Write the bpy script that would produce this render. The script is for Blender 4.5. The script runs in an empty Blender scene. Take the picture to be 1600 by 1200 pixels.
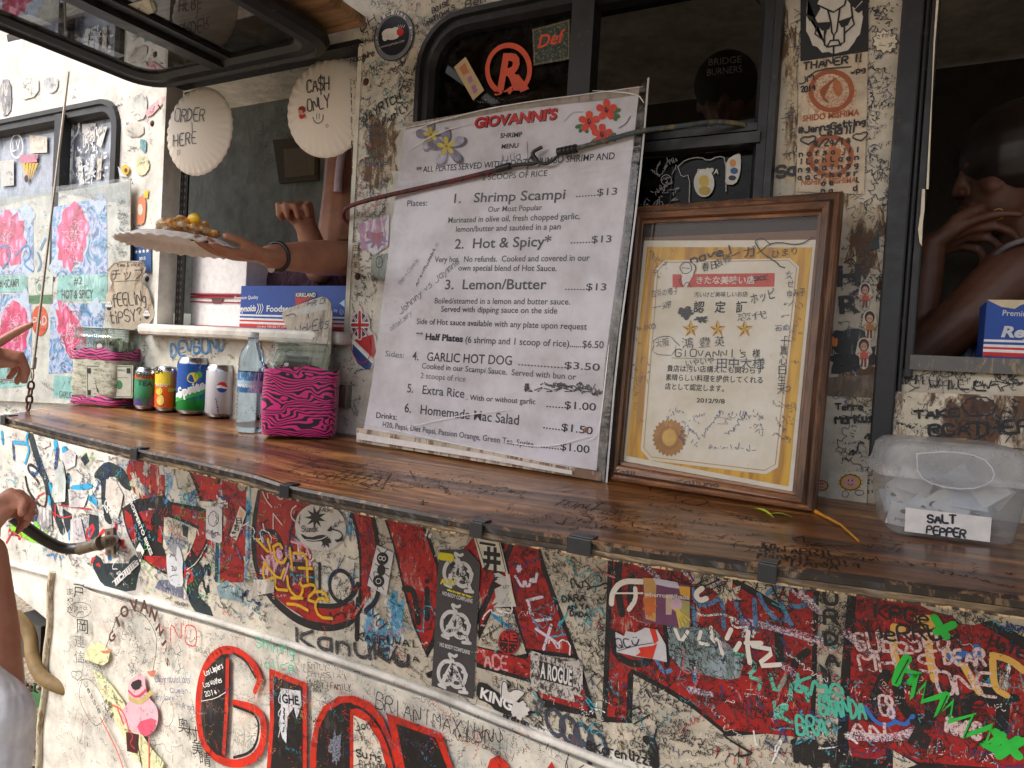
import bpy, bmesh, math, random
from mathutils import Vector, Matrix
from mathutils.geometry import intersect_line_plane
R = random.Random(7)
SC = bpy.context.scene
COL = SC.collection
PI = math.pi

# ------------------------------------------------------------------ camera
EYE = Vector((0, 0, 1.50))
FPX = 1100.0                       # focal length in photo pixels (1600 wide)
YAW, PIT, ROL = math.radians(28.14), math.radians(1.79), math.radians(3.35)
FW = Vector((-math.sin(YAW) * math.cos(PIT), math.cos(YAW) * math.cos(PIT), -math.sin(PIT)))
_rt = Vector((math.cos(YAW), math.sin(YAW), 0)); _up = _rt.cross(FW)
RT = _rt * math.cos(ROL) + _up * math.sin(ROL)
UP = -_rt * math.sin(ROL) + _up * math.cos(ROL)
cam_d = bpy.data.cameras.new('camera'); cam = bpy.data.objects.new('camera', cam_d); COL.objects.link(cam)
cam_d.sensor_width = 36; cam_d.lens = 36 * FPX / 1600; cam_d.clip_start = 0.02; cam_d.clip_end = 400
cam.matrix_world = Matrix(((RT.x, UP.x, -FW.x, EYE.x), (RT.y, UP.y, -FW.y, EYE.y), (RT.z, UP.z, -FW.z, EYE.z), (0, 0, 0, 1)))
SC.camera = cam

# ------------------------------------------------------------------ sky, sun, exposure
SUN_EL, SUN_AZ = math.radians(48), math.radians(215)      # compass angle from +Y, clockwise
W = bpy.data.worlds.new('World'); SC.world = W; W.use_nodes = True
nt = W.node_tree; bg = nt.nodes['Background']
sky = nt.nodes.new('ShaderNodeTexSky'); sky.sky_type = 'NISHITA'; sky.sun_disc = False
sky.sun_elevation = SUN_EL; sky.sun_rotation = SUN_AZ; sky.air_density = 1.0; sky.dust_density = 4.0; sky.ozone_density = 0.6
hs = nt.nodes.new('ShaderNodeHueSaturation'); hs.inputs['Saturation'].default_value = 0.75
nt.links.new(sky.outputs[0], hs.inputs['Color']); nt.links.new(hs.outputs[0], bg.inputs[0]); bg.inputs[1].default_value = 0.15
sun_d = bpy.data.lights.new('sun', 'SUN'); sun_d.energy = 1.3; sun_d.angle = math.radians(20); sun_d.color = (1, .98, .95)
sun = bpy.data.objects.new('sun', sun_d); COL.objects.link(sun)
sdir = Vector((math.sin(SUN_AZ) * math.cos(SUN_EL), math.cos(SUN_AZ) * math.cos(SUN_EL), math.sin(SUN_EL)))
sun.rotation_euler = sdir.to_track_quat('Z', 'Y').to_euler(); sun.location = (0, 0, 8)
SC.view_settings.view_transform = 'Standard'; SC.view_settings.look = 'None'
SC.view_settings.exposure = 0.92; SC.view_settings.gamma = 1; SC.view_settings.use_curve_mapping = False
SC.cycles.max_bounces = 10; SC.cycles.transparent_max_bounces = 24; SC.cycles.transmission_bounces = 8
SC.cycles.caustics_reflective = False; SC.cycles.caustics_refractive = False
SC.cycles.use_denoising = True

# ------------------------------------------------------------------ pixel <-> world
def ray(px, py):
    return FW + RT * ((px - 800) / FPX) - UP * ((py - 600) / FPX)
def at(px, py, depth):
    return EYE + ray(px, py) * depth
def proj(p):
    d = p - EYE; z = d.dot(FW)
    return 800 + FPX * d.dot(RT) / z, 600 - FPX * d.dot(UP) / z

class Surf:
    """a flat surface: origin, u (right), v (up), n (towards the viewer)"""
    def __init__(s, o, u, v):
        s.o = o; s.u = u.normalized(); s.n = s.u.cross(v).normalized(); s.v = s.n.cross(s.u)
    def hit(s, px, py):
        d = ray(px, py); return EYE + d * ((s.o - EYE).dot(s.n) / d.dot(s.n))
    def uv(s, px, py):
        p = s.hit(px, py) - s.o; return Vector((p.dot(s.u), p.dot(s.v)))
    def w(s, a, lift=0):
        return s.o + s.u * a[0] + s.v * a[1] + s.n * lift
    def p(s, px, py, lift=0):
        return s.hit(px, py) + s.n * lift
    @staticmethod
    def from3(bl, br, tl):
        return Surf(bl, br - bl, tl - bl)
class Cyl:
    """upright cylinder surface round axis point c (base), radius r; u = arc length from the side facing the viewer"""
    def __init__(s, c, r, turn=0.0):
        s.c = c; s.r = r
        d = EYE - c; s.a0 = math.atan2(d.y, d.x) + turn
    def w(s, a, lift=0):
        t = s.a0 + a[0] / s.r; q = s.r + lift
        return s.c + Vector((math.cos(t) * q, math.sin(t) * q, a[1]))
    def uv(s, px, py):
        d = ray(px, py); o = EYE - s.c
        A = d.x**2 + d.y**2; B = 2 * (o.x * d.x + o.y * d.y); Cc = o.x**2 + o.y**2 - s.r**2
        disc = B * B - 4 * A * Cc
        t = (-B - math.sqrt(disc)) / (2 * A) if disc > 0 else -B / (2 * A)
        p = o + d * t; an = math.atan2(p.y, p.x) - s.a0
        an = (an + PI) % (2 * PI) - PI
        return Vector((an * s.r, p.z))

YW = 1.23                                                  # the truck's side
WALL = Surf(Vector((0, YW, 1.5)), Vector((1, 0, 0)), Vector((0, 0, 1)))
def wallat(off):
    return Surf(Vector((0, YW - off, 1.5)), Vector((1, 0, 0)), Vector((0, 0, 1)))

# ------------------------------------------------------------------ materials
def lin(c):
    f = lambda x: x / 12.92 if x <= 0.04045 else ((x + 0.055) / 1.055) ** 2.4
    return tuple(f(x / 255) for x in c[:3]) + (1,)
MATS = {}
def nodes(m):
    m.use_nodes = True; n = m.node_tree; return n, n.nodes['Principled BSDF']
def N(n, t, **k):
    x = n.nodes.new('ShaderNode' + t)
    for a, b in k.items():
        if hasattr(x, a): setattr(x, a, b)
        else: x.inputs[a.replace('_', ' ')].default_value = b
    return x
def ramp(n, src, stops, interp='LINEAR'):
    r = n.nodes.new('ShaderNodeValToRGB'); r.color_ramp.interpolation = interp
    e = r.color_ramp.elements
    while len(e) < len(stops): e.new(0.5)
    for i, (p, c) in enumerate(stops):
        e[i].position = p; e[i].color = c if len(c) == 4 else lin(c)
    n.links.new(src, r.inputs[0]); return r.outputs[0]
def mix(n, fac, a, b, mode='MIX'):
    m = n.nodes.new('ShaderNodeMix'); m.data_type = 'RGBA'; m.blend_type = mode
    for s, v in ((m.inputs[0], fac), (m.inputs[6], a), (m.inputs[7], b)):
        if isinstance(v, (float, int, tuple)): s.default_value = v
        else: n.links.new(v, s)
    return m.outputs[2]
def coords(n, scale=(1, 1, 1), rot=(0, 0, 0)):
    t = N(n, 'TexCoord'); mp = N(n, 'Mapping'); mp.inputs['Scale'].default_value = scale; mp.inputs['Rotation'].default_value = rot
    n.links.new(t.outputs['Object'], mp.inputs[0]); return mp.outputs[0]
def noise(n, co, scale, detail=4, rough=.6, dist=0):
    x = N(n, 'TexNoise'); x.inputs['Scale'].default_value = scale; x.inputs['Detail'].default_value = detail
    x.inputs['Roughness'].default_value = rough; x.inputs['Distortion'].default_value = dist
    n.links.new(co, x.inputs['Vector']); return x.outputs['Fac']
def bump(n, b, h, strength=.3, dist=.002):
    x = N(n, 'Bump'); x.inputs['Strength'].default_value = strength; x.inputs['Distance'].default_value = dist
    n.links.new(h, x.inputs['Height']); n.links.new(x.outputs[0], b.inputs['Normal'])
def flat(c, rough=.55, metal=0, coat=0):
    """plain colour with faint mottling"""
    k = ('flat', c, rough, metal, coat)
    if k in MATS: return MATS[k]
    m = bpy.data.materials.new('paint'); n, b = nodes(m)
    co = coords(n); x = noise(n, co, 60, 3)
    r = ramp(n, x, [(.3, tuple(v * .82 for v in lin(c)[:3]) + (1,)), (.65, lin(c))])
    n.links.new(r, b.inputs['Base Color'])
    b.inputs['Roughness'].default_value = rough; b.inputs['Metallic'].default_value = metal; b.inputs['Coat Weight'].default_value = coat
    MATS[k] = m; return m
def worn(c, under=(214, 203, 180), amt=.5, rough=.5, scale=70, dark=.6):
    """paint worn through to what lies under it, with scratches"""
    k = ('worn', c, under, amt, rough, scale, dark)
    if k in MATS: return MATS[k]
    m = bpy.data.materials.new('worn_paint'); n, b = nodes(m)
    co = coords(n); co2 = coords(n, (1, 1, .25), (0, .6, 0))
    big = noise(n, co, 7, 3); fine = noise(n, co2, scale, 8, .75, .4)
    ad = N(n, 'Math', operation='MULTIPLY_ADD'); n.links.new(big, ad.inputs[0]); ad.inputs[1].default_value = .55; n.links.new(fine, ad.inputs[2])
    t = .93 - amt * .16
    fac = ramp(n, ad.outputs[0], [(t - .03, (0, 0, 0, 1)), (t + .05, (1, 1, 1, 1))])
    dk = tuple(v * dark for v in lin(c)[:3]) + (1,)
    base = ramp(n, noise(n, co, 14, 5, .7), [(.35, dk), (.62, lin(c))])
    n.links.new(mix(n, fac, base, lin(under)), b.inputs['Base Color']); b.inputs['Roughness'].default_value = rough
    MATS[k] = m; return m
def dry(c, rough=.6, cover=.5):
    """dry marker / chalky stroke that breaks up"""
    k = ('dry', c, rough, cover)
    if k in MATS: return MATS[k]
    m = bpy.data.materials.new('marker'); n, b = nodes(m)
    b.inputs['Base Color'].default_value = lin(c); b.inputs['Roughness'].default_value = rough
    co = coords(n); x = noise(n, co, 260, 4, .8)
    t = .62 - cover * .3
    a = ramp(n, x, [(t - .05, (0, 0, 0, 1)), (t + .05, (1, 1, 1, 1))])
    n.links.new(a, b.inputs['Alpha']); MATS[k] = m; return m
def thin_glass(tint=(235, 240, 240), dirt=.06, rough=.02, bumpy=0, spec=1.5):
    k = ('tg', tint, dirt, rough, bumpy, spec)
    if k in MATS: return MATS[k]
    m = bpy.data.materials.new('clear_pane'); m.use_nodes = True; n = m.node_tree; n.nodes.clear()
    out = N(n, 'OutputMaterial'); tr = N(n, 'BsdfTransparent'); tr.inputs[0].default_value = lin(tint)
    gl = N(n, 'BsdfGlossy'); gl.inputs['Roughness'].default_value = rough
    fr = N(n, 'Fresnel'); ge = N(n, 'NewGeometry'); io = N(n, 'Mix'); io.inputs[2].default_value = spec; io.inputs[3].default_value = 1 / spec
    n.links.new(ge.outputs['Backfacing'], io.inputs[0]); n.links.new(io.outputs[0], fr.inputs[0])
    df = N(n, 'BsdfDiffuse'); df.inputs[0].default_value = (.6, .58, .53, 1)
    m1 = N(n, 'MixShader'); m2 = N(n, 'MixShader')
    co = coords(n); x = noise(n, co, 30, 6, .7)
    fa = ramp(n, x, [(.42, (0, 0, 0, 1)), (.75, (dirt * 3,) * 3 + (1,))])
    if bumpy:
        bp = N(n, 'Bump'); bp.inputs['Strength'].default_value = .12; bp.inputs['Distance'].default_value = bumpy
        y = noise(n, coords(n, (1, 1, 3)), 9, 3, .5, 1.5); n.links.new(y, bp.inputs['Height'])
        n.links.new(bp.outputs[0], gl.inputs['Normal']); n.links.new(bp.outputs[0], fr.inputs['Normal'])
    n.links.new(fr.outputs[0], m1.inputs[0]); n.links.new(tr.outputs[0], m1.inputs[1]); n.links.new(gl.outputs[0], m1.inputs[2])
    n.links.new(fa, m2.inputs[0]); n.links.new(m1.outputs[0], m2.inputs[1]); n.links.new(df.outputs[0], m2.inputs[2])
    n.links.new(m2.outputs[0], out.inputs[0]); MATS[k] = m; return m

def cloudy(white=.3, rough=.12, tint=(236, 238, 240)):
    k = ('cl', white, rough, tint)
    if k in MATS: return MATS[k]
    m = thin_glass(tint, 0, rough, 0, 1.45).copy(); n = m.node_tree
    r = [x for x in n.nodes if x.type == 'VALTORGB'][0]; e = r.color_ramp.elements; e[0].color = (white * .8,) * 3 + (1,); e[1].color = (white * 1.3,) * 3 + (1,)
    [x for x in n.nodes if x.type == 'BSDF_DIFFUSE'][0].inputs[0].default_value = (.72, .72, .72, 1)
    MATS[k] = m; return m
# ------------------------------------------------------------------ mesh builder
ORG = {}
def inside(pt, poly):
    x, y = pt; c = False; j = len(poly) - 1
    for i in range(len(poly)):
        xi, yi = poly[i]; xj, yj = poly[j]
        if (yi > y) != (yj > y) and x < (xj - xi) * (y - yi) / (yj - yi) + xi: c = not c
        j = i
    return c
def smooth(pts, it=2, closed=False):
    for _ in range(it):
        if len(pts) < 3: return pts
        q = [] if closed else [pts[0]]
        rng = range(len(pts)) if closed else range(len(pts) - 1)
        for i in rng:
            a = pts[i]; b = pts[(i + 1) % len(pts)]
            q += [tuple(a[k] * .75 + b[k] * .25 for k in range(len(a))), tuple(a[k] * .25 + b[k] * .75 for k in range(len(a)))]
        if not closed: q.append(pts[-1])
        pts = q
    return pts
_txt = {}
def glyph_mesh(body, bold=0.0):
    k = (body, bold)
    if k in _txt: return _txt[k]
    cu = bpy.data.curves.new('t', 'FONT'); cu.body = body; cu.resolution_u = 3; cu.offset = bold
    o = bpy.data.objects.new('t', cu); COL.objects.link(o)
    dg = bpy.context.evaluated_depsgraph_get(); e = o.evaluated_get(dg); me = e.to_mesh()
    vs = [(v.co.x, v.co.y) for v in me.vertices]; fs = [tuple(p.vertices) for p in me.polygons]
    e.to_mesh_clear(); bpy.data.objects.remove(o); bpy.data.curves.remove(cu)
    _txt[k] = (vs, fs); return vs, fs
class Part:
    def __init__(s, surf=None, lift=0.0004):
        s.V = []; s.F = []; s.M = []; s.S = []; s.mats = []; s.surf = surf; s.lift = lift; s.cut = []; s.busy = False
    def mi(s, m):
        if isinstance(m, tuple): m = flat(m)
        if m not in s.mats: s.mats.append(m)
        return s.mats.index(m)
    def add(s, vs, fs, m, sm=False):
        if not s.busy: s.cut.append((len(s.V), len(s.F)))
        b = len(s.V); s.V += [Vector(v) for v in vs]; k = s.mi(m)
        for f in fs: s.F.append(tuple(i + b for i in f)); s.M.append(k); s.S.append(sm)
    # --- on the surface
    def L(s, lift):
        return (s.lift if lift is None else lift) + R.random() * .00008
    def poly(s, pts, m, lift=None, uv=False, sm=0):
        if sm: pts = smooth(list(pts), sm, True)
        l = s.L(lift); q = [s.surf.w(p if uv else s.surf.uv(*p), l) for p in pts]
        s.add(q, [tuple(range(len(q)))], m)
    def slab(s, pts, m, thick, lift=0, uv=False, sm=0):
        """polygon with thickness: front at lift+thick"""
        if sm: pts = smooth(list(pts), sm, True)
        a = [p if uv else s.surf.uv(*p) for p in pts]
        area = sum(a[i][0] * a[(i + 1) % len(a)][1] - a[(i + 1) % len(a)][0] * a[i][1] for i in range(len(a)))
        if area < 0: a = a[::-1]
        n = len(a); f = [s.surf.w(p, lift + thick) for p in a]; bk = [s.surf.w(p, lift) for p in a]
        s.add(f + bk, [tuple(range(n)), tuple(range(2 * n - 1, n - 1, -1))] + [(i, i + n, (i + 1) % n + n, (i + 1) % n) for i in range(n)], m)
    def ribbon(s, pts, w, m, lift=None, uv=False, sm=1, taper=False):
        """w in metres"""
        a = [tuple(p) if uv else tuple(s.surf.uv(*p)) for p in pts]
        a = smooth(a, sm)
        a = [a[0]] + [a[i] for i in range(1, len(a)) if abs(a[i][0] - a[i-1][0]) + abs(a[i][1] - a[i-1][1]) > 1e-6]
        if len(a) < 2: return
        l = s.L(lift); n = len(a); q = []; x = w / 2
        for i in range(n):
            p0 = a[max(i - 1, 0)]; p1 = a[min(i + 1, n - 1)]
            dx, dy = p1[0] - p0[0], p1[1] - p0[1]; d = math.hypot(dx, dy) or 1; dx /= d; dy /= d
            ww = x * (1 if not taper else max(.35, math.sin(PI * (i + .8) / (n + .6))))
            e = -ww * .8 if i == 0 else ww * .8 if i == n - 1 else 0
            ww2 = ww * (.55 if e else 1)
            if e:  # rounded end
                c = (a[i][0] + dx * e, a[i][1] + dy * e)
                pr = [(c[0] + dy * ww2, c[1] - dx * ww2), (c[0] - dy * ww2, c[1] + dx * ww2)]
                bd = [(a[i][0] + dy * ww, a[i][1] - dx * ww), (a[i][0] - dy * ww, a[i][1] + dx * ww)]
                q += pr + bd if i == 0 else bd + pr
            else: q += [(a[i][0] + dy * ww, a[i][1] - dx * ww), (a[i][0] - dy * ww, a[i][1] + dx * ww)]
        k = len(q) // 2
        s.add([s.surf.w(p, l + j * 2e-7) for j, p in enumerate(q)], [(2*i, 2*i+2, 2*i+3, 2*i+1) for i in range(k - 1)], m)
    def ring(s, c, rx, ry, w, m, lift=None, n=28, rot=0, a0=0, a1=2 * PI, uv=False, wob=0):
        pts = []
        for i in range(n + 1):
            t = a0 + (a1 - a0) * i / n; k = 1 + (R.uniform(-wob, wob) if wob else 0)
            x, y = rx * math.cos(t) * k, ry * math.sin(t) * k
            pts.append((c[0] + x * math.cos(rot) - y * math.sin(rot), c[1] + x * math.sin(rot) + y * math.cos(rot)))
        s.ribbon(pts, w, m, lift, uv=uv, sm=0)
    def disc(s, c, rx, ry, m, lift=None, n=28, rot=0, uv=False, wob=0):
        pts = []
        for i in range(n):
            t = 2 * PI * i / n; k = 1 + (R.uniform(-wob, wob) if wob else 0); x, y = rx * math.cos(t) * k, ry * math.sin(t) * k
            pts.append((c[0] + x * math.cos(rot) - y * math.sin(rot), c[1] + x * math.sin(rot) + y * math.cos(rot)))
        s.poly(pts, m, lift, uv)
    def blot(s, c, rx, ry, m, lift=None, jag=.35, n=26, rot=0):
        s.disc(c, rx, ry, m, lift, n, rot, wob=jag)
    def frame(s, A, B, h):
        a = Vector(s.surf.uv(*A)); b = Vector(s.surf.uv(*B)); w = (b - a).length; x = (b - a) / w; y = Vector((-x.y, x.x))
        u0 = s.surf.uv(A[0], A[1] - h)
        return a, x, y, w, max((u0 - a).dot(y), .3 * (u0 - a).length)
    def text(s, body, A, B, h, m, lift=None, bold=0.0, shear=0.0):
        """printed text: baseline from pixel A to pixel B, cap height h pixels"""
        vs, fs = glyph_mesh(body, bold)
        if not vs: return
        x0 = min(v[0] for v in vs); x1 = max(v[0] for v in vs)
        a, x, y, w, hh = s.frame(A, B, h); l = s.L(lift); sx = w / (x1 - x0); sy = hh / .73
        s.add([s.surf.w(a + x * ((v[0] - x0) * sx + v[1] * sy * shear) + y * (v[1] * sy), l) for v in vs], fs, m)
    def hand(s, body, A, B, h, w, m, lift=None, jit=.12, it=1):
        """hand lettering with single strokes; w in metres"""
        a, x, y, W_, hh = s.frame(A, B, h); tot = 0; items = []
        s.cut.append((len(s.V), len(s.F))); s.busy = True
        for ch in body:
            g = GL.get(ch); adv = 5.2 if ch.isupper() or ch.isdigit() or ch in '#@&$' else 2.4 if ch in "iljI'!.,: " else 4.2
            items.append((g, tot)); tot += adv
        tot = max(tot - 1.2, 1); sx = W_ / tot; sy = hh / 6
        for g, off in items:
            if not g: continue
            dy = R.uniform(-.3, .3); k = R.uniform(.92, 1.08)
            for st in g:
                s.ribbon([tuple(a + x * ((off + px * k + R.uniform(-jit, jit)) * sx) + y * ((py * k + dy + R.uniform(-jit, jit)) * sy)) for px, py in st],
                         w * R.uniform(.85, 1.15), m, lift, uv=True, sm=it)
        s.busy = False
    # --- solids
    def box(s, c, sz, m, rot=None, bev=0):
        x, y, z = (v / 2 for v in sz)
        q = [Vector((i, j, k)) for k in (-z, z) for j in (-y, y) for i in (-x, x)]
        if rot: q = [rot @ v for v in q]
        s.add([v + Vector(c) for v in q], [(0, 2, 3, 1), (4, 5, 7, 6), (0, 1, 5, 4), (2, 6, 7, 3), (0, 4, 6, 2), (1, 3, 7, 5)], m)
    def hexa(s, b, t, m):
        """b and t: 4 corners each"""
        s.add(list(b) + list(t), [(3, 2, 1, 0), (4, 5, 6, 7)] + [(i, (i + 1) % 4, (i + 1) % 4 + 4, i + 4) for i in range(4)], m)
    def tube(s, pts, r, m, n=10, it=0, caps=True):
        pts = [Vector(p) for p in (smooth([tuple(p) for p in pts], it) if it else pts)]
        rs = r if isinstance(r, (list, tuple)) else [r] * len(pts)
        if len(rs) != len(pts): rs = [rs[0] + (rs[-1] - rs[0]) * i / (len(pts) - 1) for i in range(len(pts))]
        t = (pts[1] - pts[0]).normalized(); a = t.orthogonal().normalized(); q = []
        for i, p in enumerate(pts):
            t2 = (pts[min(i + 1, len(pts) - 1)] - pts[max(i - 1, 0)]).normalized()
            a = (a - t2 * a.dot(t2)).normalized(); b = t2.cross(a)
            q += [p + (a * math.cos(2 * PI * j / n) + b * math.sin(2 * PI * j / n)) * rs[i] for j in range(n)]
        f = [(i*n+j, i*n+(j+1) % n, (i+1)*n+(j+1) % n, (i+1)*n+j) for i in range(len(pts) - 1) for j in range(n)]
        s.add(q, f, m, True)
        if caps:
            k = len(pts) - 1
            s.add(q[:n], [tuple(range(n - 1, -1, -1))], m); s.add(q[k*n:], [tuple(range(n))], m)
    def lathe(s, c, prof, m, n=32, sq=0, rot=0, tilt=None, mats=None):
        """prof: (r, z); sq: 0 round .. 1 squarish section"""
        q = []
        for (r, z) in prof:
            for j in range(n):
                t = 2 * PI * j / n; k = 1.0
                if sq:
                    cc, ss = abs(math.cos(t)), abs(math.sin(t)); e = 2 + sq * 6
                    k = 1 / (cc**e + ss**e) ** (1 / e)
                v = Vector((math.cos(t + rot) * r * k, math.sin(t + rot) * r * k, z))
                if tilt: v = tilt @ v
                q.append(Vector(c) + v)
        b = len(s.V); s.V += q
        for i in range(len(prof) - 1):
            k = s.mi(mats[i] if mats else m)
            for j in range(n):
                s.F.append((b+i*n+j, b+i*n+(j+1) % n, b+(i+1)*n+(j+1) % n, b+(i+1)*n+j)); s.M.append(k); s.S.append(True)
    def ball(s, c, r, m, n=12, sc=(1, 1, 1), rot=None):
        q = []; f = []; h = n // 2 + 1
        for i in range(h):
            ph = PI * i / (h - 1)
            for j in range(n):
                t = 2 * PI * j / n; v = Vector((math.sin(ph) * math.cos(t) * r * sc[0], math.sin(ph) * math.sin(t) * r * sc[1], math.cos(ph) * r * sc[2]))
                if rot: v = rot @ v
                q.append(Vector(c) + v)
        for i in range(h - 1):
            for j in range(n): f.append((i*n+j, (i+1)*n+j, (i+1)*n+(j+1) % n, i*n+(j+1) % n))
        s.add(q, f, m, True)
    def cap(s, p0, r0, p1, r1, m, n=12):
        """tapered capsule, for bodies"""
        s.ball(p0, r0, m, n); s.ball(p1, r1, m, n); s.tube([p0, p1], [r0, r1], m, n)
    def sheet(s, fn, nu, nv, m, sm=True):
        q = [fn(i / nu, j / nv) for j in range(nv + 1) for i in range(nu + 1)]; k = nu + 1
        s.add(q, [(j*k+i, j*k+i+1, (j+1)*k+i+1, (j+1)*k+i) for j in range(nv) for i in range(nu)], m, sm)
    def split(s, name, parent):
        c = s.cut + [(len(s.V), len(s.F))]
        for (a, f), (b, g) in zip(c, c[1:]):
            if g == f: continue
            q = Part(); q.V = s.V[a:b]; q.F = [tuple(i - a for i in t) for t in s.F[f:g]]; us = sorted(set(s.M[f:g])); q.mats = [s.mats[i] for i in us]
            q.M = [us.index(i) for i in s.M[f:g]]; q.S = s.S[f:g]; q.build(name, parent)
    def build(s, name, parent=None, loc=None, label=None, kind=None, remesh=0, smoothit=0, sub=0, solid=0, bevel=0):
        o0 = ORG[parent.name] if parent else Vector(loc or (0, 0, 0))
        me = bpy.data.meshes.new(name); me.from_pydata([v - o0 for v in s.V], [], s.F)
        for m in s.mats: me.materials.append(m)
        me.polygons.foreach_set('material_index', s.M); me.polygons.foreach_set('use_smooth', s.S); me.update()
        o = bpy.data.objects.new(name, me); COL.objects.link(o)
        if parent: o.parent = parent
        else: o.location = o0
        ORG[o.name] = o0
        if label: o['label'] = label
        if kind: o['kind'] = kind
        if bevel:
            b = o.modifiers.new('b', 'BEVEL'); b.width = bevel; b.segments = 2; b.limit_method = 'ANGLE'
        if solid:
            b = o.modifiers.new('s', 'SOLIDIFY'); b.thickness = solid; b.offset = 0
        if remesh:
            b = o.modifiers.new('r', 'REMESH'); b.mode = 'VOXEL'; b.voxel_size = remesh; b.use_smooth_shade = True
            b = o.modifiers.new('m', 'SMOOTH'); b.iterations = smoothit or 4; b.factor = .5
        if sub:
            b = o.modifiers.new('u', 'SUBSURF'); b.levels = sub; b.render_levels = sub
        return o
def thing(name, loc, label, cat, group=None):
    o = bpy.data.objects.new(name, None); COL.objects.link(o); o.location = loc; o.empty_display_size = .05
    ORG[o.name] = Vector(loc); o['label'] = label; o['category'] = cat
    if group: o['group'] = group
    return o
def tag(o, label, cat, group=None):
    o['label'] = label; o['category'] = cat
    if group: o['group'] = group
    return o

# single-stroke hand lettering: pairs of grid digits; a,b = one and two below the line
_G = """A 002640 1232|B 0006364434 03334241300000|C 4536160501103041|D 00062644422000|E 46060040 0333|F 460600 0333|G 45361605011030414323|H 0600 4640 0343|I 2620|J 4641301001|K 0600 460340|L 060040|M 0006234640|N 00064046|O 160501103041453616|P 00063645443303|Q 160501103041453616 2240|R 00063645443303 2340|S 453616050413334241301001|T 0646 2620|U 060110304146|V 062046|W 0610233046|X 0640 4600|Y 0623 462320|Z 06460040|0 160501103041453616|1 152620|2 05163645440040|3 05163645342342413010 01|4 30360242|5 46060434434130 1001|6 3616050110304142331302|7 064610|8 230405163645442302011030414223|9 4434130405163645413010|a 34140301103032 3430|b 0600 03142432312000|c 3424140301102030|d 3630 34140301102031|e 02323324140301102030|f 36261510 0434|g 34140302113134 343a2b1b|h 0600 0314243330|i 1410 1516|j 242a1b 2526|k 0600 340230|l 161120|m 0400 03141310 1324343330|n 0400 0314243330|o 140301102031332414|p 040b 0314243331201001|q 343b 34140301102031|r 0400 031434|s 34140332312000|t 16112031 0434|u 0401102031 3430|v 041034|w 0410242034|x 0430 3400|y 0412 340b|z 04340030|! 2622 2120|? 051636452423 2120|# 1016 3036 0444 0242|@ 3424142232344536160501103041|' 2625|: 2423 2120|. 2021|/ 0046|+ 2521 0343|& 40150626140110304 2|$ 453616050413334241301001 272b|- 0343|* 2521 0442 4402|~ 200305162536454320"""
GL = {}
for _e in _G.split('|'):
    _c, _s = _e[0], _e[2:]
    _v = lambda ch: {'a': -1, 'b': -2}.get(ch, None) if ch in 'ab' else int(ch)
    _o = []
    for _t in _s.split(' '):
        if len(_t) % 2: _t = _t[:-1]
        if len(_t) >= 4: _o.append([(_v(_t[i]), _v(_t[i + 1])) for i in range(0, len(_t), 2)])
    GL[_c] = _o

def scribbles(P, zone, n, cols, size=(.006, .02), wid=(.0006, .0014), holes=(), ang=.5, lift=None, letters=(3, 9), vert=.15):
    """illegible signatures inside a pixel polygon"""
    xs = [p[0] for p in zone]; ys = [p[1] for p in zone]
    for _ in range(n):
        for _t in range(8):
            c = (R.uniform(min(xs), max(xs)), R.uniform(min(ys), max(ys)))
            if inside(c, zone) and not any(inside(c, h) for h in holes): break
        else: continue
        a = Vector(P.surf.uv(*c)); h = R.uniform(*size) * (R.random() ** .8 + .35); an = R.gauss(0, ang)
        if R.random() < vert: an += PI / 2
        x = Vector((math.cos(an), math.sin(an))); y = Vector((-x.y, x.x)); w = R.uniform(*wid); m = R.choice(cols)
        k = R.randint(*letters); pos = 0; style = R.random(); ok = True; strokes = []
        cur = []
        for i in range(k):
            m_ = R.randint(2, 4); lw = R.uniform(.4, .9)
            pts = [(pos + lw * R.random(), R.choice((0, .5, 1, R.random(), 1.3)) * R.uniform(.6, 1)) for _q in range(m_)]
            if style < .45: cur += pts
            else: strokes.append(pts)
            pos += lw * 1.15
        if cur: strokes.append(cur)
        for st in strokes:
            q = [tuple(a + x * (p[0] * h) + y * (p[1] * h)) for p in st]
            e = proj(P.surf.w(q[0])), proj(P.surf.w(q[-1]))
            if all(inside(z, zone) and not any(inside(z, hh) for hh in holes) for z in e):
                P.ribbon(q, w, m, lift, uv=True, sm=1)
def rline(pts, n):
    """resample polyline"""
    d = [0]
    for i in range(1, len(pts)): d.append(d[-1] + math.dist(pts[i], pts[i-1]))
    o = []
    for i in range(n):
        t = d[-1] * i / (n - 1); j = 1
        while j < len(d) - 1 and d[j] < t: j += 1
        f = (t - d[j-1]) / max(d[j] - d[j-1], 1e-9); a, b = pts[j-1], pts[j]
        o.append(tuple(a[k] + (b[k] - a[k]) * f for k in range(len(a))))
    return o
INK = dry((28, 27, 30), .5, .9); INKG = dry((70, 72, 78), .6, .55); INKB = dry((30, 60, 120), .5, .6); INKC = dry((60, 170, 190), .6, .5)
INKR = dry((190, 40, 45), .5, .6); INKO = dry((225, 150, 105), .6, .3); INKV = dry((90, 120, 100), .6, .4); INKW = dry((232, 230, 228), .5, .7)
BLK = (22, 22, 25); WHT = (235, 233, 228); RED = (196, 38, 34)
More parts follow.
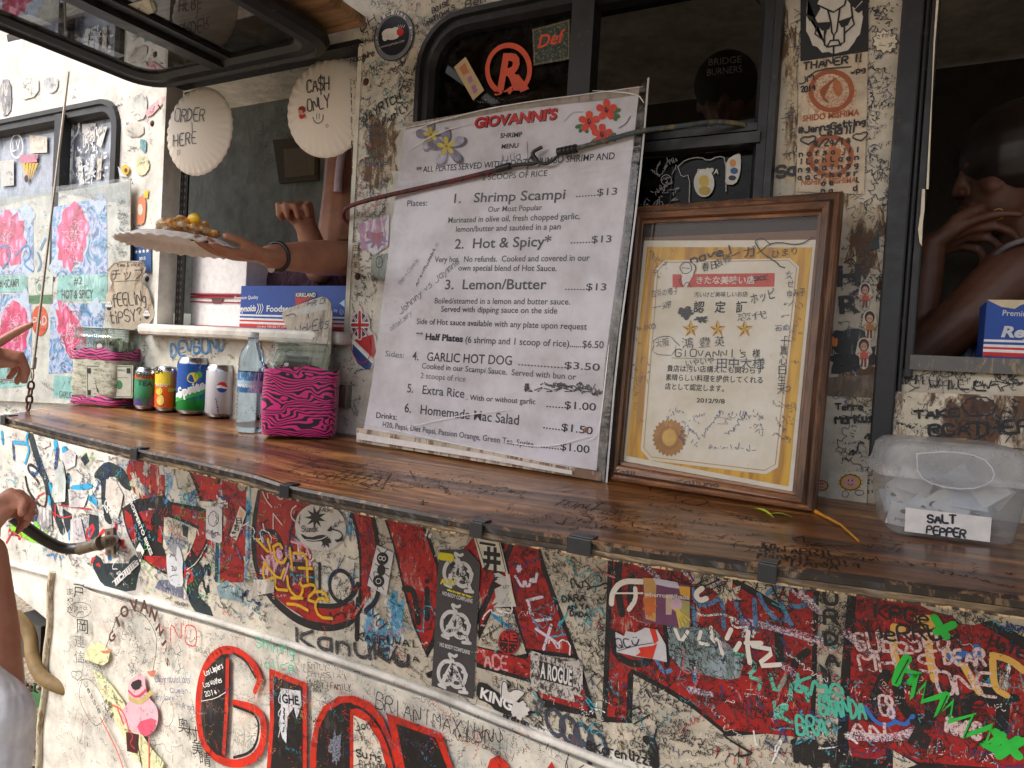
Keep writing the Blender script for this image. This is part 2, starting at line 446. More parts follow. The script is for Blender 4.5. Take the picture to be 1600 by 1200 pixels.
# ================================================================== setting and truck
def crop(ox, oy, k): return lambda *a: [(ox + a[i] / k, oy + a[i + 1] / k) for i in range(0, len(a), 2)]
cA, cB, cC, cD = crop(0, 640, 5.714), crop(180, 700, 5.714), crop(380, 760, 5), crop(660, 800, 5)
cE, cF, cG, cH = crop(920, 860, 4.444), crop(1240, 890, 4.444), crop(700, 960, 5), crop(60, 880, 5)
zA, zB, zC, zD = crop(0, 0, 4), crop(400, 0, 4), crop(800, 0, 4), crop(1200, 0, 4)
zE, zF, zG, zH = crop(0, 300, 4), crop(400, 300, 4), crop(800, 300, 4), crop(1200, 300, 4)
zI, zJ, zK, zL = crop(0, 600, 4), crop(400, 600, 4), crop(800, 600, 4), crop(1200, 600, 4)
zM, zN, zO, zP = crop(0, 900, 4), crop(400, 900, 4), crop(800, 900, 4), crop(1200, 900, 4)
px = crop(0, 0, 1)

# ---- ground
def ground_mat():
    m = bpy.data.materials.new('gravel'); n, b = nodes(m); co = coords(n)
    v = N(n, 'TexVoronoi'); v.inputs['Scale'].default_value = 42; n.links.new(co, v.inputs[0])
    c = ramp(n, v.outputs['Color'], [(.1, (104, 94, 82)), (.4, (160, 144, 120)), (.7, (136, 126, 114)), (.9, (184, 158, 118))])
    n.links.new(c, b.inputs['Base Color']); b.inputs['Roughness'].default_value = .9
    bump(n, b, v.outputs['Distance'], .8, .01); return m
g = Part(); g.sheet(lambda a, b: Vector((-60 + 120 * a, -60 + 120 * b, 0)), 8, 8, ground_mat(), False)
g.build('ground', kind='structure')

# ---- paints
def wall_paint(name, base, under, chip=.5, grime=.5, scr=.5):
    m = bpy.data.materials.new(name); n, b = nodes(m); co = coords(n)
    big = noise(n, co, 3.2, 5, .65); f1 = noise(n, co, 28, 7, .75, .3)
    ad = N(n, 'Math', operation='MULTIPLY_ADD'); n.links.new(big, ad.inputs[0]); ad.inputs[1].default_value = .6; n.links.new(f1, ad.inputs[2])
    col = ramp(n, noise(n, co, 9, 5, .7), [(.3, tuple(v * .72 for v in base)), (.65, base)])
    t = 1.04 - chip * .16
    fac = ramp(n, ad.outputs[0], [(t - .02, (0, 0, 0, 1)), (t + .015, (1, 1, 1, 1))])
    uc = ramp(n, noise(n, co, 55, 5, .7), [(.35, tuple(v * .45 for v in under)), (.65, under)])
    c = mix(n, fac, col, uc)
    # smeared ink and scuffs, fine and irregular
    s1 = noise(n, coords(n, (1, 1, .5), (0, .5, 0)), 120, 9, .82, 1.2)
    k = .66 - grime * .09
    c = mix(n, ramp(n, s1, [(k - .01, (0, 0, 0, 1)), (k + .06, (.75, .75, .75, 1))]), c, (.09, .09, .10, 1))
    s2 = noise(n, co, 17, 8, .7, 2.2)
    k = .64 - scr * .07
    c = mix(n, ramp(n, s2, [(k, (0, 0, 0, 1)), (k + .1, (.55, .55, .55, 1))]), c, (.30, .29, .27, 1))
    n.links.new(c, b.inputs['Base Color']); b.inputs['Roughness'].default_value = .48
    bump(n, b, ad.outputs[0], .25, .001); return m
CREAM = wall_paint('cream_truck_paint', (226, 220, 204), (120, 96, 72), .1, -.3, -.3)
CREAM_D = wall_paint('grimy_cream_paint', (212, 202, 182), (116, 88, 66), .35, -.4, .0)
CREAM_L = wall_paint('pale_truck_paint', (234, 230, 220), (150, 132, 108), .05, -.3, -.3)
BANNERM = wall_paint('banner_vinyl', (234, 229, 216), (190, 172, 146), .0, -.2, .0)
def rubber():
    m = bpy.data.materials.new('black_rubber'); n, b = nodes(m); co = coords(n)
    x = noise(n, co, 40, 6, .7)
    n.links.new(ramp(n, x, [(.3, (14, 14, 16)), (.62, (30, 30, 33)), (.78, (86, 80, 74))]), b.inputs['Base Color'])
    n.links.new(ramp(n, x, [(.3, (.32,) * 3 + (1,)), (.7, (.6,) * 3 + (1,))]), b.inputs['Roughness']); bump(n, b, x, .15, .001); return m
RUB = rubber()
STEEL = worn((150, 146, 138), (90, 70, 55), .7, .35); STEEL.node_tree.nodes['Principled BSDF'].inputs['Metallic'].default_value = .7
RUST = worn((88, 50, 34), (40, 26, 22), .8, .8)
GLASS = thin_glass((200, 205, 205), .05, .01)
DGLASS = thin_glass((70, 72, 74), .03, .02)
INWALL = worn((74, 66, 58), (58, 52, 46), .5, .5, 20); INGREY = worn((206, 212, 206), (170, 176, 172), .4, .35, 12)
PLY = worn((122, 92, 64), (92, 66, 44), .6, .7, 30)

truck = thing('food_truck', (-.8, YW, 0), 'graffiti covered cream food truck with shelf, hatches and painted red lettering', 'food truck')
XL, XR, ZT = -3.3, 1.35, 2.72
H1 = (-1.758, -1.096, 1.545, 2.19); H0 = (-2.72, -1.975, 1.66, 2.16); H2 = (-.90, -.21, 1.62, 2.185); H3 = (.026, .95, 1.545, 2.42)
def rect(x0, x1, z0, z1): return [(x0, z0 - 1.5), (x1, z0 - 1.5), (x1, z1 - 1.5), (x0, z1 - 1.5)]
def wslab(p, x0, x1, z0, z1, m, th=.03, off=0): p.slab(rect(x0, x1, z0, z1), m, th, -th + off, uv=True)
def panel(name, rects, m, label=None):
    p = Part(WALL)
    for r in rects: wslab(p, *r, m)
    return p.build(name, truck, label=label)
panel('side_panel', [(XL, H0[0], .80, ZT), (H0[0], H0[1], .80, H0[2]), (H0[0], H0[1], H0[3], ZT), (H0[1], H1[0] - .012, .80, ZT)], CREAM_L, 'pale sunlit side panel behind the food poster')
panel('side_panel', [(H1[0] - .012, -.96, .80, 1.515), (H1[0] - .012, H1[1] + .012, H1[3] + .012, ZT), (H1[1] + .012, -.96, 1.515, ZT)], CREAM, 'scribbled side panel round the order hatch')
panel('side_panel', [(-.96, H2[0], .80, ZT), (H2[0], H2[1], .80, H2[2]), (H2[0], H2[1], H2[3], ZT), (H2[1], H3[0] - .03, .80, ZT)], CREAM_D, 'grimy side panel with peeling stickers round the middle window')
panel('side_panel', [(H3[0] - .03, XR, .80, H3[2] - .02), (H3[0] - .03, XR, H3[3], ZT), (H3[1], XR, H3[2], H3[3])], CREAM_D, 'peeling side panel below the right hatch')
# lower skirt, follows the curved left end of the body
p = Part(WALL)
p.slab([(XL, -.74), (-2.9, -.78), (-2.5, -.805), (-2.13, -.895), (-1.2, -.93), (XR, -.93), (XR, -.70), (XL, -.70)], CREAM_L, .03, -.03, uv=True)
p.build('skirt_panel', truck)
# roof, floor, ends, back: the inside of the van
p = Part(); D = 1.9; y0 = YW + .03
p.box((-.975, y0 + D / 2, ZT + .02), (XR - XL + .06, D + .1, .04), CREAM_L); p.build('roof', truck)
p = Part(); p.box((-.975, y0 + D / 2, .80), (XR - XL - .02, D - .02, .05), INWALL); p.build('floor', truck)
p = Part(); p.box((-.975, y0 + D, 1.765), (XR - XL, .03, 1.90), INWALL); p.build('rear_wall', truck)
p = Part(); p.box((XL + .02, y0 + .1, 1.765), (.03, .2, 1.90), INWALL); p.box((XL + .02, y0 + D - .15, 1.765), (.03, .24, 1.90), INWALL); p.build('end_wall', truck)  # open doorway left between the pieces, added to let daylight into the interior
p = Part(); p.box((XR - .02, y0 + D / 2, 1.765), (.03, D - .06, 1.90), INWALL); p.build('end_wall', truck)
# equipment inside the order hatch: grey steel hood panel with a framed notice
p = Part(); p.box((-2.0, YW + .68, 2.02), (2.1, .03, .80), INGREY)
hood = p.build('hood_panel', truck, label='grey green steel panel seen inside the order hatch')
HS = Surf(Vector((0, YW + .664, 1.5)), Vector((1, 0, 0)), Vector((0, 0, 1)))
p = Part(HS)
p.slab(zB(120, 880, 400, 860, 400, 1130, 160, 1150), (120, 104, 84), .012); p.slab(zB(190, 940, 385, 925, 385, 1100, 200, 1115), (168, 150, 122), .003, .012)
p.hand('4', (400, 216), (412, 214), 14, .004, INKC, .002)
scribbles(p, zB(0, 350, 230, 350, 330, 800, 60, 1150, 0, 1100), 60, [INKG, INKB], (.01, .03), lift=.002)
p.build('notice_frame', truck)
p = Part(); p.box((-.05, y0 + D - .03, 2.15), (2.0, .02, .9), worn((78, 68, 58), (58, 50, 44), .5, .5, 10)); p.build('lining_panel', truck)
p = Part(); p.box((.30, y0 + 1.2, 2.02), (.22, .30, .05), (20, 19, 20)); p.box((-.62, y0 + 1.1, 1.72), (.25, .3, .24), (16, 16, 18)); p.build('shelf_unit', truck)
p = Part(); p.box((-1.6, y0 + .55, 1.50), (1.0, .5, .06), (60, 58, 56)); p.build('work_table', truck)

# ---- order hatch trim
def hatch_frame(name, x0, x1, z0, z1, w, m, dep=.05, out=.012, rad=.09, top=True, label=None, parent=None, y=YW):
    """rounded frame ring with depth"""
    S_ = Surf(Vector((0, y, 1.5)), Vector((1, 0, 0)), Vector((0, 0, 1)))
    def loop(i, r):
        o = []
        for cx, cz, a in ((x1 - i - r, z1 - i - r, 0), (x0 + i + r, z1 - i - r, 90), (x0 + i + r, z0 + i + r, 180), (x1 - i - r, z0 + i + r, 270)):
            for k in range(7):
                t = math.radians(a + 15 * k); o.append(Vector((cx + r * math.cos(t), 0, cz + r * math.sin(t))))
        return o
    p = Part(); A = loop(0, rad); B = loop(w * .35, rad * .85); C_ = loop(w, max(rad - w, .02)); n = len(A)
    rows = [[v + Vector((0, y, 0)) for v in A], [v + Vector((0, y - out, 0)) for v in loop(w * .06, rad * .97)], [v + Vector((0, y - out, 0)) for v in B],
            [v + Vector((0, y - out * .45, 0)) for v in loop(w * .42, rad * .8)], [v + Vector((0, y - out * .5, 0)) for v in loop(w * .8, max(rad - w * .8, .02))],
            [v + Vector((0, y + .004, 0)) for v in C_], [v + Vector((0, y + dep, 0)) for v in C_]]
    q = sum(rows, []); p.add(q, [(i*n+j, i*n+(j+1) % n, (i+1)*n+(j+1) % n, (i+1)*n+j) for i in range(len(rows) - 1) for j in range(n)], m, False)
    return p.build(name, parent or truck, label=label)
win0 = hatch_frame('window', -2.74, -1.955, 1.64, 2.185, .045, RUB, label='small sliding window behind the food poster with stickers on its panes')
p = Part(WALL); p.slab(rect(-2.735, -1.99, 1.66, 2.16), worn((176, 182, 196), (130, 136, 150), .6, .12, 25), .004, -.03, uv=True); p.build('pane', win0)  # pale film and sky reflection are both put into the opaque pane colour
p = Part(); p.box((-2.235, YW - .003, 1.91), (.035, .03, .50), RUB); p.build('divider', win0)
win2 = hatch_frame('window', -.925, -.19, 1.60, 2.212, .038, RUB, out=.018, rad=.11, label='black framed sliding window with stickers in the middle of the truck')
p = Part(WALL); p.slab(rect(-.90, -.56, 1.62, 2.19), thin_glass((26, 27, 30), .01, .03, 0, 1.25), .004, -.024, uv=True); p.build('pane', win2, label='left pane with orange letter sticker')
p = Part(WALL); p.slab(rect(-.53, -.21, 1.915, 2.185), thin_glass((232, 232, 232), .0, .02, 0, 1.16), .004, -.034, uv=True); p.build('pane', win2, label='upper right pane in front of the man in the cap')
p = Part(WALL); p.slab(rect(-.56, -.21, 1.62, 1.885), thin_glass((22, 22, 25), .01, .05, 0, 1.22), .004, -.024, uv=True); p.build('pane', win2, label='lower right pane with t-shirt sticker')
p = Part(); p.box((-.548, YW + .006, 1.905), (.045, .036, .60), RUB); p.build('divider', win2)
p = Part(); p.box((-.372, YW + .008, 1.915), (.315, .03, .012), RUB); p.box((-.372, YW + .000, 1.895), (.315, .03, .018), RUB); p.build('meeting_rail', win2)
# order hatch jambs and perforated strips
p = Part()
for x, s in ((H1[0] - .006, 1), (H1[1] + .006, -1)): p.box((x, YW + .022, (1.545 + 2.19) / 2), (.012, .05, .645), CREAM_L if s > 0 else CREAM)
p.box(((H1[0] + H1[1]) / 2, YW + .022, H1[3] + .006), (.66, .05, .012), RUB); p.build('hatch_jamb', truck)
p = Part(WALL); p.box((-1.738, YW + .05, 1.865), (.030, .006, .64), (24, 22, 22))
for i in range(32):
    for j in (-1, 1): p.disc((-1.738 + j * .006, .0655 + i * .0195), .0035, .0055, (96, 88, 80), -.046, 8, uv=True)
p.build('perforated_strip', truck)
p = Part(); p.box(((H1[0] + H1[1]) / 2, YW + .035, 1.53), (H1[1] - H1[0] + .05, .16, .03), CREAM_L); p.build('hatch_sill', truck, bevel=.01)
# right hatch: black stile and gutter running down to the counter, metal sill
p = Part()
p.box((-.006, YW - .004, 1.93), (.030, .03, 1.10), RUB); p.box((.013, YW + .006, 1.93), (.008, .03, 1.06), RUB); p.box((.024, YW + .002, 1.97), (.012, .026, .92), RUB)
p.build('window_stile', truck, label='black rubber edged stile of the right hatch', bevel=.003)
p = Part(); p.box((.49, YW + .02, 1.535), (.93, .07, .022), worn((96, 94, 92), (150, 130, 100), .3, .4)); p.build('hatch_sill', truck, label='scratched metal sill of the right hatch')
p = Part(WALL)
e = zD(1060, 0, 1050, 150, 1025, 300, 1015, 600, 1000, 850, 985, 1000, 975, 1200) + zH(935, 350, 940, 200, 975, 60, 975, 0)[:2]
p.poly(zD(1050, 0, 1066, 0, 1040, 300, 1022, 640, 1012, 900, 1000, 1200, 985, 1200, 1000, 930, 1018, 620, 1030, 300), (226, 214, 190), .018)
p.poly(zH(960, 0, 978, 0, 975, 130, 965, 200, 958, 350, 945, 330, 935, 250, 950, 150), (226, 214, 190), .018); p.build('paint_flake', truck)
# painted board below the right hatch
WB = wallat(.012)
p = Part(WB); p.slab(zL(760, 45, 2200, 100, 2200, 440, 745, 350), worn((226, 214, 190), (96, 66, 44), 1.1, .6, 22), .012, -.012)
p.hand('TAKE', zL(920, 215, 1200, 190)[0], zL(920, 215, 1190, 200)[1], 11, .004, INK, .001)
p.hand('@CATHER', zL(1010, 330, 0, 0)[0], zL(1640, 300, 0, 0)[0], 18, .0042, INK, .001, it=2)
p.blot(zL(1320, 140, 0, 0)[0], 24, 13, worn((92, 56, 38), (50, 30, 24), .8), .001)
p.ring(zL(1320, 140, 0, 0)[0], 26, 15, .002, INK, .0014, wob=.1)
p.poly(zL(1100, 340, 1240, 340, 1250, 390, 1100, 375), (190, 150, 80), .001); p.disc(zL(825, 90, 0, 0)[0], 4, 5, (120, 108, 96), .0012)
scribbles(p, zL(775, 60, 1600, 110, 1600, 380, 760, 330), 60, [INK, INKG], (.006, .016), lift=.001)
p.build('painted_board', truck, label='peeling cream board with hand lettering behind the salt and pepper box')
p = Part(WB); W2_ = WALL
# rivets and screws
for c in ((238, 193), (572, 128), (230, 436), (287, 523), (559, 432), (1379, 447), (268, 1000)):
    q = Part(); q.ball(WALL.p(*c), .0085, RUST, 10, (1, .5, 1)); q.build('rivet', truck)
q = Part(); q.tube([WALL.p(583, 437), WALL.p(592, 434, .02), WALL.p(602, 438, .035)], [.004, .0035, .003], STEEL); q.build('hook', truck)
q = Part(); q.box(WALL.p(536, 618, .01), (.05, .02, .05), STEEL); q.ball(WALL.p(536, 618, .022), .006, RUST); q.build('latch_plate', truck)
# seam moulding above the banner
q = Part(); sm_ = [WALL.p(*c, .004) for c in ((-60, 860), (150, 915), (400, 987), (665, 1075), (800, 1132), (975, 1200), (1200, 1290), (1700, 1490))]
q.tube(sm_, .009, CREAM_L, 8, it=1); q.build('seam_moulding', truck)
q = Part(); q.box((-.25, YW - .002, .70), (2.1, .02, .1), CREAM); q.build('lower_rail', truck)
# wheel and chassis under the van
q = Part(); q.tube([(-2.05, YW + .25, .33), (-2.05, YW + .47, .33)], .33, (22, 22, 23), 28); q.build('wheel', truck)
q = Part(); q.tube([(.55, YW + .25, .33), (.55, YW + .47, .33)], .33, (22, 22, 23), 28); q.build('wheel', truck)
q = Part(); q.box((-.9, YW + 1.0, .62), (4.0, 1.4, .14), (26, 25, 25)); q.build('chassis', truck)
q = Part(); q.tube([at(22, 960, 2.15), at(48, 985, 2.15), at(50, 1030, 2.12), at(66, 1062, 2.1), at(110, 1080, 2.1), at(150, 1085, 2.15)], .019, worn((140, 116, 76), (150, 110, 60), .5), 12, it=2)
tag(q.build('hose', loc=at(66, 1062, 2.1)), 'fat pale yellow hose under the left end of the truck', 'hose')
q = Part(); q.box(at(72, 990, 2.3), (.16, .12, .12), (70, 68, 68)); tag(q.build('wheel_chock', loc=at(72, 1005, 2.3)), 'grey block in shade under the truck body behind the yellow hose', 'block')

# ================================================================== painted letters on the truck side
RP = worn((176, 24, 26), (205, 190, 170), .18, .45, 60, .6); RP2 = worn((170, 52, 40), (196, 150, 140), .5, .5, 45, .7)
KP = worn((20, 20, 25), (120, 118, 112), .0, .5, 60, .7); TP = worn((30, 48, 56), (150, 160, 160), .05, .5, 40, .7)
BP = worn((96, 168, 206), (214, 210, 200), .95, .55, 30, .7); CP = worn((220, 210, 188), (150, 140, 120), .3, .5)
LG = wallat(0)
def letter(fn, lab=None, lift=.0006):
    p = Part(WALL, lift); fn(p); return p.build('painted_letter', truck, label=lab)
def L_old(p):      # older dark tag strokes at the far left
    p.ribbon(cA(275, 230, 330, 420, 400, 600, 450, 740, 490, 900, 560, 1080), .030, TP)
    p.poly(cA(770, 380, 800, 460, 760, 500, 720, 440), TP)
    p.poly(cA(835, 605, 860, 540, 950, 455, 1040, 490, 1110, 530, 1160, 620, 1185, 740, 1090, 690, 1040, 600, 960, 600, 940, 700, 960, 900, 1010, 1010, 980, 1030, 930, 980, 905, 850, 905, 640, 880, 620), TP, sm=1)
    p.ribbon(cA(610, 590, 600, 700, 620, 820, 560, 830), .022, TP); p.poly(cA(560, 880, 640, 930, 650, 1050, 600, 1100, 570, 1000), TP)
    p.poly(cA(800, 930, 880, 950, 890, 1200, 800, 1200, 790, 1080), TP); p.poly(cA(210, 790, 310, 800, 360, 950, 340, 1020, 180, 960), TP)
    p.ribbon(cA(230, 600, 250, 720, 330, 830, 400, 890, 425, 780, 400, 620, 330, 520, 260, 480, 250, 540, 330, 620, 350, 660), .010, KP, .0012, sm=2)
    p.ribbon([(152, 880), (165, 905), (190, 915), (205, 900), (212, 880)], .05, TP); p.poly(cH(440, 0, 800, 0, 760, 210, 640, 230, 520, 140), TP)
    p.ribbon(cH(1260, 60, 1200, 160, 1210, 280, 1320, 400), .045, TP, sm=2)
letter(L_old, 'dark teal painted strokes at the left')
def L_G(p):
    p.poly(cB(60, 540, 80, 650, 110, 760, 160, 870, 230, 980, 330, 1060, 440, 1120, 520, 1150, 640, 1110, 740, 1040, 830, 900, 855, 800, 850, 560, 700, 505, 520, 480, 440, 410, 230, 440, 150, 480), KP)
    p.poly(cB(140, 75, 400, 130, 445, 250, 440, 420, 370, 430, 240, 455, 170, 400, 100, 200), RP, .0009)
    for q in ((85, 545, 150, 600, 190, 780, 178, 860, 130, 760, 95, 660), (215, 570, 360, 545, 320, 640, 335, 740, 290, 720), (395, 690, 432, 700, 420, 850, 380, 830),
              (235, 960, 470, 965, 480, 1020, 470, 1110, 330, 1045), (512, 505, 815, 580, 828, 800, 780, 900, 735, 965, 690, 900, 755, 700, 740, 690, 620, 640, 510, 600)): p.poly(cB(*q), RP, .0012)
    p.poly(cB(440, 620, 480, 615, 600, 660, 735, 720, 720, 800, 680, 900, 620, 1020, 480, 1000, 430, 880), CP, .0012)
    p.poly(cB(430, 780, 560, 800, 660, 840, 600, 900, 560, 990, 480, 900), (150, 152, 160), .0016); p.poly(cB(600, 680, 660, 700, 650, 800, 610, 780), TP, .0016)
    p.ribbon(cB(620, 980, 680, 920), .003, WHT, .002); p.ribbon(cB(640, 1090, 740, 1020, 830, 850), .0025, WHT, .002)
    p.blot(cB(200, 320, 0, 0)[0], 8, 20, CP, .0015, .4, rot=-.3); p.blot(cB(285, 190, 0, 0)[0], 6, 11, worn((200, 200, 195), (170, 60, 50), .8), .0015, .3)
    p.poly(cB(270, 290, 320, 280, 320, 320, 295, 340), (205, 40, 40), .002)
letter(L_G, 'painted red letter G')
def L_I(p):
    p.poly(cB(930, 270, 1215, 340, 1200, 1000, 1160, 1215, 895, 1200, 915, 800, 930, 500), BP); p.poly(cB(950, 285, 1172, 335, 1165, 800, 1150, 1200, 935, 1200, 945, 800, 970, 500), RP, .0010)
    p.ribbon(cB(915, 850, 905, 1180), .012, worn((40, 66, 100), (120, 120, 130), .4), .0012)
    p.poly(cB(650, 190, 960, 250, 880, 480, 760, 470, 700, 300), KP, .0010); p.poly(cB(670, 200, 930, 255, 870, 440, 780, 440, 735, 300), RP, .0013)
    p.poly(cB(455, 240, 540, 240, 560, 350, 640, 420, 720, 360, 730, 520, 500, 480, 450, 430), BP, .0009)
    p.blot(cB(850, 380, 0, 0)[0], 17, 13, (200, 34, 34), .0018, .4)
letter(L_I, 'painted red letter I')
def L_O(p):
    p.ribbon(cC(140, 20, 85, 300, 90, 600, 180, 820, 300, 950, 450, 1060, 650, 1110, 850, 1060, 930, 900, 940, 600, 910, 350, 820, 150), .020, KP, sm=2)
    p.poly(cC(140, 30, 560, 120, 430, 250, 400, 420, 530, 500, 560, 750, 590, 930, 740, 950, 870, 890, 880, 1030, 700, 1080, 500, 1040, 330, 930, 220, 830, 110, 600, 105, 300), RP, .0009)
    p.ribbon(cC(590, 930, 740, 940, 860, 860, 900, 760), .012, KP, .0013, sm=2); p.ribbon(cC(130, 370, 230, 340, 300, 420, 330, 600, 540, 620, 550, 820), .012, KP, .0013, sm=1)
    p.ring(cC(770, 780, 0, 0)[0], 18, 25, .0095, KP, .0016, rot=-.2); p.ribbon(cC(600, 600, 600, 850), .008, KP, .0016)
    p.ribbon(cC(420, 200, 350, 420, 420, 560), .006, KP, .0015)
    for q in ((790, 160, 850, 200, 870, 330, 800, 260), (830, 320, 880, 420, 860, 600, 830, 500), (690, 740, 760, 800, 800, 900, 700, 860)): p.blot(cC(*q[:2])[0], 9, 14, BP, .0008, .4)
    p.blot(cC(340, 640, 0, 0)[0], 38, 30, worn((120, 30, 40), (220, 180, 190), .9), .0012, .25)
letter(L_O, 'painted red letter O')
def L_V(p):
    p.poly(cC(860, 175, 1010, 200, 1060, 400, 1040, 560, 990, 760, 1000, 850, 930, 960, 925, 500, 900, 330), RP, .0009)
    p.ribbon(cC(1010, 210, 1050, 420, 1060, 640, 1060, 880, 960, 970), .012, KP, .0012, sm=2); p.ribbon(cC(900, 880, 890, 1190), .013, KP, .0012)
    p.poly(cC(1090, 215, 1400, 280, 1470, 420, 1530, 600, 1550, 900, 1500, 1230, 1440, 1340, 1330, 1090, 1250, 800, 1170, 450), KP, .0008)
    p.poly(cC(1120, 240, 1390, 300, 1440, 420, 1510, 620, 1540, 860, 1480, 1180, 1425, 1290, 1350, 1080, 1270, 800, 1200, 500), RP, .0011)
    p.poly(cC(1230, 560, 1330, 560, 1420, 820, 1330, 800, 1240, 720), worn((190, 150, 150), (170, 50, 45), 1.1), .0014)
    p.ribbon(cC(1260, 800, 1340, 800, 1370, 1060), .015, KP, .0014, sm=2); p.ribbon(cC(1440, 800, 1440, 1030), .014, KP, .0014)
    p.disc(cC(1440, 740, 0, 0)[0], 4, 4, KP, .0015)
    p.poly([(722, 860), (745, 835), (790, 860), (760, 920), (700, 1010), (678, 1030), (700, 960)], RP, .0009)
    p.ribbon([(800, 850), (745, 975), (700, 1040), (670, 1055)], .012, KP, .0010)
    for q in ((1000, 1040), (1180, 1000), (1030, 1130), (1210, 1100), (1130, 1180)): p.blot(cC(*q)[0], 13, 28, BP, .0006, .45)
letter(L_V, 'painted red letter V')
def L_A(p):
    p.poly(cD(610, 180, 920, 265, 960, 420, 1225, 1150, 1170, 1140, 1060, 1130, 830, 1100, 740, 1120, 830, 1150, 700, 760, 560, 740, 440, 1010, 440, 850, 500, 470), KP)
    p.poly(cD(630, 200, 905, 275, 930, 440, 1180, 1110, 860, 1070, 810, 1060, 720, 720, 690, 600, 560, 740, 455, 900, 470, 560, 530, 450, 680, 470), RP, .0009)
    p.poly(cD(580, 750, 680, 750, 790, 1110, 450, 990), CP, .0011)
    p.poly(cG(225, 245, 620, 340, 660, 290, 1050, 400, 1165, 815, 740, 720, 680, 590, 640, 530, 225, 410), KP, .0012)
    p.poly(cG(230, 255, 615, 350, 650, 300, 1030, 380, 1100, 760, 730, 650, 700, 580, 645, 500, 230, 375), RP, .0015)
    p.ribbon(cD(550, 800, 680, 900), .008, (60, 150, 190), .0018); p.poly(cG(1070, 480, 1150, 800, 1070, 600), KP, .0016)
    p.hand('ACE', cG(290, 405, 0, 0)[0], cG(470, 440, 0, 0)[0], 21, .0045, dry((214, 150, 150), .5, .8), .0022)
    sh = dry((214, 200, 214), .5, .9)
    for q in ((820, 690, 940, 660), (830, 690, 850, 790), (870, 850, 1010, 830), (890, 910, 1070, 1030), (1010, 880, 950, 1070)): p.ribbon(cD(*q), .006, sh, .0022)
    p.ribbon(cD(730, 500, 790, 600, 800, 520, 830, 600, 860, 500, 880, 570, 900, 480), .006, sh, .0022); p.blot(cD(760, 440, 0, 0)[0], 4, 6, sh, .0022)
letter(L_A, 'painted red letter A')
def L_N(p):
    p.poly(cE(135, 40, 900, 145, 1060, 210, 1400, 420, 1400, 250, 1600, 270, 1570, 1250, 960, 1290, 700, 1080, 480, 950, 310, 860, 300, 1200, 90, 1190), KP)
    p.poly(cE(172, 60, 880, 165, 1000, 230, 1340, 430, 1380, 480, 1390, 270, 1560, 285, 1540, 1190, 1500, 1300, 940, 1240, 700, 1040, 480, 910, 300, 820, 270, 860, 262, 1165, 130, 1150), RP, .0010)
    p.poly(cE(900, 170, 1345, 260, 1345, 370, 1060, 215), CP, .0013)
    p.ribbon(cE(210, 80, 200, 240, 230, 440), .014, KP, .0014); p.ribbon(cE(300, 180, 290, 340), .013, KP, .0014)
    p.ribbon(cE(170, 560, 180, 720, 300, 790, 420, 780, 430, 700), .013, KP, .0014, sm=2); p.ribbon(cE(530, 500, 560, 700, 540, 800), .01, KP, .0014)
    p.ribbon(cE(1320, 560, 1330, 800), .014, KP, .0014, sm=1); p.ribbon(cE(1520, 700, 1440, 760, 1420, 830), .012, KP, .0014, sm=2)
    bl = dry((84, 130, 178), .5, .85); gr = dry((90, 190, 165), .5, .9); wh = dry((236, 230, 222), .5, .95); pk = dry((214, 190, 214), .6, .5)
    for q in ((730, 250, 740, 380, 850, 370, 900, 330, 930, 360, 940, 540), (1020, 350, 1080, 540), (1150, 340, 1160, 520), (730, 400, 735, 520), (1180, 300, 1240, 420, 1320, 490, 1380, 480), (1320, 330, 1410, 520), (1240, 300, 1300, 250, 1400, 240, 1500, 270), (1400, 380, 1480, 390, 1560, 340), (470, 750, 520, 850, 570, 830), (735, 850, 740, 910)): p.ribbon(cE(*q), .0075, bl, .0020)
    for q in ((1000, 690, 1030, 720, 1100, 730, 1170, 810, 1100, 870, 1200, 900, 1180, 960), (1260, 860, 1300, 1000, 1370, 870), (1400, 1030, 1410, 890, 1460, 1000, 1510, 920, 1520, 1040), (1290, 1050, 1310, 1200, 1340, 1060, 1390, 1080, 1320, 1140, 1410, 1190)): p.ribbon(cE(*q), .0065, gr, .0021)
    for q in ((1110, 560, 1100, 640, 1120, 780), (1090, 640, 1200, 640), (1140, 660, 1300, 690, 1160, 800, 1330, 790), (990, 545, 960, 610), (1020, 690, 1050, 640)): p.ribbon(cE(*q), .0075, wh, .0023)
    for q in ((1100, 490, 1300, 540, 1580, 620), (1400, 250, 1500, 340, 1600, 420), (650, 130, 720, 190), (380, 90, 480, 190), (700, 960, 850, 1000), (1340, 790, 1430, 850, 1460, 950)): p.ribbon(cE(*q), .011, pk, .0019)
    p.ribbon(cE(160, 370, 165, 290, 230, 210, 380, 215), .010, wh, .0024, sm=2); p.ribbon(cE(325, 260, 330, 340, 280, 410), .008, wh, .0024); p.ribbon(cE(190, 295, 380, 295), .003, wh, .0024)
    p.ribbon(cE(790, 260, 740, 300, 770, 350, 820, 330), .009, wh, .0024, sm=2)
    p.blot(cE(800, 200, 0, 0)[0], 22, 9, CP, .0017, .45); p.blot(cE(960, 290, 0, 0)[0], 18, 17, CP, .0018, .5); p.blot(cE(880, 230, 0, 0)[0], 16, 9, CP, .0016, .5)
    p.poly(cE(545, 515, 870, 540, 960, 640, 1080, 760, 1050, 880, 960, 900, 640, 820, 560, 720), worn((168, 186, 196), (120, 140, 140), 1.0, .5, 35), .0017)
    for q in ((600, 540, 640, 640, 690, 560), (780, 560, 760, 640, 830, 650), (850, 530, 860, 640, 900, 600, 930, 720)): p.ribbon(cE(*q), .006, wh, .0022)
letter(L_N, 'painted red letter N')
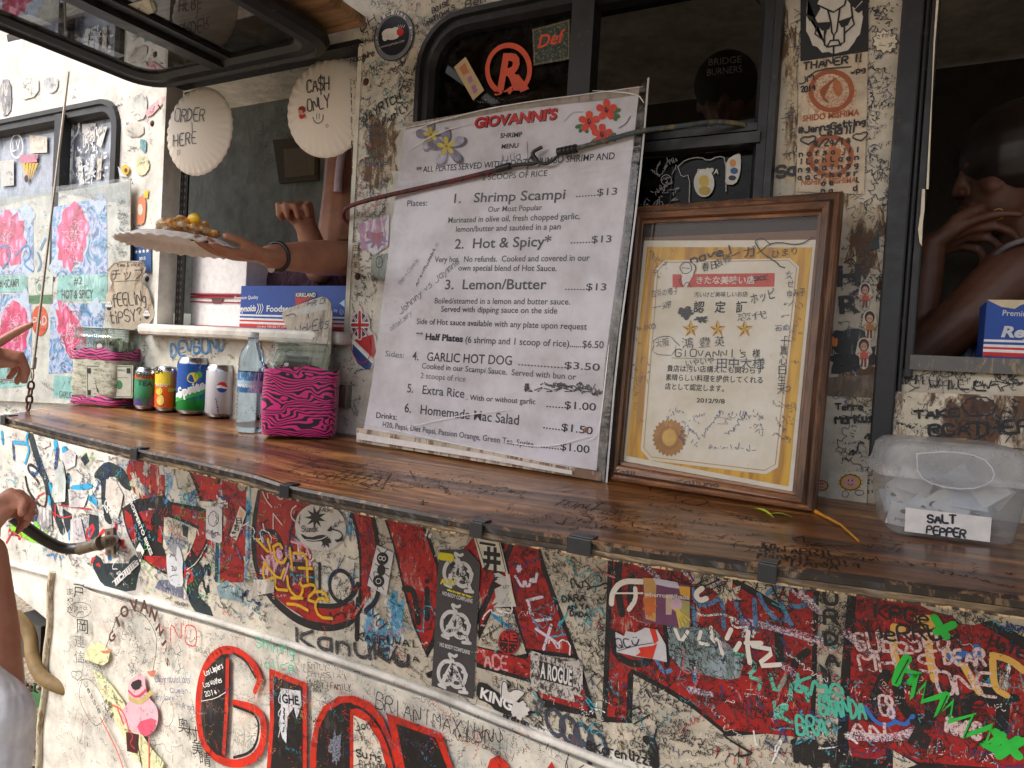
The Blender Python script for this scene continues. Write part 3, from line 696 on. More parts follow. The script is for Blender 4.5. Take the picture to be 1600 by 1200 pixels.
def L_N2(p):
    p.poly(cF(375, 160, 900, 225, 1600, 330, 1750, 340, 1750, 1400, 290, 1400, 330, 700), KP)
    p.poly(cF(440, 165, 900, 240, 1000, 300, 1110, 330, 1130, 380, 1300, 380, 1600, 550, 1750, 600, 1750, 1400, 400, 1300, 380, 1190, 400, 600), RP, .0010)
    p.poly(cF(850, 230, 1600, 325, 1750, 340, 1750, 520, 1600, 470, 1370, 350, 1250, 385, 1150, 370, 1100, 320, 960, 285), CP, .0013)
    p.poly(cF(1300, 368, 1362, 348, 1600, 465, 1750, 540, 1750, 620, 1600, 545), KP, .0016)
    for q, w in (((640, 720, 560, 900, 540, 1030), .016), ((720, 760, 740, 940, 860, 1060, 960, 1080, 930, 800), .015), ((1100, 850, 1100, 1030), .016), ((1200, 1050, 1200, 900, 1300, 860, 1380, 920), .014), ((1370, 700, 1370, 860), .02), ((1460, 880, 1440, 1130), .016), ((1400, 880, 1540, 890), .012)): p.ribbon(cF(*q), w, KP, .0014, sm=2)
    p.poly(cF(640, 1230, 900, 1350, 640, 1400), KP, .0015); p.poly(cF(690, 1250, 860, 1350, 690, 1400), CP, .0018)
letter(L_N2, 'painted red second letter N')
# coloured tags written over the right letters
def tags(p):
    gr = flat((40, 205, 70), .5); wh = dry((226, 200, 198), .5, .6); ye = dry((226, 180, 90), .5, .85); bl = dry((50, 110, 190), .5, .95); bk = INK; tl = dry((80, 190, 165), .5, .85)
    p.ribbon(cF(790, 610, 740, 680, 710, 780), .013, gr, .003, sm=1); p.ribbon(cF(740, 690, 870, 715, 790, 790, 850, 720, 820, 890, 920, 780, 890, 910, 1060, 860), .0085, gr, .0031, sm=0)
    p.ribbon(cF(1060, 860, 990, 1010, 1105, 910, 1080, 1050, 1250, 1000, 1180, 1150, 1380, 1080, 1330, 1200, 1450, 1140), .010, gr, .0032, sm=0)
    p.ribbon(cF(1450, 1140, 1380, 1230, 1300, 1195, 1410, 1260, 1560, 1170), .010, gr, .0032, sm=0); p.ribbon(cF(1400, 1120, 1560, 1290), .012, gr, .0034); p.ribbon(cF(1590, 1180, 1420, 1290), .010, gr, .0034)
    p.ribbon(cF(975, 325, 1060, 460), .011, gr, .0034); p.ribbon(cF(1110, 375, 990, 430), .011, gr, .0035)
    for q in ((790, 612, 700, 780, 815, 800), (870, 712, 830, 890), (1060, 862, 990, 1010, 1080, 1000), (1250, 995, 1180, 1150)): p.ribbon([(a + 1.5, b + 1.5) for a, b in cF(*q)], .0016, bk, .0038, sm=0)
    for s, a, b, h, m, w in (('GUBSSED', (440, 560), (1090, 560), 28, wh, .0045), ('MHTS', (470, 700), (1000, 700), 26, wh, .004), ('DEAR', (1050, 650), (1330, 660), 24, wh, .0045), ('KPGe', (570, 330), (930, 380), 20, bk, .0035), ('NeRRUD', (540, 490), (1150, 480), 22, bk, .0035),
                          ('HATER', (1350, 520), (1660, 640), 17, bk, .0035), ('AN', (400, 1150), (640, 1180), 26, wh, .004), ('E8', (610, 1010), (700, 1015), 30, wh, .004), ('ONE', (1000, 850), (1400, 870), 34, wh, .0045), ('RAPS', (1060, 1120), (1290, 1180), 24, wh, .006),
                          ('Jean', (1440, 400), (1600, 425), 11, INKB, .003), ('76', (800, 1190), (920, 1230), 30, bk, .0075)):
        p.hand(s, cF(*a, 0, 0)[0], cF(*b, 0, 0)[0], h, w, m, .0026, .25, 2)
    for q, m, w in (((700, 390, 690, 560, 720, 650), ye, .011), ((930, 480, 950, 640, 980, 760), ye, .011), ((700, 390, 760, 410), ye, .009), ((860, 340, 960, 330, 980, 380, 900, 390), ye, .01), ((1060, 560, 1070, 600, 1140, 640), ye, .01), ((1180, 660, 1290, 850), ye, .01), ((1380, 620, 1390, 820, 1480, 870), ye, .009), ((1380, 590, 1500, 620, 1600, 700), ye, .01),
                    ((1080, 590, 1110, 640, 1180, 570, 1220, 600, 1280, 580, 1270, 530), bl, .009), ((500, 950, 560, 1050, 640, 1080, 720, 1050), bl, .006), ((690, 960, 680, 1040, 780, 1080, 830, 1010), bl, .006)): p.ribbon(cF(*q), w, m, .0025, sm=2)
    for s, a, b, h in (('KMB', (10, 830), (330, 930), 26), ('BRA', (30, 1130), (230, 1150), 30), ('BAANDA', (190, 1000), (500, 1030), 28)): p.hand(s, cF(*a, 0, 0)[0], cF(*b, 0, 0)[0], h, .0045, tl, .0024, .3, 2)
    for i, c in enumerate('ORDA'): p.hand(c, cF(215 + 4 * i, 235 + 140 * i, 0, 0)[0], cF(300 + 4 * i, 240 + 140 * i, 0, 0)[0], 20, .0055, bk, .0024, .1, 2)
    p.poly(cF(180, 650, 260, 720, 260, 900, 230, 880), KP, .002)
    p.hand('100NY', cF(0, 1330, 0, 0)[0], cF(300, 1370, 0, 0)[0], 34, .009, bk, .002, .2, 2)
    for q in ((370, 440, 470, 520, 560, 600), (0, 430, 100, 470, 220, 500), (20, 130, 130, 240), (380, 1150, 700, 1170, 850, 1110)): p.ribbon(cF(*q), .013, dry((222, 200, 214), .6, .55), .0021)
    yl = flat((226, 178, 30), .5)
    for q in ((110, 410, 230, 540, 200, 410), (240, 470, 290, 440, 310, 480), (240, 470, 260, 580, 320, 600, 340, 560), (370, 480, 390, 650), (400, 520, 500, 520, 510, 740), (440, 635, 545, 640), (170, 590, 160, 720, 230, 800), (170, 590, 290, 740, 330, 640), (170, 740, 260, 700, 250, 800, 350, 810), (350, 700, 360, 800, 440, 880, 480, 800, 450, 750), (470, 780, 550, 760, 580, 800, 500, 880, 560, 900), (560, 820, 640, 820, 680, 910, 610, 860, 560, 920, 600, 1020, 700, 1030), (350, 915, 430, 920, 510, 965), (380, 870, 470, 870)):
        p.ribbon(cC(*q), .0072, yl, .0026, sm=1)
    pk = dry((220, 160, 180), .5, .8)
    for q in ((220, 520, 330, 500, 250, 640), (380, 430, 500, 460, 520, 540), (150, 540, 200, 620), (360, 600, 320, 730)): p.ribbon(cC(*q), .0055, pk, .0023)
    for q in ((150, 20, 180, 100, 230, 160), (200, 90, 190, 30, 240, 50), (260, 60, 300, 110, 330, 60), (240, 210, 240, 330), (240, 210, 310, 300), (160, 290, 170, 340), (420, 150, 380, 180, 380, 240, 410, 270)): p.ribbon(cC(*q), .0035, dry((220, 200, 200), .5, .9), .0024)
    for q in ((150, 180, 280, 330), (310, 640, 560, 1060)): pass
    cy = dry((40, 160, 205), .5, .95)
    for q, m, w in (((255, 200, 240, 300, 270, 350, 230, 480), cy, .010), ((130, 290, 230, 300), cy, .012), ((120, 290, 130, 440), INKB, .012), ((500, 290, 510, 360), cy, .02), ((520, 350, 500, 520), INKB, .016), ((650, 700, 820, 680), cy, .016), ((690, 700, 860, 830), cy, .018), ((800, 780, 850, 690), flat((226, 224, 218)), .016), ((450, 660, 470, 740), cy, .014), ((440, 780, 450, 840), cy, .012), ((570, 360, 590, 350), cy, .02), ((20, 200, 30, 300), cy, .012), ((350, 500, 330, 580, 290, 560), INKB, .010),
                    ((530, 850, 820, 890), dry((205, 40, 60), .5, .95), .005), ((400, 740, 330, 780, 270, 980), dry((205, 50, 40), .5, .9), .005), ((470, 910, 560, 970, 640, 950), dry((205, 50, 50), .5, .9), .004),
                    ((210, 790, 250, 820), dry((130, 200, 50), .5, 1), .018), ((400, 900, 430, 960, 420, 1080), dry((130, 205, 50), .5, 1), .018), ((110, 1050, 250, 1140, 400, 1180), dry((130, 205, 50), .5, 1), .02), ((320, 1020, 350, 1060), dry((130, 205, 50), .5, 1), .02)): p.ribbon(cA(*q), w, m, .0020)
    for q in ((100, 1110, 60, 1190), (180, 1080, 200, 1140), (690, 1010, 720, 980, 730, 1180), (500, 850, 500, 960)): p.ribbon(cA(*q), .006, dry((205, 40, 50), .5, .95), .0021)
q = Part(WALL); tags(q); q.split('spray_stroke', truck)
def words(p):
    for s, a, b, h, m, w in (('Kanuku', (465, 1005), (640, 1040), 26, dry((52, 52, 58), .6, .65), .009), ('KAORUWAI', (560, 1000), (652, 1012), 12, INK, .003), ('MALIA', (600, 1030), (655, 1034), 10, INK, .003), ('NAVE', (400, 955), (418, 925), 7, INK, .0022),
                          ('@Karenlizzz', (918, 1170), (1022, 1196), 14, INK, .0034), ('Brennan', (788, 1120), (826, 1133), 7, INK, .003), ('DARA', (880, 940), (915, 938), 10, INK, .003), ('AN YA', (888, 953), (922, 950), 8, INK, .003), ('DADA', (892, 962), (920, 964), 8, INK, .0026),
                          ('PONONI', (275, 944), (296, 948), 5, INK, .0018), ('12', (836, 1112), (852, 1112), 18, INKG, .008), ('TAKER', (330, 1090), (380, 1100), 1, INK, .001), ('dbc', (690, 962), (700, 965), 1, INK, .001)):
        if h > 1: p.hand(s, a, b, h, w, m, .0028, .15, 2)
    for i in range(4): p.ring((868 + i * 22, 1128 + i * 12), 12, 22, .0085, dry((62, 66, 80), .6, .8), .002, rot=-.35, wob=.04)
    p.ribbon([(900, 1162), (912, 1155)], .003, INK, .002); p.ribbon([(1010, 1155), (1022, 1158), (1024, 1195)], .016, KP, .002); p.blot((902, 1152), 8, 7, dry((70, 74, 86), .6, .8), .002)
    p.ribbon([(892, 1150), (902, 1160), (921, 1163), (922, 1190)], .012, dry((70, 74, 86), .6, .85), .002)
q = Part(WALL); words(q); q.split('marker_word', truck)
# thousands of signatures nobody could count
LOW = [(0, 665), (207, 716), (445, 780), (730, 838), (1025, 885), (1210, 908), (1600, 962), (1600, 1200), (985, 1200), (665, 1070), (400, 980), (150, 908), (0, 870)]
q = Part(WALL, .0022)
dk = [INK] * 7 + [INKG] * 4 + [INKB, INKC, INKV, INKR]
scribbles(q, LOW, 900, dk, (.006, .022), (.0007, .0016)); scribbles(q, LOW, 1100, [INK] * 5 + [INKG, INKW], (.004, .010), (.0005, .0010))
scribbles(q, LOW, 110, [INKG, INKW, INKC, INK, INKB, dry((200, 120, 120), .5, .5)], (.02, .05), (.002, .004), letters=(2, 5))
scribbles(q, [(440, 770), (1600, 950), (1600, 1200), (985, 1200), (665, 1070), (440, 990)], 900, [INK] * 5 + [INKG], (.004, .012), (.0006, .0013), ang=1.2)
scribbles(q, [(1600, 975), (2300, 1070), (2300, 1600), (1200, 1290), (1600, 1205)], 420, dk, (.006, .022), (.0007, .0018)); scribbles(q, [(560, -5), (690, -2), (760, -40), (1220, -130), (1400, -30), (1420, -420), (380, -330)], 260, dk, (.006, .018), (.0007, .0016)); scribbles(q, [(1600, 575), (2300, 600), (2300, 900), (1600, 815)], 90, dk, (.006, .018))
FL = [(0, 670), (207, 718), (420, 772), (420, 975), (150, 900), (0, 862)]
ck = [INK] * 5 + [INKB, INKC, INKR, INKG, dry((110, 190, 70), .5, .7), dry((46, 140, 200), .5, .9)]
scribbles(q, FL, 420, ck, (.006, .02), (.0008, .002), ang=1.1); scribbles(q, FL, 36, [TP, KP, dry((46, 140, 200), .5, .9), dry((200, 40, 50), .5, .9), flat((226, 224, 220))], (.03, .06), (.006, .012), letters=(1, 2), ang=1.4, lift=.0008)
q.build('marker_scribbles', truck, kind='stuff')
q = Part(WALL, .0016)
scribbles(q, px(5, 400 - 300, 160, 150, 240, 150, 240, 620, 205, 620, 205, 290, 5, 290), 90, [INKG, dry((190, 190, 185), .6, .4), INKV, INK], (.006, .016), (.0008, .0016), holes=[px(0, 190, 160, 150, 190, 180, 190, 290, 0, 290)])
PIL = px(575, 0, 690, 0, 680, 60, 655, 160, 655, 200, 625, 200, 560, 660, 545, 650, 545, 340, 552, 110)
scribbles(q, PIL, 520, dk, (.004, .014), (.0006, .0014), ang=.9)
scribbles(q, px(690, 0, 800, 0, 690, 40), 18, [INK, INKC], (.008, .014), (.0008, .0014))
scribbles(q, px(240, 520, 545, 520, 545, 670, 240, 640), 190, dk, (.004, .011), (.0006, .0012))
RPI = px(1222, 0, 1405, 0, 1372, 700, 1378, 785, 1290, 775, 1318, 310, 1240, 300, 1215, 310)
scribbles(q, RPI, 380, [INK] * 4 + [INKG] * 2 + [INKB], (.004, .014), (.0006, .0014), ang=.9)
scribbles(q, px(1400, 570, 1600, 572, 1600, 612, 1400, 612), 70, [INK, INKG], (.006, .018), (.0008, .0014))
scribbles(q, px(0, 632, 128, 640, 40, 648, 0, 650), 30, [INKG, INK], (.006, .014))
q.build('marker_scribbles', truck, kind='stuff')
q = Part(WALL)
for s, a, b, h, w in (('Taiki', (540, 78), (572, 72), 11, .0024), ('Nakahiro', (549, 100), (586, 88), 9, .0024), ('DH', (566, 50), (588, 33), 12, .0026), ("'13", (572, 60), (586, 50), 9, .002), ('BOISE', (677, 22), (703, 8), 8, .0026), ('NATIONALS', (670, 40), (712, 16), 8, .0026), ('CELTIC', (676, 53), (708, 30), 8, .0026),
                      ('JAYRICH', (570, 192), (628, 155), 13, .0032), ('FAMILY', (600, 196), (640, 172), 9, .0028), ('Ben', (728, 14), (760, 4), 12, .0024), ('NEMY', (646, 118), (664, 82), 8, .0022), ('&CARLI', (662, 78), (690, 42), 7, .002),
                      ('Sa', (1214, 278), (1242, 274), 16, .006), ('Terre', (1306, 640), (1348, 640), 9, .0026), ('MarKus', (1306, 662), (1364, 658), 11, .0034), ('12/13', (1322, 722), (1362, 680), 8, .0026), ('XHI', (1395, 600), (1450, 600), 12, .0022), ('WILL', (1450, 606), (1540, 610), 14, .0024),
                      ('KECH', (257, 268), (257, 308), 6, .0022), ('Hi', (1548, 580), (1580, 588), 12, .004)):
    q.hand(s, a, b, h, w, INK, .003, .15, 1)
q.hand('HAPPY CUT SALON', (549, 125), (551, 272), 6, .0016, INK, .003); q.hand('HUBZANO TV', (762, 10), (796, 4), 4, .0014, INKC, .003)
q.text('「DEVBOND」', (263, 555), (352, 545), 16, dry((30, 130, 200), .5, 1), .003) if 0 else q.hand('DEVBOND', (268, 557), (352, 548), 22, .0042, dry((30, 130, 200), .5, 1), .003, .2, 2)
for s, a, b, h in (('H', (1308, 447), (1345, 445), 32), ('R', (1312, 490), (1345, 487), 28)): q.text(s, a, b, h, dry((58, 56, 58), .6, .9), .0024, .03)
for c, rx, ry, m in (((1240, 150), 10, 110, 0), ((1350, 360), 34, 60, 0), ((1345, 410), 26, 18, 0), ((1330, 560), 32, 28, 1), ((1345, 600), 30, 24, 0), ((1235, 250), 14, 50, 0), ((600, 230), 24, 46, 0), ((590, 260), 26, 34, 0), ((1350, 620), 26, 16, 0), ((618, 580), 10, 30, 0), ((1225, 70), 9, 50, 0)):
    q.blot(c, rx, ry, worn((112, 84, 60), (190, 176, 150), .9, .7, 45) if not m else dry((46, 46, 50), .6, .9), .0012, .4)
q.split('marker_word', truck)
# ================================================================== stickers and posters stuck to the truck
def sticker(label=None, lift=.003, parent=None, name='sticker', surf=WALL, solid=0):
    p = Part(surf, lift); p._n = (name, parent or truck, label); return p
def done(p, **k): return p.build(p._n[0], p._n[1], label=p._n[2], **k)
def L2(p, i=1): return p.lift + .0006 * i
GREYD = (52, 52, 56); PAPER = (226, 222, 212); AGED = (214, 196, 170)
AGEDM = worn(AGED, (150, 120, 90), .35, .5, 30)
# round blue and grey jum sticker
p = sticker('round dark and grey sticker with a white dog and red ball')
c = (617, 57); p.disc(c, 31, 40, (24, 30, 46), rot=.25); p.ring(c, 26.5, 35, .010, (120, 124, 132), L2(p), rot=.25); p.disc(c, 21, 28, (20, 26, 40), L2(p, 2), rot=.25)
s = 'THE ORIGINAL JUM'
for i, ch in enumerate(s):
    t = math.radians(200 - i * 14.5 + 12); x, y = 617 + 26.5 * math.cos(t) + 1, 57 - 34 * math.sin(t); tx, ty = math.sin(t) * 2.6, math.cos(t) * 2.6
    if ch != ' ': p.text(ch, (x - tx, y - ty + 1), (x + tx, y + ty + 1), 6.5, WHT, L2(p, 3), .02)
p.disc((613, 55), 14, 9, WHT, L2(p, 4)); p.disc((604, 60), 4, 6, WHT, L2(p, 4.5)); p.disc((621, 49), 6, 5, WHT, L2(p, 4.6)); p.disc((628, 52), 5.5, 6.5, (200, 40, 36), L2(p, 5))
for i in range(4): p.ribbon([(624 + i * 3, 45), (625 + i * 3.4, 41)], .001, WHT, L2(p, 5))
p.text('WWW.JUMUSA.COM', (598, 77), (634, 67), 3, WHT, L2(p, 5)); done(p)
# window 2 stickers (on the glass)
G2 = wallat(.004)
win_pane = win2
p = sticker('orange letter R in a ring with 34', parent=win_pane, surf=Surf(Vector((0, YW + .018, 1.5)), Vector((1, 0, 0)), Vector((0, 0, 1))), lift=.004)
OR = flat((214, 74, 24), .45)
p.ring((796, 110), 33, 38, .0105, OR, None, 40, a0=2.2, a1=7.2); p.text('R', (779, 140), (817, 140), 56, OR, L2(p), .035); p.text('34', (774, 150), (802, 147), 11, OR, L2(p), .03, .2)
p.poly([(800, 118), (812, 118), (829, 140), (815, 146)], OR, L2(p, 2)); done(p)
G2S = Surf(Vector((0, YW + .018, 1.5)), Vector((1, 0, 0)), Vector((0, 0, 1)))
p = sticker('square camouflage sticker with orange script word', parent=win_pane, surf=G2S, lift=.004)
cm = bpy.data.materials.new('camo_print'); n_, b_ = nodes(cm); n_.links.new(ramp(n_, noise(n_, coords(n_), 260, 2), [(.42, (20, 34, 30)), (.5, (66, 78, 50)), (.56, (24, 40, 34)), (.62, (120, 112, 84))], 'CONSTANT'), b_.inputs['Base Color'])
p.poly([(833, 47), (892, 31), (893, 94), (835, 104)], cm); p.text('Def', (842, 77), (881, 67), 20, OR, L2(p), .02, .25)
for a, b in (((835, 49), (890, 34)), ((890, 34), (890, 92)), ((890, 92), (837, 102)), ((837, 102), (835, 49))): p.ribbon([a, b], .0008, (170, 140, 90), L2(p))
done(p)
p = sticker('tilted yellowed picture card', parent=win_pane, surf=G2S, lift=.004); p.poly([(711, 106), (729, 90), (758, 142), (741, 158)], (196, 172, 128)); p.poly([(719, 108), (728, 100), (735, 114), (726, 119)], (190, 110, 70), L2(p)); p.poly([(731, 124), (738, 119), (741, 128), (735, 132)], (176, 120, 160), L2(p)); p.poly([(738, 137), (744, 133), (748, 144), (742, 148)], (176, 110, 160), L2(p)); done(p)
p = sticker('t-shirt outline sticker with the letters ERAA', parent=win_pane, surf=G2S, lift=.004)
gw = dry((170, 168, 160), .5, .9)
p.ribbon(zC(1040, 1045, 1090, 1000, 1180, 985, 1230, 1010, 1290, 980, 1340, 990, 1340, 1200), .0016, gw); p.ribbon(zC(1040, 1045, 1065, 1115, 1115, 1090, 1110, 1300), .0016, gw)
p.text('ER♥A', zC(1160, 1092, 0, 0)[0], zC(1295, 1092, 0, 0)[0], 8, (200, 198, 190), L2(p), .02); p.ball(WALL.p(1100, 293, .0), .001, gw)
p.disc((1101, 287), 16, 22, (216, 212, 200), L2(p)); p.disc((1101, 284), 8, 9, (214, 180, 80), L2(p, 2)); p.disc((1102, 299), 9, 7, (190, 160, 70), L2(p, 2)); done(p)
p = sticker('small cut out figure sticker in blue and orange', parent=win_pane, surf=G2S, lift=.004)
p.poly(zC(1340, 1005, 1415, 960, 1435, 975, 1430, 1090, 1400, 1160, 1330, 1155, 1345, 1080), (210, 206, 196), sm=1); p.disc((1146, 256), 5, 6, (206, 140, 80), L2(p)); p.disc((1148, 268), 6, 5, (50, 90, 150), L2(p)); p.disc((1145, 279), 6, 4, (40, 40, 60), L2(p)); done(p)
p = sticker('white paint pen doodles on the dark pane', parent=win_pane, surf=G2S, lift=.004)
wp = dry((170, 168, 162), .5, .9)
scribbles(p, [(1008, 245), (1060, 240), (1070, 340), (1000, 345)], 26, [wp], (.008, .018), (.0009, .0016), ang=1.4); p.ring((1042, 282), 8, 8, .0014, wp); p.ring((1032, 268), 5, 6, .0012, wp, a1=4)
scribbles(p, [(1140, 330), (1190, 330), (1190, 380), (1140, 380)], 10, [dry((190, 170, 130), .5, .9)], (.01, .03), (.0012, .002)); done(p)
p = sticker('pale strip sticker above the certificate', parent=win_pane, surf=G2S, lift=.005); p.poly([(1040, 344), (1143, 343), (1143, 357), (1040, 359)], (200, 198, 190)); p.hand('RileyROCK', (1071, 355), (1140, 355), 6, .0018, INK, L2(p)); p.ribbon([(1042, 352), (1068, 352), (1060, 346)], .002, INK, L2(p)); done(p)
# right pillar
p = sticker('black square sticker with a geometric white lion face')
p.poly([(1251, -4), (1357, -12), (1357, 81), (1251, 97)], (14, 14, 16)); lw = flat((206, 200, 190), .5)
p.poly(zD(250, 0, 240, 90, 290, 130, 330, 60, 310, 30, 350, -60, 450, -60, 520, 40, 545, 60, 590, 10, 590, 100, 595, 110, 575, 220, 555, 240, 540, 270, 500, 320, 440, 335, 412, 345, 380, 330, 340, 335, 310, 300, 280, 290, 262, 240, 240, 200, 240, 130), lw, L2(p))
bk2 = flat((14, 14, 16))
for q in ((300, 155, 395, 150, 385, 190, 340, 200), (440, 140, 525, 110, 500, 165, 460, 180), (238, 95, 290, 115, 260, 140), (540, 70, 590, 20, 595, 70, 565, 90)): p.poly(zD(*q), bk2, L2(p, 2))
for q in ((290, 140, 310, 160, 295, 220, 350, 260, 365, 200, 350, 190), (310, 40, 410, 85, 480, 40, 490, 0), (375, 70, 395, 150, 400, 210, 412, 230, 430, 205, 440, 140, 450, 60), (355, 200, 355, 290, 380, 300), (478, 160, 478, 270, 445, 290), (525, 110, 540, 160, 475, 220), (370, 300, 390, 262, 440, 258, 455, 290), (380, 300, 410, 295, 445, 290), (412, 230, 412, 258), (411, 298, 411, 345), (350, 190, 300, 160), (520, 40, 530, 120), (238, 95, 310, 155, 390, 150)):
    p.ribbon(zD(*q), .0026, bk2, L2(p, 3), sm=0)
done(p)
ORG_ = worn((200, 120, 70), (200, 150, 110), .5, .6)
def lionstk(lab, c, top):
    p = sticker(lab); p.poly(top, AGEDM); p.disc((c[0], c[1] + 4), 40, 38, dry((206, 130, 80), .6, .25), L2(p, .5)); p.ring(c, 32, 30, .0072, (158, 84, 44), L2(p), 36)
    return p
p = lionstk('pale sticker with a brown ringed lion head and hand written notes above', (1299, 143), [(1249, 98), (1356, 82), (1354, 195), (1247, 200)])
for i in range(9): p.ribbon([(1306 - i * 1.0, 124 + i * .6), (1296 - i * 2.2, 132 + i * 1.5), (1288 - i * 1.6 + i * i * .3, 150 + i * 1.4)], .0022, (150, 76, 36), L2(p, 2), sm=2)
p.poly([(1302, 122), (1312, 128), (1317, 140), (1313, 152), (1306, 150), (1302, 140)], (176, 104, 60), L2(p, 1.5)); p.text('SHIDO MISHIMA', (1254, 191), (1343, 181), 9.5, (166, 84, 36), L2(p), .035)
p.hand('THANER !!', (1256, 110), (1342, 98), 11, .0026, INK, L2(p, 3)); p.ribbon([(1262, 122), (1280, 110), (1330, 106)], .002, INK, L2(p, 3)); p.hand('wpg', (1330, 118), (1352, 113), 7, .0020, INK, L2(p, 3)); p.hand('2014', (1252, 146), (1274, 142), 9, .0020, INK, L2(p, 3)); p.hand('JM', (1250, 134), (1272, 126), 9, .002, INK, L2(p, 3)); done(p)
p = lionstk('pale sticker with faded brown ring under a hand written date', (1298, 245), [(1247, 200), (1354, 195), (1350, 304), (1244, 300)])
p.poly([(1280, 262), (1300, 228), (1314, 236), (1310, 262)], (176, 104, 60), L2(p, 1.5)); p.text('NISHIKA MISHIMA', (1252, 290), (1338, 286), 9, dry((176, 96, 50), .6, .7), L2(p), .03)
p.hand('#JennsGetting', (1248, 210), (1352, 196), 9, .0026, INK, L2(p, 3)); p.hand('Leid!!!', (1281, 213), (1332, 209), 9, .0026, INK, L2(p, 3)); p.hand('4/24/14', (1271, 231), (1328, 226), 10, .0024, INK, L2(p, 3)); p.hand('~', (1252, 228), (1268, 226), 12, .0022, INK, L2(p, 3)); p.hand('~', (1334, 224), (1350, 220), 12, .0022, INK, L2(p, 3))
for r, s in enumerate(('nofsajii', 'iLohLaen', 'ngsaTnsg', 'aacrhesr', '   oe  l', '   na  d')):
    for k, ch in enumerate(s): p.hand(ch, (1249 + k * 12.5 - r * .6, 246 + r * 12 - k), (1254 + k * 12.5 - r * .6, 245.5 + r * 12 - k), 7.5, .0021, INK, L2(p, 3))
done(p)
p = sticker('spiky speech bubble drawn in black'); pts = [(1383 + (17 if i % 2 else 21) * math.cos(i * PI / 11), 66 + (15 if i % 2 else 20) * math.sin(i * PI / 11)) for i in range(23)]
p.poly(pts[:-1], dry((220, 210, 190), .6, .9)); p.ribbon(pts, .0014, INK, L2(p), sm=0); p.text('さすがな', (1370, 62), (1396, 58), 6, BLK, L2(p)); p.text('〜す', (1373, 76), (1396, 74), 6, BLK, L2(p)); done(p)
p = sticker('black rounded sticker beside the little hand'); p.poly([(1300, 515), (1318, 518), (1326, 513), (1350, 514), (1357, 530), (1352, 552), (1330, 556), (1300, 552)], worn((40, 42, 46), (120, 120, 120), .6), sm=2); done(p)
for lab, c, dress, hair, s in (('small girl sticker in a coral dress, topmost', (1352, 463), (196, 90, 72), (70, 50, 54), 1), ('small girl sticker in a mustard dress', (1359, 508), (176, 120, 50), (50, 34, 30), 1.1), ('small girl sticker with a hair bun and coral dress', (1350, 552), (206, 96, 78), (84, 50, 46), 1.15)):
    p = sticker(lab, .0042); x, y = c; f = lambda *a: [(x + a[i] * s, y + a[i+1] * s) for i in range(0, len(a), 2)]
    p.poly(f(-8, -18, 0, -22, 8, -18, 10, -6, 12, 0, 6, 4, 6, 18, 0, 23, -6, 18, -6, 4, -12, 2, -10, -6), (216, 206, 190), sm=1); p.disc(f(0, -11)[0], 7 * s, 8.5 * s, hair, L2(p)); p.disc(f(0, -9)[0], 4.6 * s, 5.6 * s, (206, 160, 136), L2(p, 2))
    p.poly(f(-4, -4, 4, -4, 7, 8, -6, 8), dress, L2(p)); p.ribbon(f(-3, -2, -9, 1), .003, (206, 160, 136), L2(p, 2)); p.ribbon(f(3, -2, 9, 0), .003, (206, 160, 136), L2(p, 2)); p.ribbon(f(-2, 8, -3, 18), .003, (120, 70, 60), L2(p, 2)); p.ribbon(f(2, 8, 2, 18), .003, (120, 70, 60), L2(p, 2))
    p.disc(f(-2, -9)[0], .8, 1, BLK, L2(p, 3)); p.disc(f(2, -9)[0], .8, 1, BLK, L2(p, 3)); done(p)
p = sticker('small orange hand in a chequered cuff'); p.poly([(1300, 541), (1299, 530), (1302, 524), (1305, 530), (1309, 527), (1309, 542)], (214, 120, 50), sm=1); p.poly([(1299, 543), (1310, 542), (1310, 553), (1299, 553)], (205, 203, 198)); 
for i in range(3): p.ribbon([(1299, 545 + i * 3.3), (1310, 545 + i * 3.3)], .0012, BLK, L2(p)); p.ribbon([(1301 + i * 3.4, 543), (1301 + i * 3.4, 553)], .0012, BLK, L2(p))
done(p)
p = sticker('torn brown paper residue', .002); p.poly([(1292, 590), (1370, 585), (1366, 622), (1292, 618)], worn((132, 116, 98), (90, 76, 60), .8)); done(p)
p = sticker('dark slanted scrap'); p.poly([(1372, 360), (1358, 392), (1374, 389)], (44, 52, 56)); done(p)
for c, s in (((1329, 753), 1.0), ((1284, 758), .62)):
    p = sticker('yellow rayed flower face' + (' on white' if s == 1 else ', half hidden by the frame'), .0045); x, y = c
    if s == 1: p.poly([(1296, 735), (1356, 738), (1354, 790), (1290, 778)], (200, 194, 180), p.lift - .0006)
    pts = [(x + (21 if i % 2 else 16) * s * math.cos(i * PI / 14), y + (15 if i % 2 else 11.5) * s * math.sin(i * PI / 14)) for i in range(28)]
    p.poly(pts, (206, 170, 40)); p.ring(c, 16 * s, 12 * s, .0014, (60, 40, 20), L2(p)); p.disc(c, 12 * s, 9 * s, (206, 150, 150), L2(p)); p.disc((x - 3 * s, y - 3), 1, 1.6, BLK, L2(p, 2)); p.disc((x + 3 * s, y - 3), 1, 1.6, BLK, L2(p, 2)); p.ring((x, y + 1), 4 * s, 3 * s, .0008, BLK, L2(p, 2), a0=.2, a1=PI - .2)
    if s == 1: p.ring((x + 14, y + 16), 7, 4, .0008, BLK, L2(p, 2)); p.ring((x - 8, y + 18), 5, 5, .0008, BLK, L2(p, 2))
    done(p)
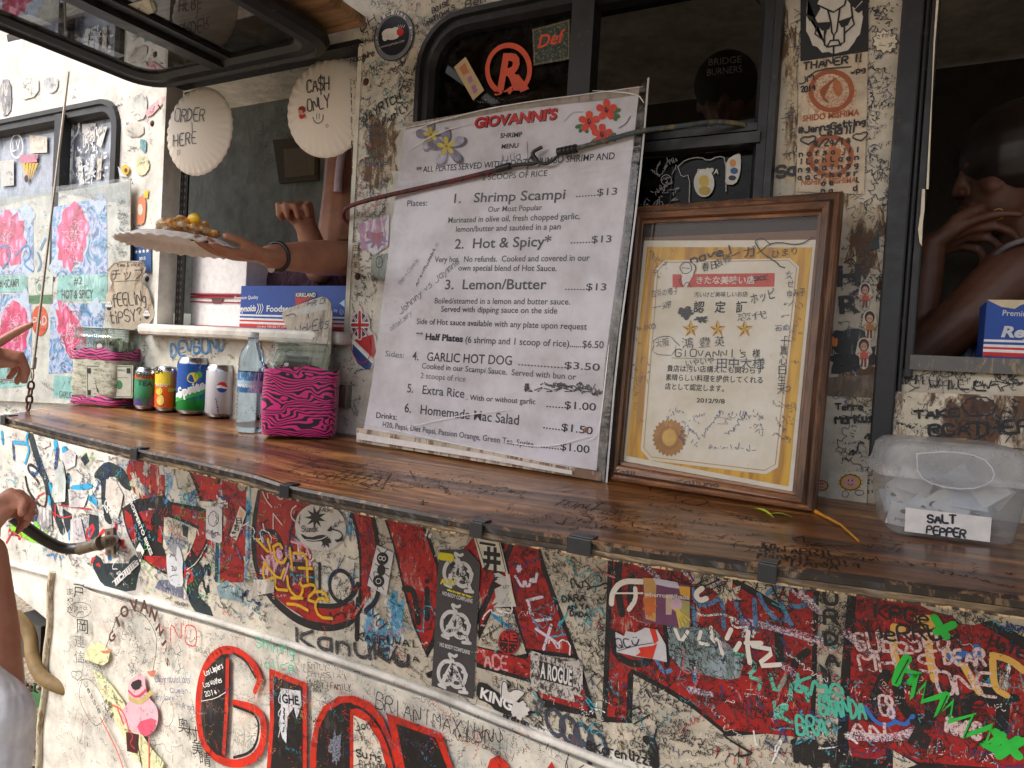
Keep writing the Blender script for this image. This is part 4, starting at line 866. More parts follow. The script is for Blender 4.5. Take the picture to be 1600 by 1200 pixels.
# middle pillar
p = sticker('red white and blue flip flop shaped flag sticker'); p.poly(zF(590, 800, 600, 760, 650, 740, 700, 755, 720, 810, 715, 860, 760, 900, 765, 1000, 740, 1100, 700, 1120, 650, 1090, 610, 1030, 600, 960, 610, 900), (214, 210, 206), sm=2)
p.disc((564, 508), 13, 19, (34, 44, 96), L2(p, .5)); rd = flat((190, 34, 40))
for a, b in (((552, 508), (577, 508)), ((564, 488), (564, 528)),): p.ribbon([a, b], .0135, WHT, L2(p, 2), sm=0); p.ribbon([a, b], .0075, rd, L2(p, 3), sm=0)
for a, b in (((553, 494), (575, 522)), ((553, 522), (575, 494))): p.ribbon([a, b], .006, WHT, L2(p, 1), sm=0); p.ribbon([a, b], .0022, rd, L2(p, 1.5), sm=0)
p.poly(zF(610, 930, 740, 1050, 720, 1110, 690, 1110, 640, 1070, 612, 1010), (40, 70, 130), L2(p)); p.poly(zF(620, 925, 740, 890, 756, 1000, 740, 1040), rd, L2(p)); p.ribbon(zF(612, 935, 735, 1060), .008, WHT, L2(p, 2)); p.ring((566, 540), 15, 27, .0022, rd, L2(p, 3), rot=-.15); done(p)
p = sticker('faded pink and violet star print'); p.poly([(561, 350), (610, 335), (608, 385), (588, 398), (566, 388)], worn((176, 130, 160), (200, 200, 205), 1.0, .5, 60)); p.blot((590, 375), 15, 12, worn((170, 90, 90), (120, 120, 170), .9), L2(p), .5); done(p)
p = sticker('grey green bill print'); p.poly([(582, 400), (607, 396), (605, 440), (580, 436)], worn((160, 168, 158), (110, 116, 108), .7)); p.ring((594, 410), 5, 9, .002, INKG, L2(p)); done(p)
p = sticker('narrow column of boxed black characters'); p.poly([(552, 380), (561, 380), (562, 425), (553, 426)], (196, 184, 160)); 
for i, ch in enumerate('田村友'): p.text(ch, (553, 392 + i * 13), (561, 392 + i * 13), 8, (50, 40, 36), L2(p))
done(p)
# far left: window 0 stickers
W0S = Surf(Vector((0, YW + .024, 1.5)), Vector((1, 0, 0)), Vector((0, 0, 1)))
p = sticker('round white monogram sticker', parent=win0, surf=W0S, lift=.004); gw = flat((226, 226, 232)); p.ring((28, 229), 9.5, 18, .006, gw, n=30); p.text('LV', (22, 238), (34, 234), 17, gw, L2(p), .0); done(p)
for lab, q, m in (('cream paper sticker', (48, 212, 76, 214, 76, 239, 50, 240), (214, 204, 190)), ('faded pink strip', (33, 243, 62, 241, 60, 254, 34, 256), (190, 130, 150)), ('grey map sticker', (2, 252, 24, 250, 24, 290, 4, 292), (196, 196, 192)), ('white speech bubble slip', (130, 195, 152, 193, 150, 222, 132, 226), (208, 204, 200)), ('white tag', (152, 200, 170, 198, 160, 232, 152, 226), (214, 210, 206)),
                  ('blue strip sticker', (104, 268, 106, 296, 99, 296, 98, 270), (70, 150, 170)), ('cream strip', (155, 245, 162, 243, 160, 280, 153, 282), (206, 196, 180)), ('white strip', (121, 246, 130, 245, 134, 288, 127, 290), (216, 216, 214)), ('grey slab sticker', (134, 262, 150, 252, 150, 276, 136, 284), (196, 200, 206))):
    p = sticker(lab, parent=win0, surf=W0S, lift=.004 + R.random() * .001); p.poly(px(*q), m); scribbles(p, px(*q), 6, [INKG], (.006, .012), lift=L2(p)); done(p)
p = sticker('yellow flower and white brush lettering', parent=win0, surf=W0S, lift=.005); ye = flat((226, 176, 30))
for i in range(5): p.poly([(43 + i * 2, 282), (38 + i * 5, 256), (42 + i * 5, 255)], ye)
p.disc((44, 280), 3, 6, (60, 36, 20), L2(p)); scribbles(p, px(92, 192, 165, 180, 170, 285, 92, 295), 60, [dry((222, 222, 224), .5, .9), dry((120, 124, 130), .5, .7)], (.012, .03), (.002, .005), letters=(2, 5), lift=L2(p)); done(p)
for lab, q, m in (('pale torn drawing', px(30, 128, 62, 118, 62, 150, 32, 158), (206, 208, 204)), ('grey face sticker', px(70, 122, 92, 120, 92, 140, 80, 148, 70, 136), (198, 198, 200)), ('grey oval sticker', px(2, 125, 18, 124, 20, 170, 12, 182, 2, 180), (150, 150, 158)), ('red lettering sticker', px(228, 172, 260, 148, 262, 156, 232, 188), (226, 170, 180)), ('faded oval print', px(200, 160, 220, 145, 232, 150, 230, 185, 212, 190), (206, 206, 200)),
                  ('pale slip with blue figure', px(218, 218, 230, 218, 230, 238, 224, 238), (120, 176, 186)), ('pale yellow round sticker', px(212, 245, 232, 245, 236, 262, 226, 276, 214, 272), (226, 222, 180)), ('faded grey slip', px(196, 195, 226, 192, 226, 214, 198, 214), (206, 200, 190))):
    p = sticker(lab); p.poly(q, worn(m, (220, 212, 196), .8, .6, 50), sm=1); scribbles(p, q, 7, [INKG], (.006, .012), lift=L2(p)); done(p)
p = sticker('yellow flower sticker by the poster corner', .006); p.disc((199, 266), 6, 8, (230, 180, 40)); p.disc((200, 267), 2.5, 3.5, (90, 50, 20), L2(p)); p.poly([(187, 260), (203, 278), (190, 276)], (190, 200, 205)); done(p)
p = sticker('orange and yellow sauce bottle sticker'); p.poly([(218, 308), (226, 306), (230, 316), (228, 345), (224, 352), (214, 350), (216, 318)], (222, 130, 90), sm=1); p.poly([(216, 308), (226, 308), (228, 300), (234, 296), (232, 310)], (236, 190, 40)); p.disc((221, 328), 4, 9, (200, 205, 190), L2(p)); done(p)
p = sticker('blue card with a row of white stars and 2013'); p.poly([(208, 384), (238, 380), (238, 428), (210, 420)], (30, 74, 130)); p.text('★★★★', (212, 397), (235, 395), 6, WHT, L2(p)); p.text('2013', (219, 407), (229, 406), 5, WHT, L2(p), .02); done(p)
p = sticker('black swoosh shape'); p.poly([(190, 368), (202, 380), (208, 400), (200, 402), (193, 385)], (24, 24, 28), sm=1); done(p)
p = sticker('red arrow tip by the tip jar', .004); p.poly([(222, 518), (234, 521), (223, 527)], (206, 36, 40)); p.poly([(222, 527), (225, 527), (224, 532)], (60, 190, 110)); done(p)
# sill panel stickers
p = sticker('white slip on the sill panel'); p.poly([(400, 520), (408, 519), (409, 545), (401, 546)], (210, 206, 196)); scribbles(p, [(400, 520), (408, 519), (409, 545), (401, 546)], 6, [INK], (.004, .008), lift=L2(p)); done(p)
# lower body stickers
DG = flat((64, 63, 66), .5); LW = flat((205, 204, 202), .5)
def nbc(lab, c, corners, s=1):
    p = sticker(lab, .0042); p.poly(corners, DG); x, y = c
    f = lambda *a: [(x + a[i] * s, y + a[i+1] * s + a[i] * .28 * s) for i in range(0, len(a), 2)]
    p.ring(f(-8, 2)[0], 13, 18, .0085, LW, L2(p), rot=.1); p.ring(f(8, 2)[0], 13, 18, .0085, LW, L2(p), rot=-.1)
    p.ribbon(f(-16, 22, -6, 0, 2, -20, 12, 4, 20, 22), .009, LW, L2(p, 2), sm=0); p.ribbon(f(-12, 8, 14, 8), .007, LW, L2(p, 2)); p.ribbon(f(0, -20, -6, -30, 4, -26, 8, -30), .006, LW, L2(p, 2), sm=2)
    p.ribbon(f(16, -6, 24, -6, 22, 2), .006, LW, L2(p, 2), sm=2); p.ribbon(f(-20, 24, -10, 26), .007, LW, L2(p, 2)); p.ribbon(f(12, 26, 24, 24), .007, LW, L2(p, 2))
    scribbles(p, f(-16, -16, 16, -16, 20, 20, -18, 20), 16, [INK, flat((64, 63, 66))], (.006, .012), (.001, .002), ang=1.2, lift=L2(p, 3))
    a, b = f(-24, 42, 23, 42)
    p.text('NO BODY COMPLAINS', a, b, 6.2 * s, LW, L2(p), .03); return p
p = nbc('dark grey monogram sticker with yellow smear, topmost of the stack of three', (717, 893), [(689, 858), (732, 858), (752, 880), (749, 942), (684, 922)])
yl = dry((206, 196, 30), .5, .9); p.ribbon([(691, 868), (708, 870)], .016, yl, L2(p, 4)); p.hand('AZY', (692, 910), (714, 914), 8, .004, yl, L2(p, 4)); p.ribbon([(702, 920), (740, 932)], .004, dry((220, 210, 30), .5, .5), L2(p, 4)); done(p)
done(nbc('dark grey monogram sticker in the middle of the stack of three', (713, 973), [(684, 923), (749, 943), (744, 1018), (680, 1000)]))
done(nbc('dark grey monogram sticker at the bottom of the stack of three', (708, 1050), [(680, 1001), (744, 1019), (741, 1091), (676, 1070)]))
p = sticker('pale strip with two bold black characters', .004); p.poly(cD(400, 165, 605, 190, 740, 735, 700, 735, 655, 465, 480, 440), (214, 212, 196)); p.text('三', cD(455, 240, 0, 0)[0], cD(580, 260, 0, 0)[0], 16, BLK, L2(p), .05); p.text('井', cD(480, 430, 0, 0)[0], cD(620, 450, 0, 0)[0], 28, BLK, L2(p), .05)
p.ribbon(cD(420, 180, 500, 430), .0016, BLK, L2(p)); p.ribbon(cD(600, 200, 660, 460), .0016, BLK, L2(p)); done(p)
p = sticker('torn white paper scrap on the letter A', .0036); p.poly(cD(560, 480, 600, 470, 650, 500, 690, 480, 730, 735, 560, 740, 600, 700, 545, 720, 580, 660, 570, 600, 630, 570, 570, 540, 610, 510), (200, 198, 194)); scribbles(p, cD(600, 560, 700, 560, 720, 730, 580, 730), 14, [INKG], (.006, .012), lift=L2(p)); done(p)
p = sticker('round black sticker with red letters', .0045); p.disc((797, 1002), 17, 20, (26, 20, 22)); p.ring((797, 1002), 15.5, 18.5, .002, (190, 30, 34), L2(p)); p.text('RE', (786, 998), (810, 1000), 12, (196, 34, 36), L2(p), .03)
p.ribbon([(783, 1001), (811, 1005)], .0016, (190, 30, 34), L2(p)); p.ribbon([(797, 985), (796, 1020)], .0016, (190, 30, 34), L2(p))
for i in range(2):
    for j in range(3): p.disc((787 + j * 4 + i * 12, 1010 + (j % 2) * 4), 1.3, 1.6, (190, 30, 34), L2(p))
done(p)
def roguep():
    m = bpy.data.materials.new('broken_print'); n, b = nodes(m)
    n.links.new(ramp(n, noise(n, coords(n, (1, 1, .6)), 150, 6, .8, .8), [(.46, (50, 46, 44)), (.52, (196, 190, 184))]), b.inputs['Base Color']); return m
p = sticker('black and white crackle sticker with tall letters', .0048); p.poly(cG(655, 275, 1060, 400, 1060, 580, 1040, 600, 1055, 640, 990, 620, 1000, 680, 650, 580), roguep()); p.poly(cG(720, 350, 980, 430, 985, 560, 730, 500), (40, 38, 38), L2(p)); p.text('A ROGUE', cG(730, 480, 0, 0)[0], cG(975, 545, 0, 0)[0], 24, (224, 222, 220), L2(p, 2), .03); p.blot((900, 1035), 12, 5, (196, 190, 184), L2(p), .4); done(p)
p = sticker('black and white sticker reading KINGS', .004); p.poly(cG(235, 520, 300, 530, 420, 620, 560, 640, 620, 790, 560, 800, 380, 750, 330, 690, 225, 650), (24, 24, 28), sm=1); p.text('KINGS', cG(258, 640, 0, 0)[0], cG(560, 770, 0, 0)[0], 17, (226, 224, 222), L2(p), .04)
p.poly(cG(425, 510, 470, 500, 480, 600, 530, 570, 630, 590, 560, 660, 500, 700, 430, 650, 410, 600), (214, 210, 204), L2(p), sm=1); p.ribbon(cG(425, 640, 430, 510, 470, 520, 480, 610, 530, 570, 625, 600, 560, 660), .0018, BLK, L2(p, 2), sm=2); p.blot(cG(570, 740, 0, 0)[0], 13, 14, (208, 204, 200), L2(p), .2); done(p)
p = sticker('round white sticker with a black toucan head drawing', .0045); c = cC(615, 315, 0, 0)[0]; p.disc(c, 40, 37, (206, 204, 200), n=36, rot=.3)
p.poly([(x, y) for i in range(18) for x, y in [(495.5 + (17 if i % 2 else 7) * math.cos(i * PI / 9), 808 + (18 if i % 2 else 8) * math.sin(i * PI / 9))]], BLK, L2(p))
p.poly(cC(455, 360, 530, 400, 620, 370, 690, 390, 640, 425, 520, 430, 480, 400), BLK, L2(p), sm=1); p.poly(cC(620, 420, 690, 400, 700, 440, 680, 440, 685, 480, 660, 450, 640, 480, 645, 450, 620, 470, 635, 440), BLK, L2(p, 2))
p.poly(cC(665, 345, 700, 300, 710, 340, 690, 350), BLK, L2(p)); p.ribbon(cC(700, 330, 780, 350, 790, 400, 750, 425, 730, 415), .003, BLK, L2(p), sm=2); p.poly(cC(725, 415, 765, 405, 795, 370, 790, 420, 745, 435), BLK, L2(p)); p.ribbon(cC(480, 410, 600, 420, 700, 370), .002, (210, 208, 204), L2(p, 3))
p.hand('KAUAI', cC(610, 190, 0, 0)[0], cC(715, 205, 0, 0)[0], 7, .0016, INK, L2(p)); p.hand('Sumak', cC(475, 350, 0, 0)[0], cC(600, 350, 0, 0)[0], 9, .002, INK, L2(p, 4)); p.hand('Dan', cC(450, 290, 0, 0)[0], cC(460, 220, 0, 0)[0], 6, .0014, INK, L2(p)); p.hand('NEAL', cC(720, 330, 0, 0)[0], cC(790, 270, 0, 0)[0], 7, .0016, INK, L2(p)); done(p)
p = sticker('tilted white card with a black ant figure', .0046); p.poly(cC(1055, 455, 1185, 515, 1130, 850, 980, 770), (208, 206, 204)); p.disc(cC(1100, 560, 0, 0)[0], 9, 10, BLK, L2(p)); p.disc(cC(1090, 650, 0, 0)[0], 6.5, 9, BLK, L2(p)); p.disc(cC(1070, 735, 0, 0)[0], 9, 9.5, BLK, L2(p))
for q in ((1080, 625, 1040, 600), (1100, 630, 1150, 640), (1075, 670, 1030, 660, 1035, 700), (1110, 670, 1150, 700), (1060, 770, 1060, 800), (1090, 770, 1110, 800), (1090, 520, 1060, 480), (1110, 520, 1140, 490), (1020, 740, 1000, 700)): p.ribbon(cC(*q), .002, BLK, L2(p), sm=1)
for q in ((1085, 555), (1112, 560)): p.ring(cC(*q)[0], 2.6, 3, .0014, WHT, L2(p, 2))
p.ring(cC(1070, 735, 0, 0)[0], 4, 4, .0012, WHT, L2(p, 2)); done(p)
p = sticker('white name badge with a scribbled face', .004); p.poly(cB(825, 525, 940, 520, 965, 545, 965, 830, 945, 850, 830, 810, 820, 790), (214, 212, 214)); p.ring(cB(890, 630, 0, 0)[0], 8, 11.5, .0016, INK, L2(p), wob=.1); scribbles(p, cB(855, 580, 930, 580, 930, 680, 855, 680), 8, [INK], (.005, .009), lift=L2(p)); p.hand('VIAL', cB(825, 765, 0, 0)[0], cB(900, 765, 0, 0)[0], 7, .002, INK, L2(p)); p.hand('ESTTL', cB(880, 800, 0, 0)[0], cB(950, 770, 0, 0)[0], 6, .002, INK, L2(p)); done(p)
p = sticker('tilted white strip with black characters', .004); p.poly(cB(1125, 515, 1185, 570, 1095, 825, 1035, 780), (218, 212, 200)); p.poly(cB(1125, 545, 1160, 570, 1145, 620, 1112, 600), (226, 170, 130), L2(p))
for i, ch in enumerate('日若来'): p.text(ch, cB(1095 - i * 22, 668 + i * 62, 0, 0)[0], cB(1145 - i * 22, 668 + i * 62, 0, 0)[0], 8, BLK, L2(p, 2), .02)
done(p)
p = sticker('long white lettered strip running down the letter G', .005); q = cB(120, 420, 200, 440, 375, 930, 330, 960)
p.text('CHOPPERTO BIKES', q[0], q[3], 13, (226, 224, 222), None, .03); done(p)
p = sticker('white striped strip running up to the left', .005); p.poly(cB(200, 900, 235, 840, 275, 920, 235, 1020), WHT); 
for i in range(3): p.ribbon(cB(212 + i * 14, 925, 240 + i * 14 - 6, 985), .0045, BLK, L2(p))
p.text('IIDIIJIIS', cB(20, 1215, 0, 0)[0], cB(230, 1030, 0, 0)[0], 9, (222, 220, 220), L2(p), .05); p.ribbon(cB(-10, 1195, 190, 1000), .0022, WHT, L2(p)); p.ribbon(cB(20, 1225, 225, 1035), .0022, WHT, L2(p)); done(p)
p = sticker('white torn figure sticker at the foot of the G', .004); p.poly(cB(470, 920, 555, 990, 560, 870, 590, 890, 620, 1000, 610, 1090, 625, 1230, 560, 1240, 490, 1200, 470, 1060), (210, 214, 218), sm=1); p.hand('ZU', cB(515, 1090, 0, 0)[0], cB(560, 1090, 0, 0)[0], 6, .002, INK, L2(p)); p.ribbon(cB(500, 970, 520, 940, 545, 960, 560, 1000), .0018, INK, L2(p)); p.ribbon(cB(500, 1150, 530, 1130, 570, 1130), .0016, INK, L2(p)); done(p)
p = sticker('small round badge with a pentagon beside the blue strip', .004); p.disc((380, 759), 7, 8.5, (190, 182, 178)); p.ring((380, 759), 6, 7.4, .0012, (90, 60, 60), L2(p)); p.ring((380, 759), 3, 4, .0012, (90, 60, 60), L2(p), n=5); done(p)
p = sticker('white rounded slip under the shelf', .004); p.poly(cB(400, 135, 540, 165, 530, 240, 410, 235), (206, 206, 206)); p.ring(cB(485, 190, 0, 0)[0], 7, 7, .0014, INK, L2(p)); done(p)
p = sticker('torn purple and yellow poster scrap', .0044); p.poly(cE(385, 185, 470, 190, 710, 240, 710, 540, 380, 490), (116, 66, 104)); p.poly(cE(385, 185, 475, 192, 470, 490, 400, 470), (206, 160, 96), L2(p)); p.blot(cE(430, 380, 0, 0)[0], 10, 16, (206, 110, 50), L2(p, 1.5), .3)
p.poly(cE(540, 300, 590, 300, 580, 440, 540, 440), (206, 180, 160), L2(p)); p.poly(cE(600, 330, 705, 350, 705, 530, 640, 530), (176, 168, 100), L2(p)); 
for i in range(4): p.ribbon(cE(610, 400, 640 + i * 22, 530 - i * 18), .003, (226, 200, 90), L2(p, 2))
p.disc(cE(615, 370, 0, 0)[0], 9, 10, (214, 180, 200), L2(p, 2)); p.poly(cE(630, 240, 708, 250, 708, 330, 640, 300), (222, 170, 60), L2(p)); p.text('wherrosmihaoa', cE(395, 310, 0, 0)[0], cE(705, 335, 0, 0)[0], 7, (226, 222, 220), L2(p, 3), .02)
p.poly(cE(450, 185, 620, 215, 640, 260, 560, 250, 470, 230), (206, 204, 222), L2(p, 2)); done(p)
p = sticker('torn white and orange red shoe shaped sticker with pen initials', .0048); p.poly(cE(190, 560, 250, 590, 265, 555, 330, 565, 400, 530, 480, 545, 540, 650, 548, 770, 440, 745, 330, 730, 200, 700), (214, 212, 218)); p.poly(cE(425, 530, 470, 545, 490, 620, 460, 645, 445, 590), (214, 52, 28), L2(p)); p.poly(cE(350, 670, 450, 655, 480, 640, 450, 745, 330, 725, 365, 700), (214, 52, 28), L2(p)); p.hand('QC', cE(205, 675, 0, 0)[0], cE(300, 660, 0, 0)[0], 15, .0022, INK, L2(p, 2), it=2); p.ribbon(cE(305, 620, 315, 650, 340, 650, 355, 610), .0022, INK, L2(p, 2), sm=2); p.disc(cE(317, 598, 0, 0)[0], 1, 1, BLK, L2(p, 2)); p.disc(cE(335, 596, 0, 0)[0], 1, 1, BLK, L2(p, 2)); p.ribbon(cE(210, 690, 330, 655, 450, 635), .0012, INK, L2(p, 2)); done(p)
for lab, q, m in (('crumpled grey sticker at the far left', cA(370, 860, 470, 900, 480, 1080, 400, 1080, 340, 1000), (150, 150, 154)), ('white torn note under the blue tape', cA(620, 710, 780, 720, 800, 760, 760, 870, 630, 870), (210, 206, 208)), ('glossy clear slip with a jar outline', cA(500, 560, 570, 440, 600, 640, 590, 820, 500, 830, 470, 760), (196, 204, 200)), ('pale bubble slip under the shelf', cA(330, 280, 450, 275, 455, 320, 400, 345, 340, 310), (220, 218, 212)), ('white monster face sticker', cA(560, 400, 640, 350, 690, 400, 680, 500, 600, 540), (214, 210, 210)),
                  ('worn white slip at the lower left', cA(640, 980, 730, 960, 780, 1180, 640, 1190), (206, 200, 204)), ('torn paper beside the red heart', cA(960, 620, 1050, 640, 1110, 760, 1090, 880, 1060, 970, 1000, 900, 950, 780), (214, 206, 196)), ('patchy white paper under the letter O', [(398, 905), (430, 905), (430, 925), (400, 930)], (206, 200, 190)), ('blue green peeling print low on the banner seam', cH(1400, 180, 1480, 130, 1600, 200, 1600, 300, 1420, 260), (140, 170, 180)), ('slate blue slip under the G', cH(950, 130, 1120, 120, 1190, 290, 1020, 230, 920, 190), (110, 116, 140))):
    p = sticker(lab, .0036); p.poly(q, worn(m, (226, 220, 210), .6, .5, 50)); scribbles(p, q, 8, [INK, INKG], (.006, .014), lift=L2(p)); done(p)

# ================================================================== laminated food poster on the left
BORD = wallat(.018)
poster = thing('food_poster', WALL.p(100, 625, .006), 'laminated poster of food pictures with teal name strips on the sunlit left wall', 'poster')
p = Part(BORD, 0); p.slab([(-90, 318), (0, 310), (105, 298), (204, 282), (203, 420), (200, 560), (196, 632), (128, 632), (-90, 622)], worn((228, 226, 214), (206, 200, 180), .3), .002, -.002); p.build('sheet', poster)
def bloom(seed, pinkc=(226, 70, 130)):
    m = bpy.data.materials.new('food_print'); n, b = nodes(m); co = coords(n, (1, 1, 1), (seed, seed * 2, seed)); 
    v = N(n, 'TexVoronoi'); v.inputs['Scale'].default_value = 26; v.feature = 'F1'; mp = coords(n, (1.4, 1, .8), (0, seed, 0)); n.links.new(mp, v.inputs[0])
    f = noise(n, co, 30, 5, .6, 1.8)
    c = mix(n, f, ramp(n, v.outputs['Distance'], [(.05, (250, 190, 214)), (.4, pinkc), (.75, (170, 30, 80))]), lin((250, 214, 226)), 'OVERLAY')
    n.links.new(c, b.inputs['Base Color']); b.inputs['Roughness'].default_value = .35; b.inputs['Coat Weight'].default_value = .3; return m
def sea(seed):
    m = bpy.data.materials.new('blue_print'); n, b = nodes(m); f = noise(n, coords(n, (1, 1, 1), (seed, 0, seed)), 14, 4, .6, 2.5)
    n.links.new(ramp(n, f, [(.35, (50, 110, 150)), (.46, (120, 170, 215)), (.55, (216, 214, 236)), (.62, (90, 130, 190))]), b.inputs['Base Color']); b.inputs['Roughness'].default_value = .35; return m
TEAL = worn((150, 214, 206), (190, 226, 220), .4)
def picture(lab, quad, ell, seed):
    p = Part(BORD, .0008); p.poly(quad, sea(seed)); (cx, cy, rx, ry, rot) = ell
    p.blot((cx, cy), rx * 1.12, ry * 1.08, flat((214, 220, 236)), .0012, .06, rot=rot); p.blot((cx, cy), rx, ry, bloom(seed), .0018, .16, rot=rot)
    for i in range(60):
        t = R.random() * 6.28; k = R.random() * .8; x, y = cx + rx * k * math.cos(t), cy + ry * k * math.sin(t)
        p.ring((x, y), R.uniform(3, 6), R.uniform(4, 9), .0016, R.choice([flat((150, 24, 70)), flat((250, 206, 222)), flat((206, 50, 100)), flat((236, 120, 160)), flat((250, 230, 236))]), .0024, a0=R.random() * 6, a1=R.random() * 6 + 2)
    for i in range(4):
        x, y = R.choice(quad); x += (cx - x) * .25 + R.uniform(-5, 5); y += (cy - y) * .2 + R.uniform(-6, 6)
        for k in range(4): p.disc((x + 5 * math.cos(k * 1.57), y + 8 * math.sin(k * 1.57)), 4, 6.5, flat((206, 222, 242)), .0014 + k * .0001)
    p.build('picture', poster, label=lab)
picture('upper left pink flower dish picture', [(-40, 332), (52, 326), (53, 428), (-40, 430)], (14, 375, 26, 45, .1), .3)
picture('upper right pink flower dish picture', [(82, 324), (167, 308), (168, 428), (81, 430)], (114, 370, 23, 50, .1), 1.1)
picture('lower left pink flower dish picture', [(-40, 462), (50, 458), (50, 566), (-40, 570)], (22, 515, 24, 46, .15), 2.2)
picture('lower right pink flower dish picture', [(80, 474), (166, 474), (150, 580), (76, 584)], (112, 520, 18, 50, -.35), 3.1)
p = Part(BORD, .001)
for q in ((-40, 432, 42, 430, 44, 456, -40, 458), (92, 430, 168, 428, 168, 470, 88, 470), (-40, 570, 50, 568, 45, 602, -40, 612), (84, 586, 130, 590, 130, 627, 84, 621)): p.poly(px(*q), TEAL)
tk = flat((36, 40, 40))
p.text('#1•SCAMPI', (0, 450), (30, 448), 13, tk, .0016, .01); p.text('#2', (116, 445), (129, 444), 12, tk, .0016); p.text('HOT & SPICY', (97, 467), (146, 466), 14, tk, .0016, .01); p.text('#3', (12, 582), (22, 581), 9, tk, .0016); p.text('HOT BUTTER', (0, 601), (40, 596), 9, tk, .0016)
p.ribbon([(0, 593), (42, 596)], .003, INKR, .002); p.text('#4', (112, 601), (127, 602), 11, tk, .0016); p.text('GARLIC HOT', (93, 621), (129, 624), 11, tk, .0016)
p.build('name_strip', poster, label='teal strips naming the dishes')
p = Part(BORD, .0016); p.poly([(46, 426), (84, 424), (82, 474), (45, 474)], (220, 222, 210)); p.poly([(46, 462), (82, 460), (82, 474), (46, 474)], (60, 130, 80), .002); p.ring((63, 449), 6, 11, .0016, (60, 130, 90), .002); p.disc((63, 449), 3, 6, (120, 160, 130), .002); scribbles(p, [(48, 428), (82, 427), (80, 444), (48, 446)], 12, [INK], (.005, .009), lift=.0024); p.build('coffee_sticker', poster)
p = Part(BORD, .0018); p.disc((63, 501), 12.5, 24, (226, 84, 24)); p.hand('PAD', (53, 509), (74, 507), 13, .004, flat((232, 226, 220)), .0024); p.hand('taste', (56, 518), (71, 517), 6, .0014, INKR, .0024); p.build('orange_sticker', poster)
p = Part(BORD, .0026)
cb = dry((40, 140, 205), .5, .95)
for q in ((-10, 395, 10, 380, 20, 400, 5, 420), (25, 400, 45, 378, 50, 402, 36, 412, 52, 424), (60, 395, 66, 412, 60, 424), (72, 372, 64, 390)): p.ribbon(px(*q), .006, cb, sm=2)
scribbles(p, px(0, 300, 200, 288, 200, 626, 130, 626, 0, 616), 190, [INK, INK, INKG], (.004, .012), (.0006, .0013)); scribbles(p, px(182, 310, 203, 305, 200, 405, 184, 405), 70, [INK], (.005, .011), (.0008, .0015)); p.build('marker_scribbles', poster, kind='stuff')
p = Part(BORD, .003); p.poly([(-90, 312), (205, 278), (203, 320), (90, 300), (0, 322), (-90, 330)], thin_glass((235, 238, 240), .12, .12, .02)); p.sheet(lambda a, b: BORD.w(Vector(BORD.uv(-80 + 284 * a, 305 + 325 * b - 20 * a * (1 - b))), .004 + .0015 * math.sin(a * 17 + b * 5) * math.cos(b * 9)), 24, 14, thin_glass((240, 242, 244), .03, .08, .006)); p.build('plastic_cover', poster)
for q in ((135, 300, 160, 370, 175, 400), (150, 345, 185, 410), (100, 480, 140, 560, 150, 620)): pass

# ================================================================== vinyl banner with the painted name
banner = thing('vinyl_banner', WALL.p(90, 1195, .02), 'cream vinyl banner hung under the seam with big red and black painted name', 'banner')
BS = Surf(Vector((0, YW - .022, 1.5)), Vector((1, 0, 0)), Vector((0, 0, 1)))
def bz(u): 
    q = rline([(-2.20, .80), (-1.98, .775), (-1.33, .795), (-.82, .793), (-.57, .78), (-.38, .765), (1.3, .66)], 60)
    for i in range(59):
        if q[i][0] <= u <= q[i+1][0]:
            f = (u - q[i][0]) / (q[i+1][0] - q[i][0]); return q[i][1] + f * (q[i+1][1] - q[i][1])
    return .66
p = Part()
def bf(a, b):
    u = -2.165 + 3.4 * a; z = bz(u) * (1 - b) + .10 * b - .004
    u2 = u - .03 * (1 - a) * b * (1 if b < .55 else 1.3)
    w_ = .0025 * math.sin(u * 9 + b * 3) * b
    return Vector((u2, YW - .017 - w_ * .3, z))
p.sheet(bf, 70, 16, BANNERM); p.build('cloth', banner)
p = Part(); p.tube([bf(0, t / 12) + Vector((-.004 - .006 * math.sin(t * 1.7), -.004, 0)) for t in range(13)], .010, worn((206, 194, 168), (130, 110, 84), .8), 8, it=1); p.build('rolled_hem', banner)
p = Part(BS, .004); VR = worn((214, 44, 24), (190, 40, 30), .3, .45); VK = worn((24, 23, 26), (60, 56, 56), .4, .45)
rg = lambda q, w, m, l=None: p.ribbon(q, w, m, l, sm=2)
rg(zN(0, 590, 25, 610, 30, 650, 0, 720), .014, VR)
rg([(408, 1060), (398, 1035), (372, 1015), (348, 1014), (330, 1028), (317, 1055), (311, 1090), (312, 1130), (320, 1165), (342, 1186), (372, 1194), (400, 1184), (414, 1160), (414, 1120), (400, 1105), (368, 1098)], .020, VR)
p.poly([(348, 1022), (358, 1022), (357, 1080), (355, 1130), (352, 1180), (340, 1178), (326, 1162), (318, 1130), (318, 1085), (326, 1045)], VK, .0046); rg([(358, 1030), (357, 1100), (352, 1175)], .012, VR, .005)
rg([(368, 1102), (385, 1108), (400, 1114), (408, 1130), (404, 1160), (392, 1176), (368, 1182)], .007, VK, .005); rg([(368, 1020), (386, 1030), (402, 1058)], .006, VK, .005); p.build('painted_letter', banner, label='red and black letter G')
p = Part(BS, .004); p.poly(zN(90, 573, 326, 665, 326, 1200, 330, 1700, 60, 1700, 75, 1200, 95, 900), VR); p.poly(zN(118, 620, 300, 692, 300, 1200, 300, 1660, 90, 1660, 100, 1200, 122, 900), VK, .0046); p.build('painted_letter', banner, label='red and black letter I')
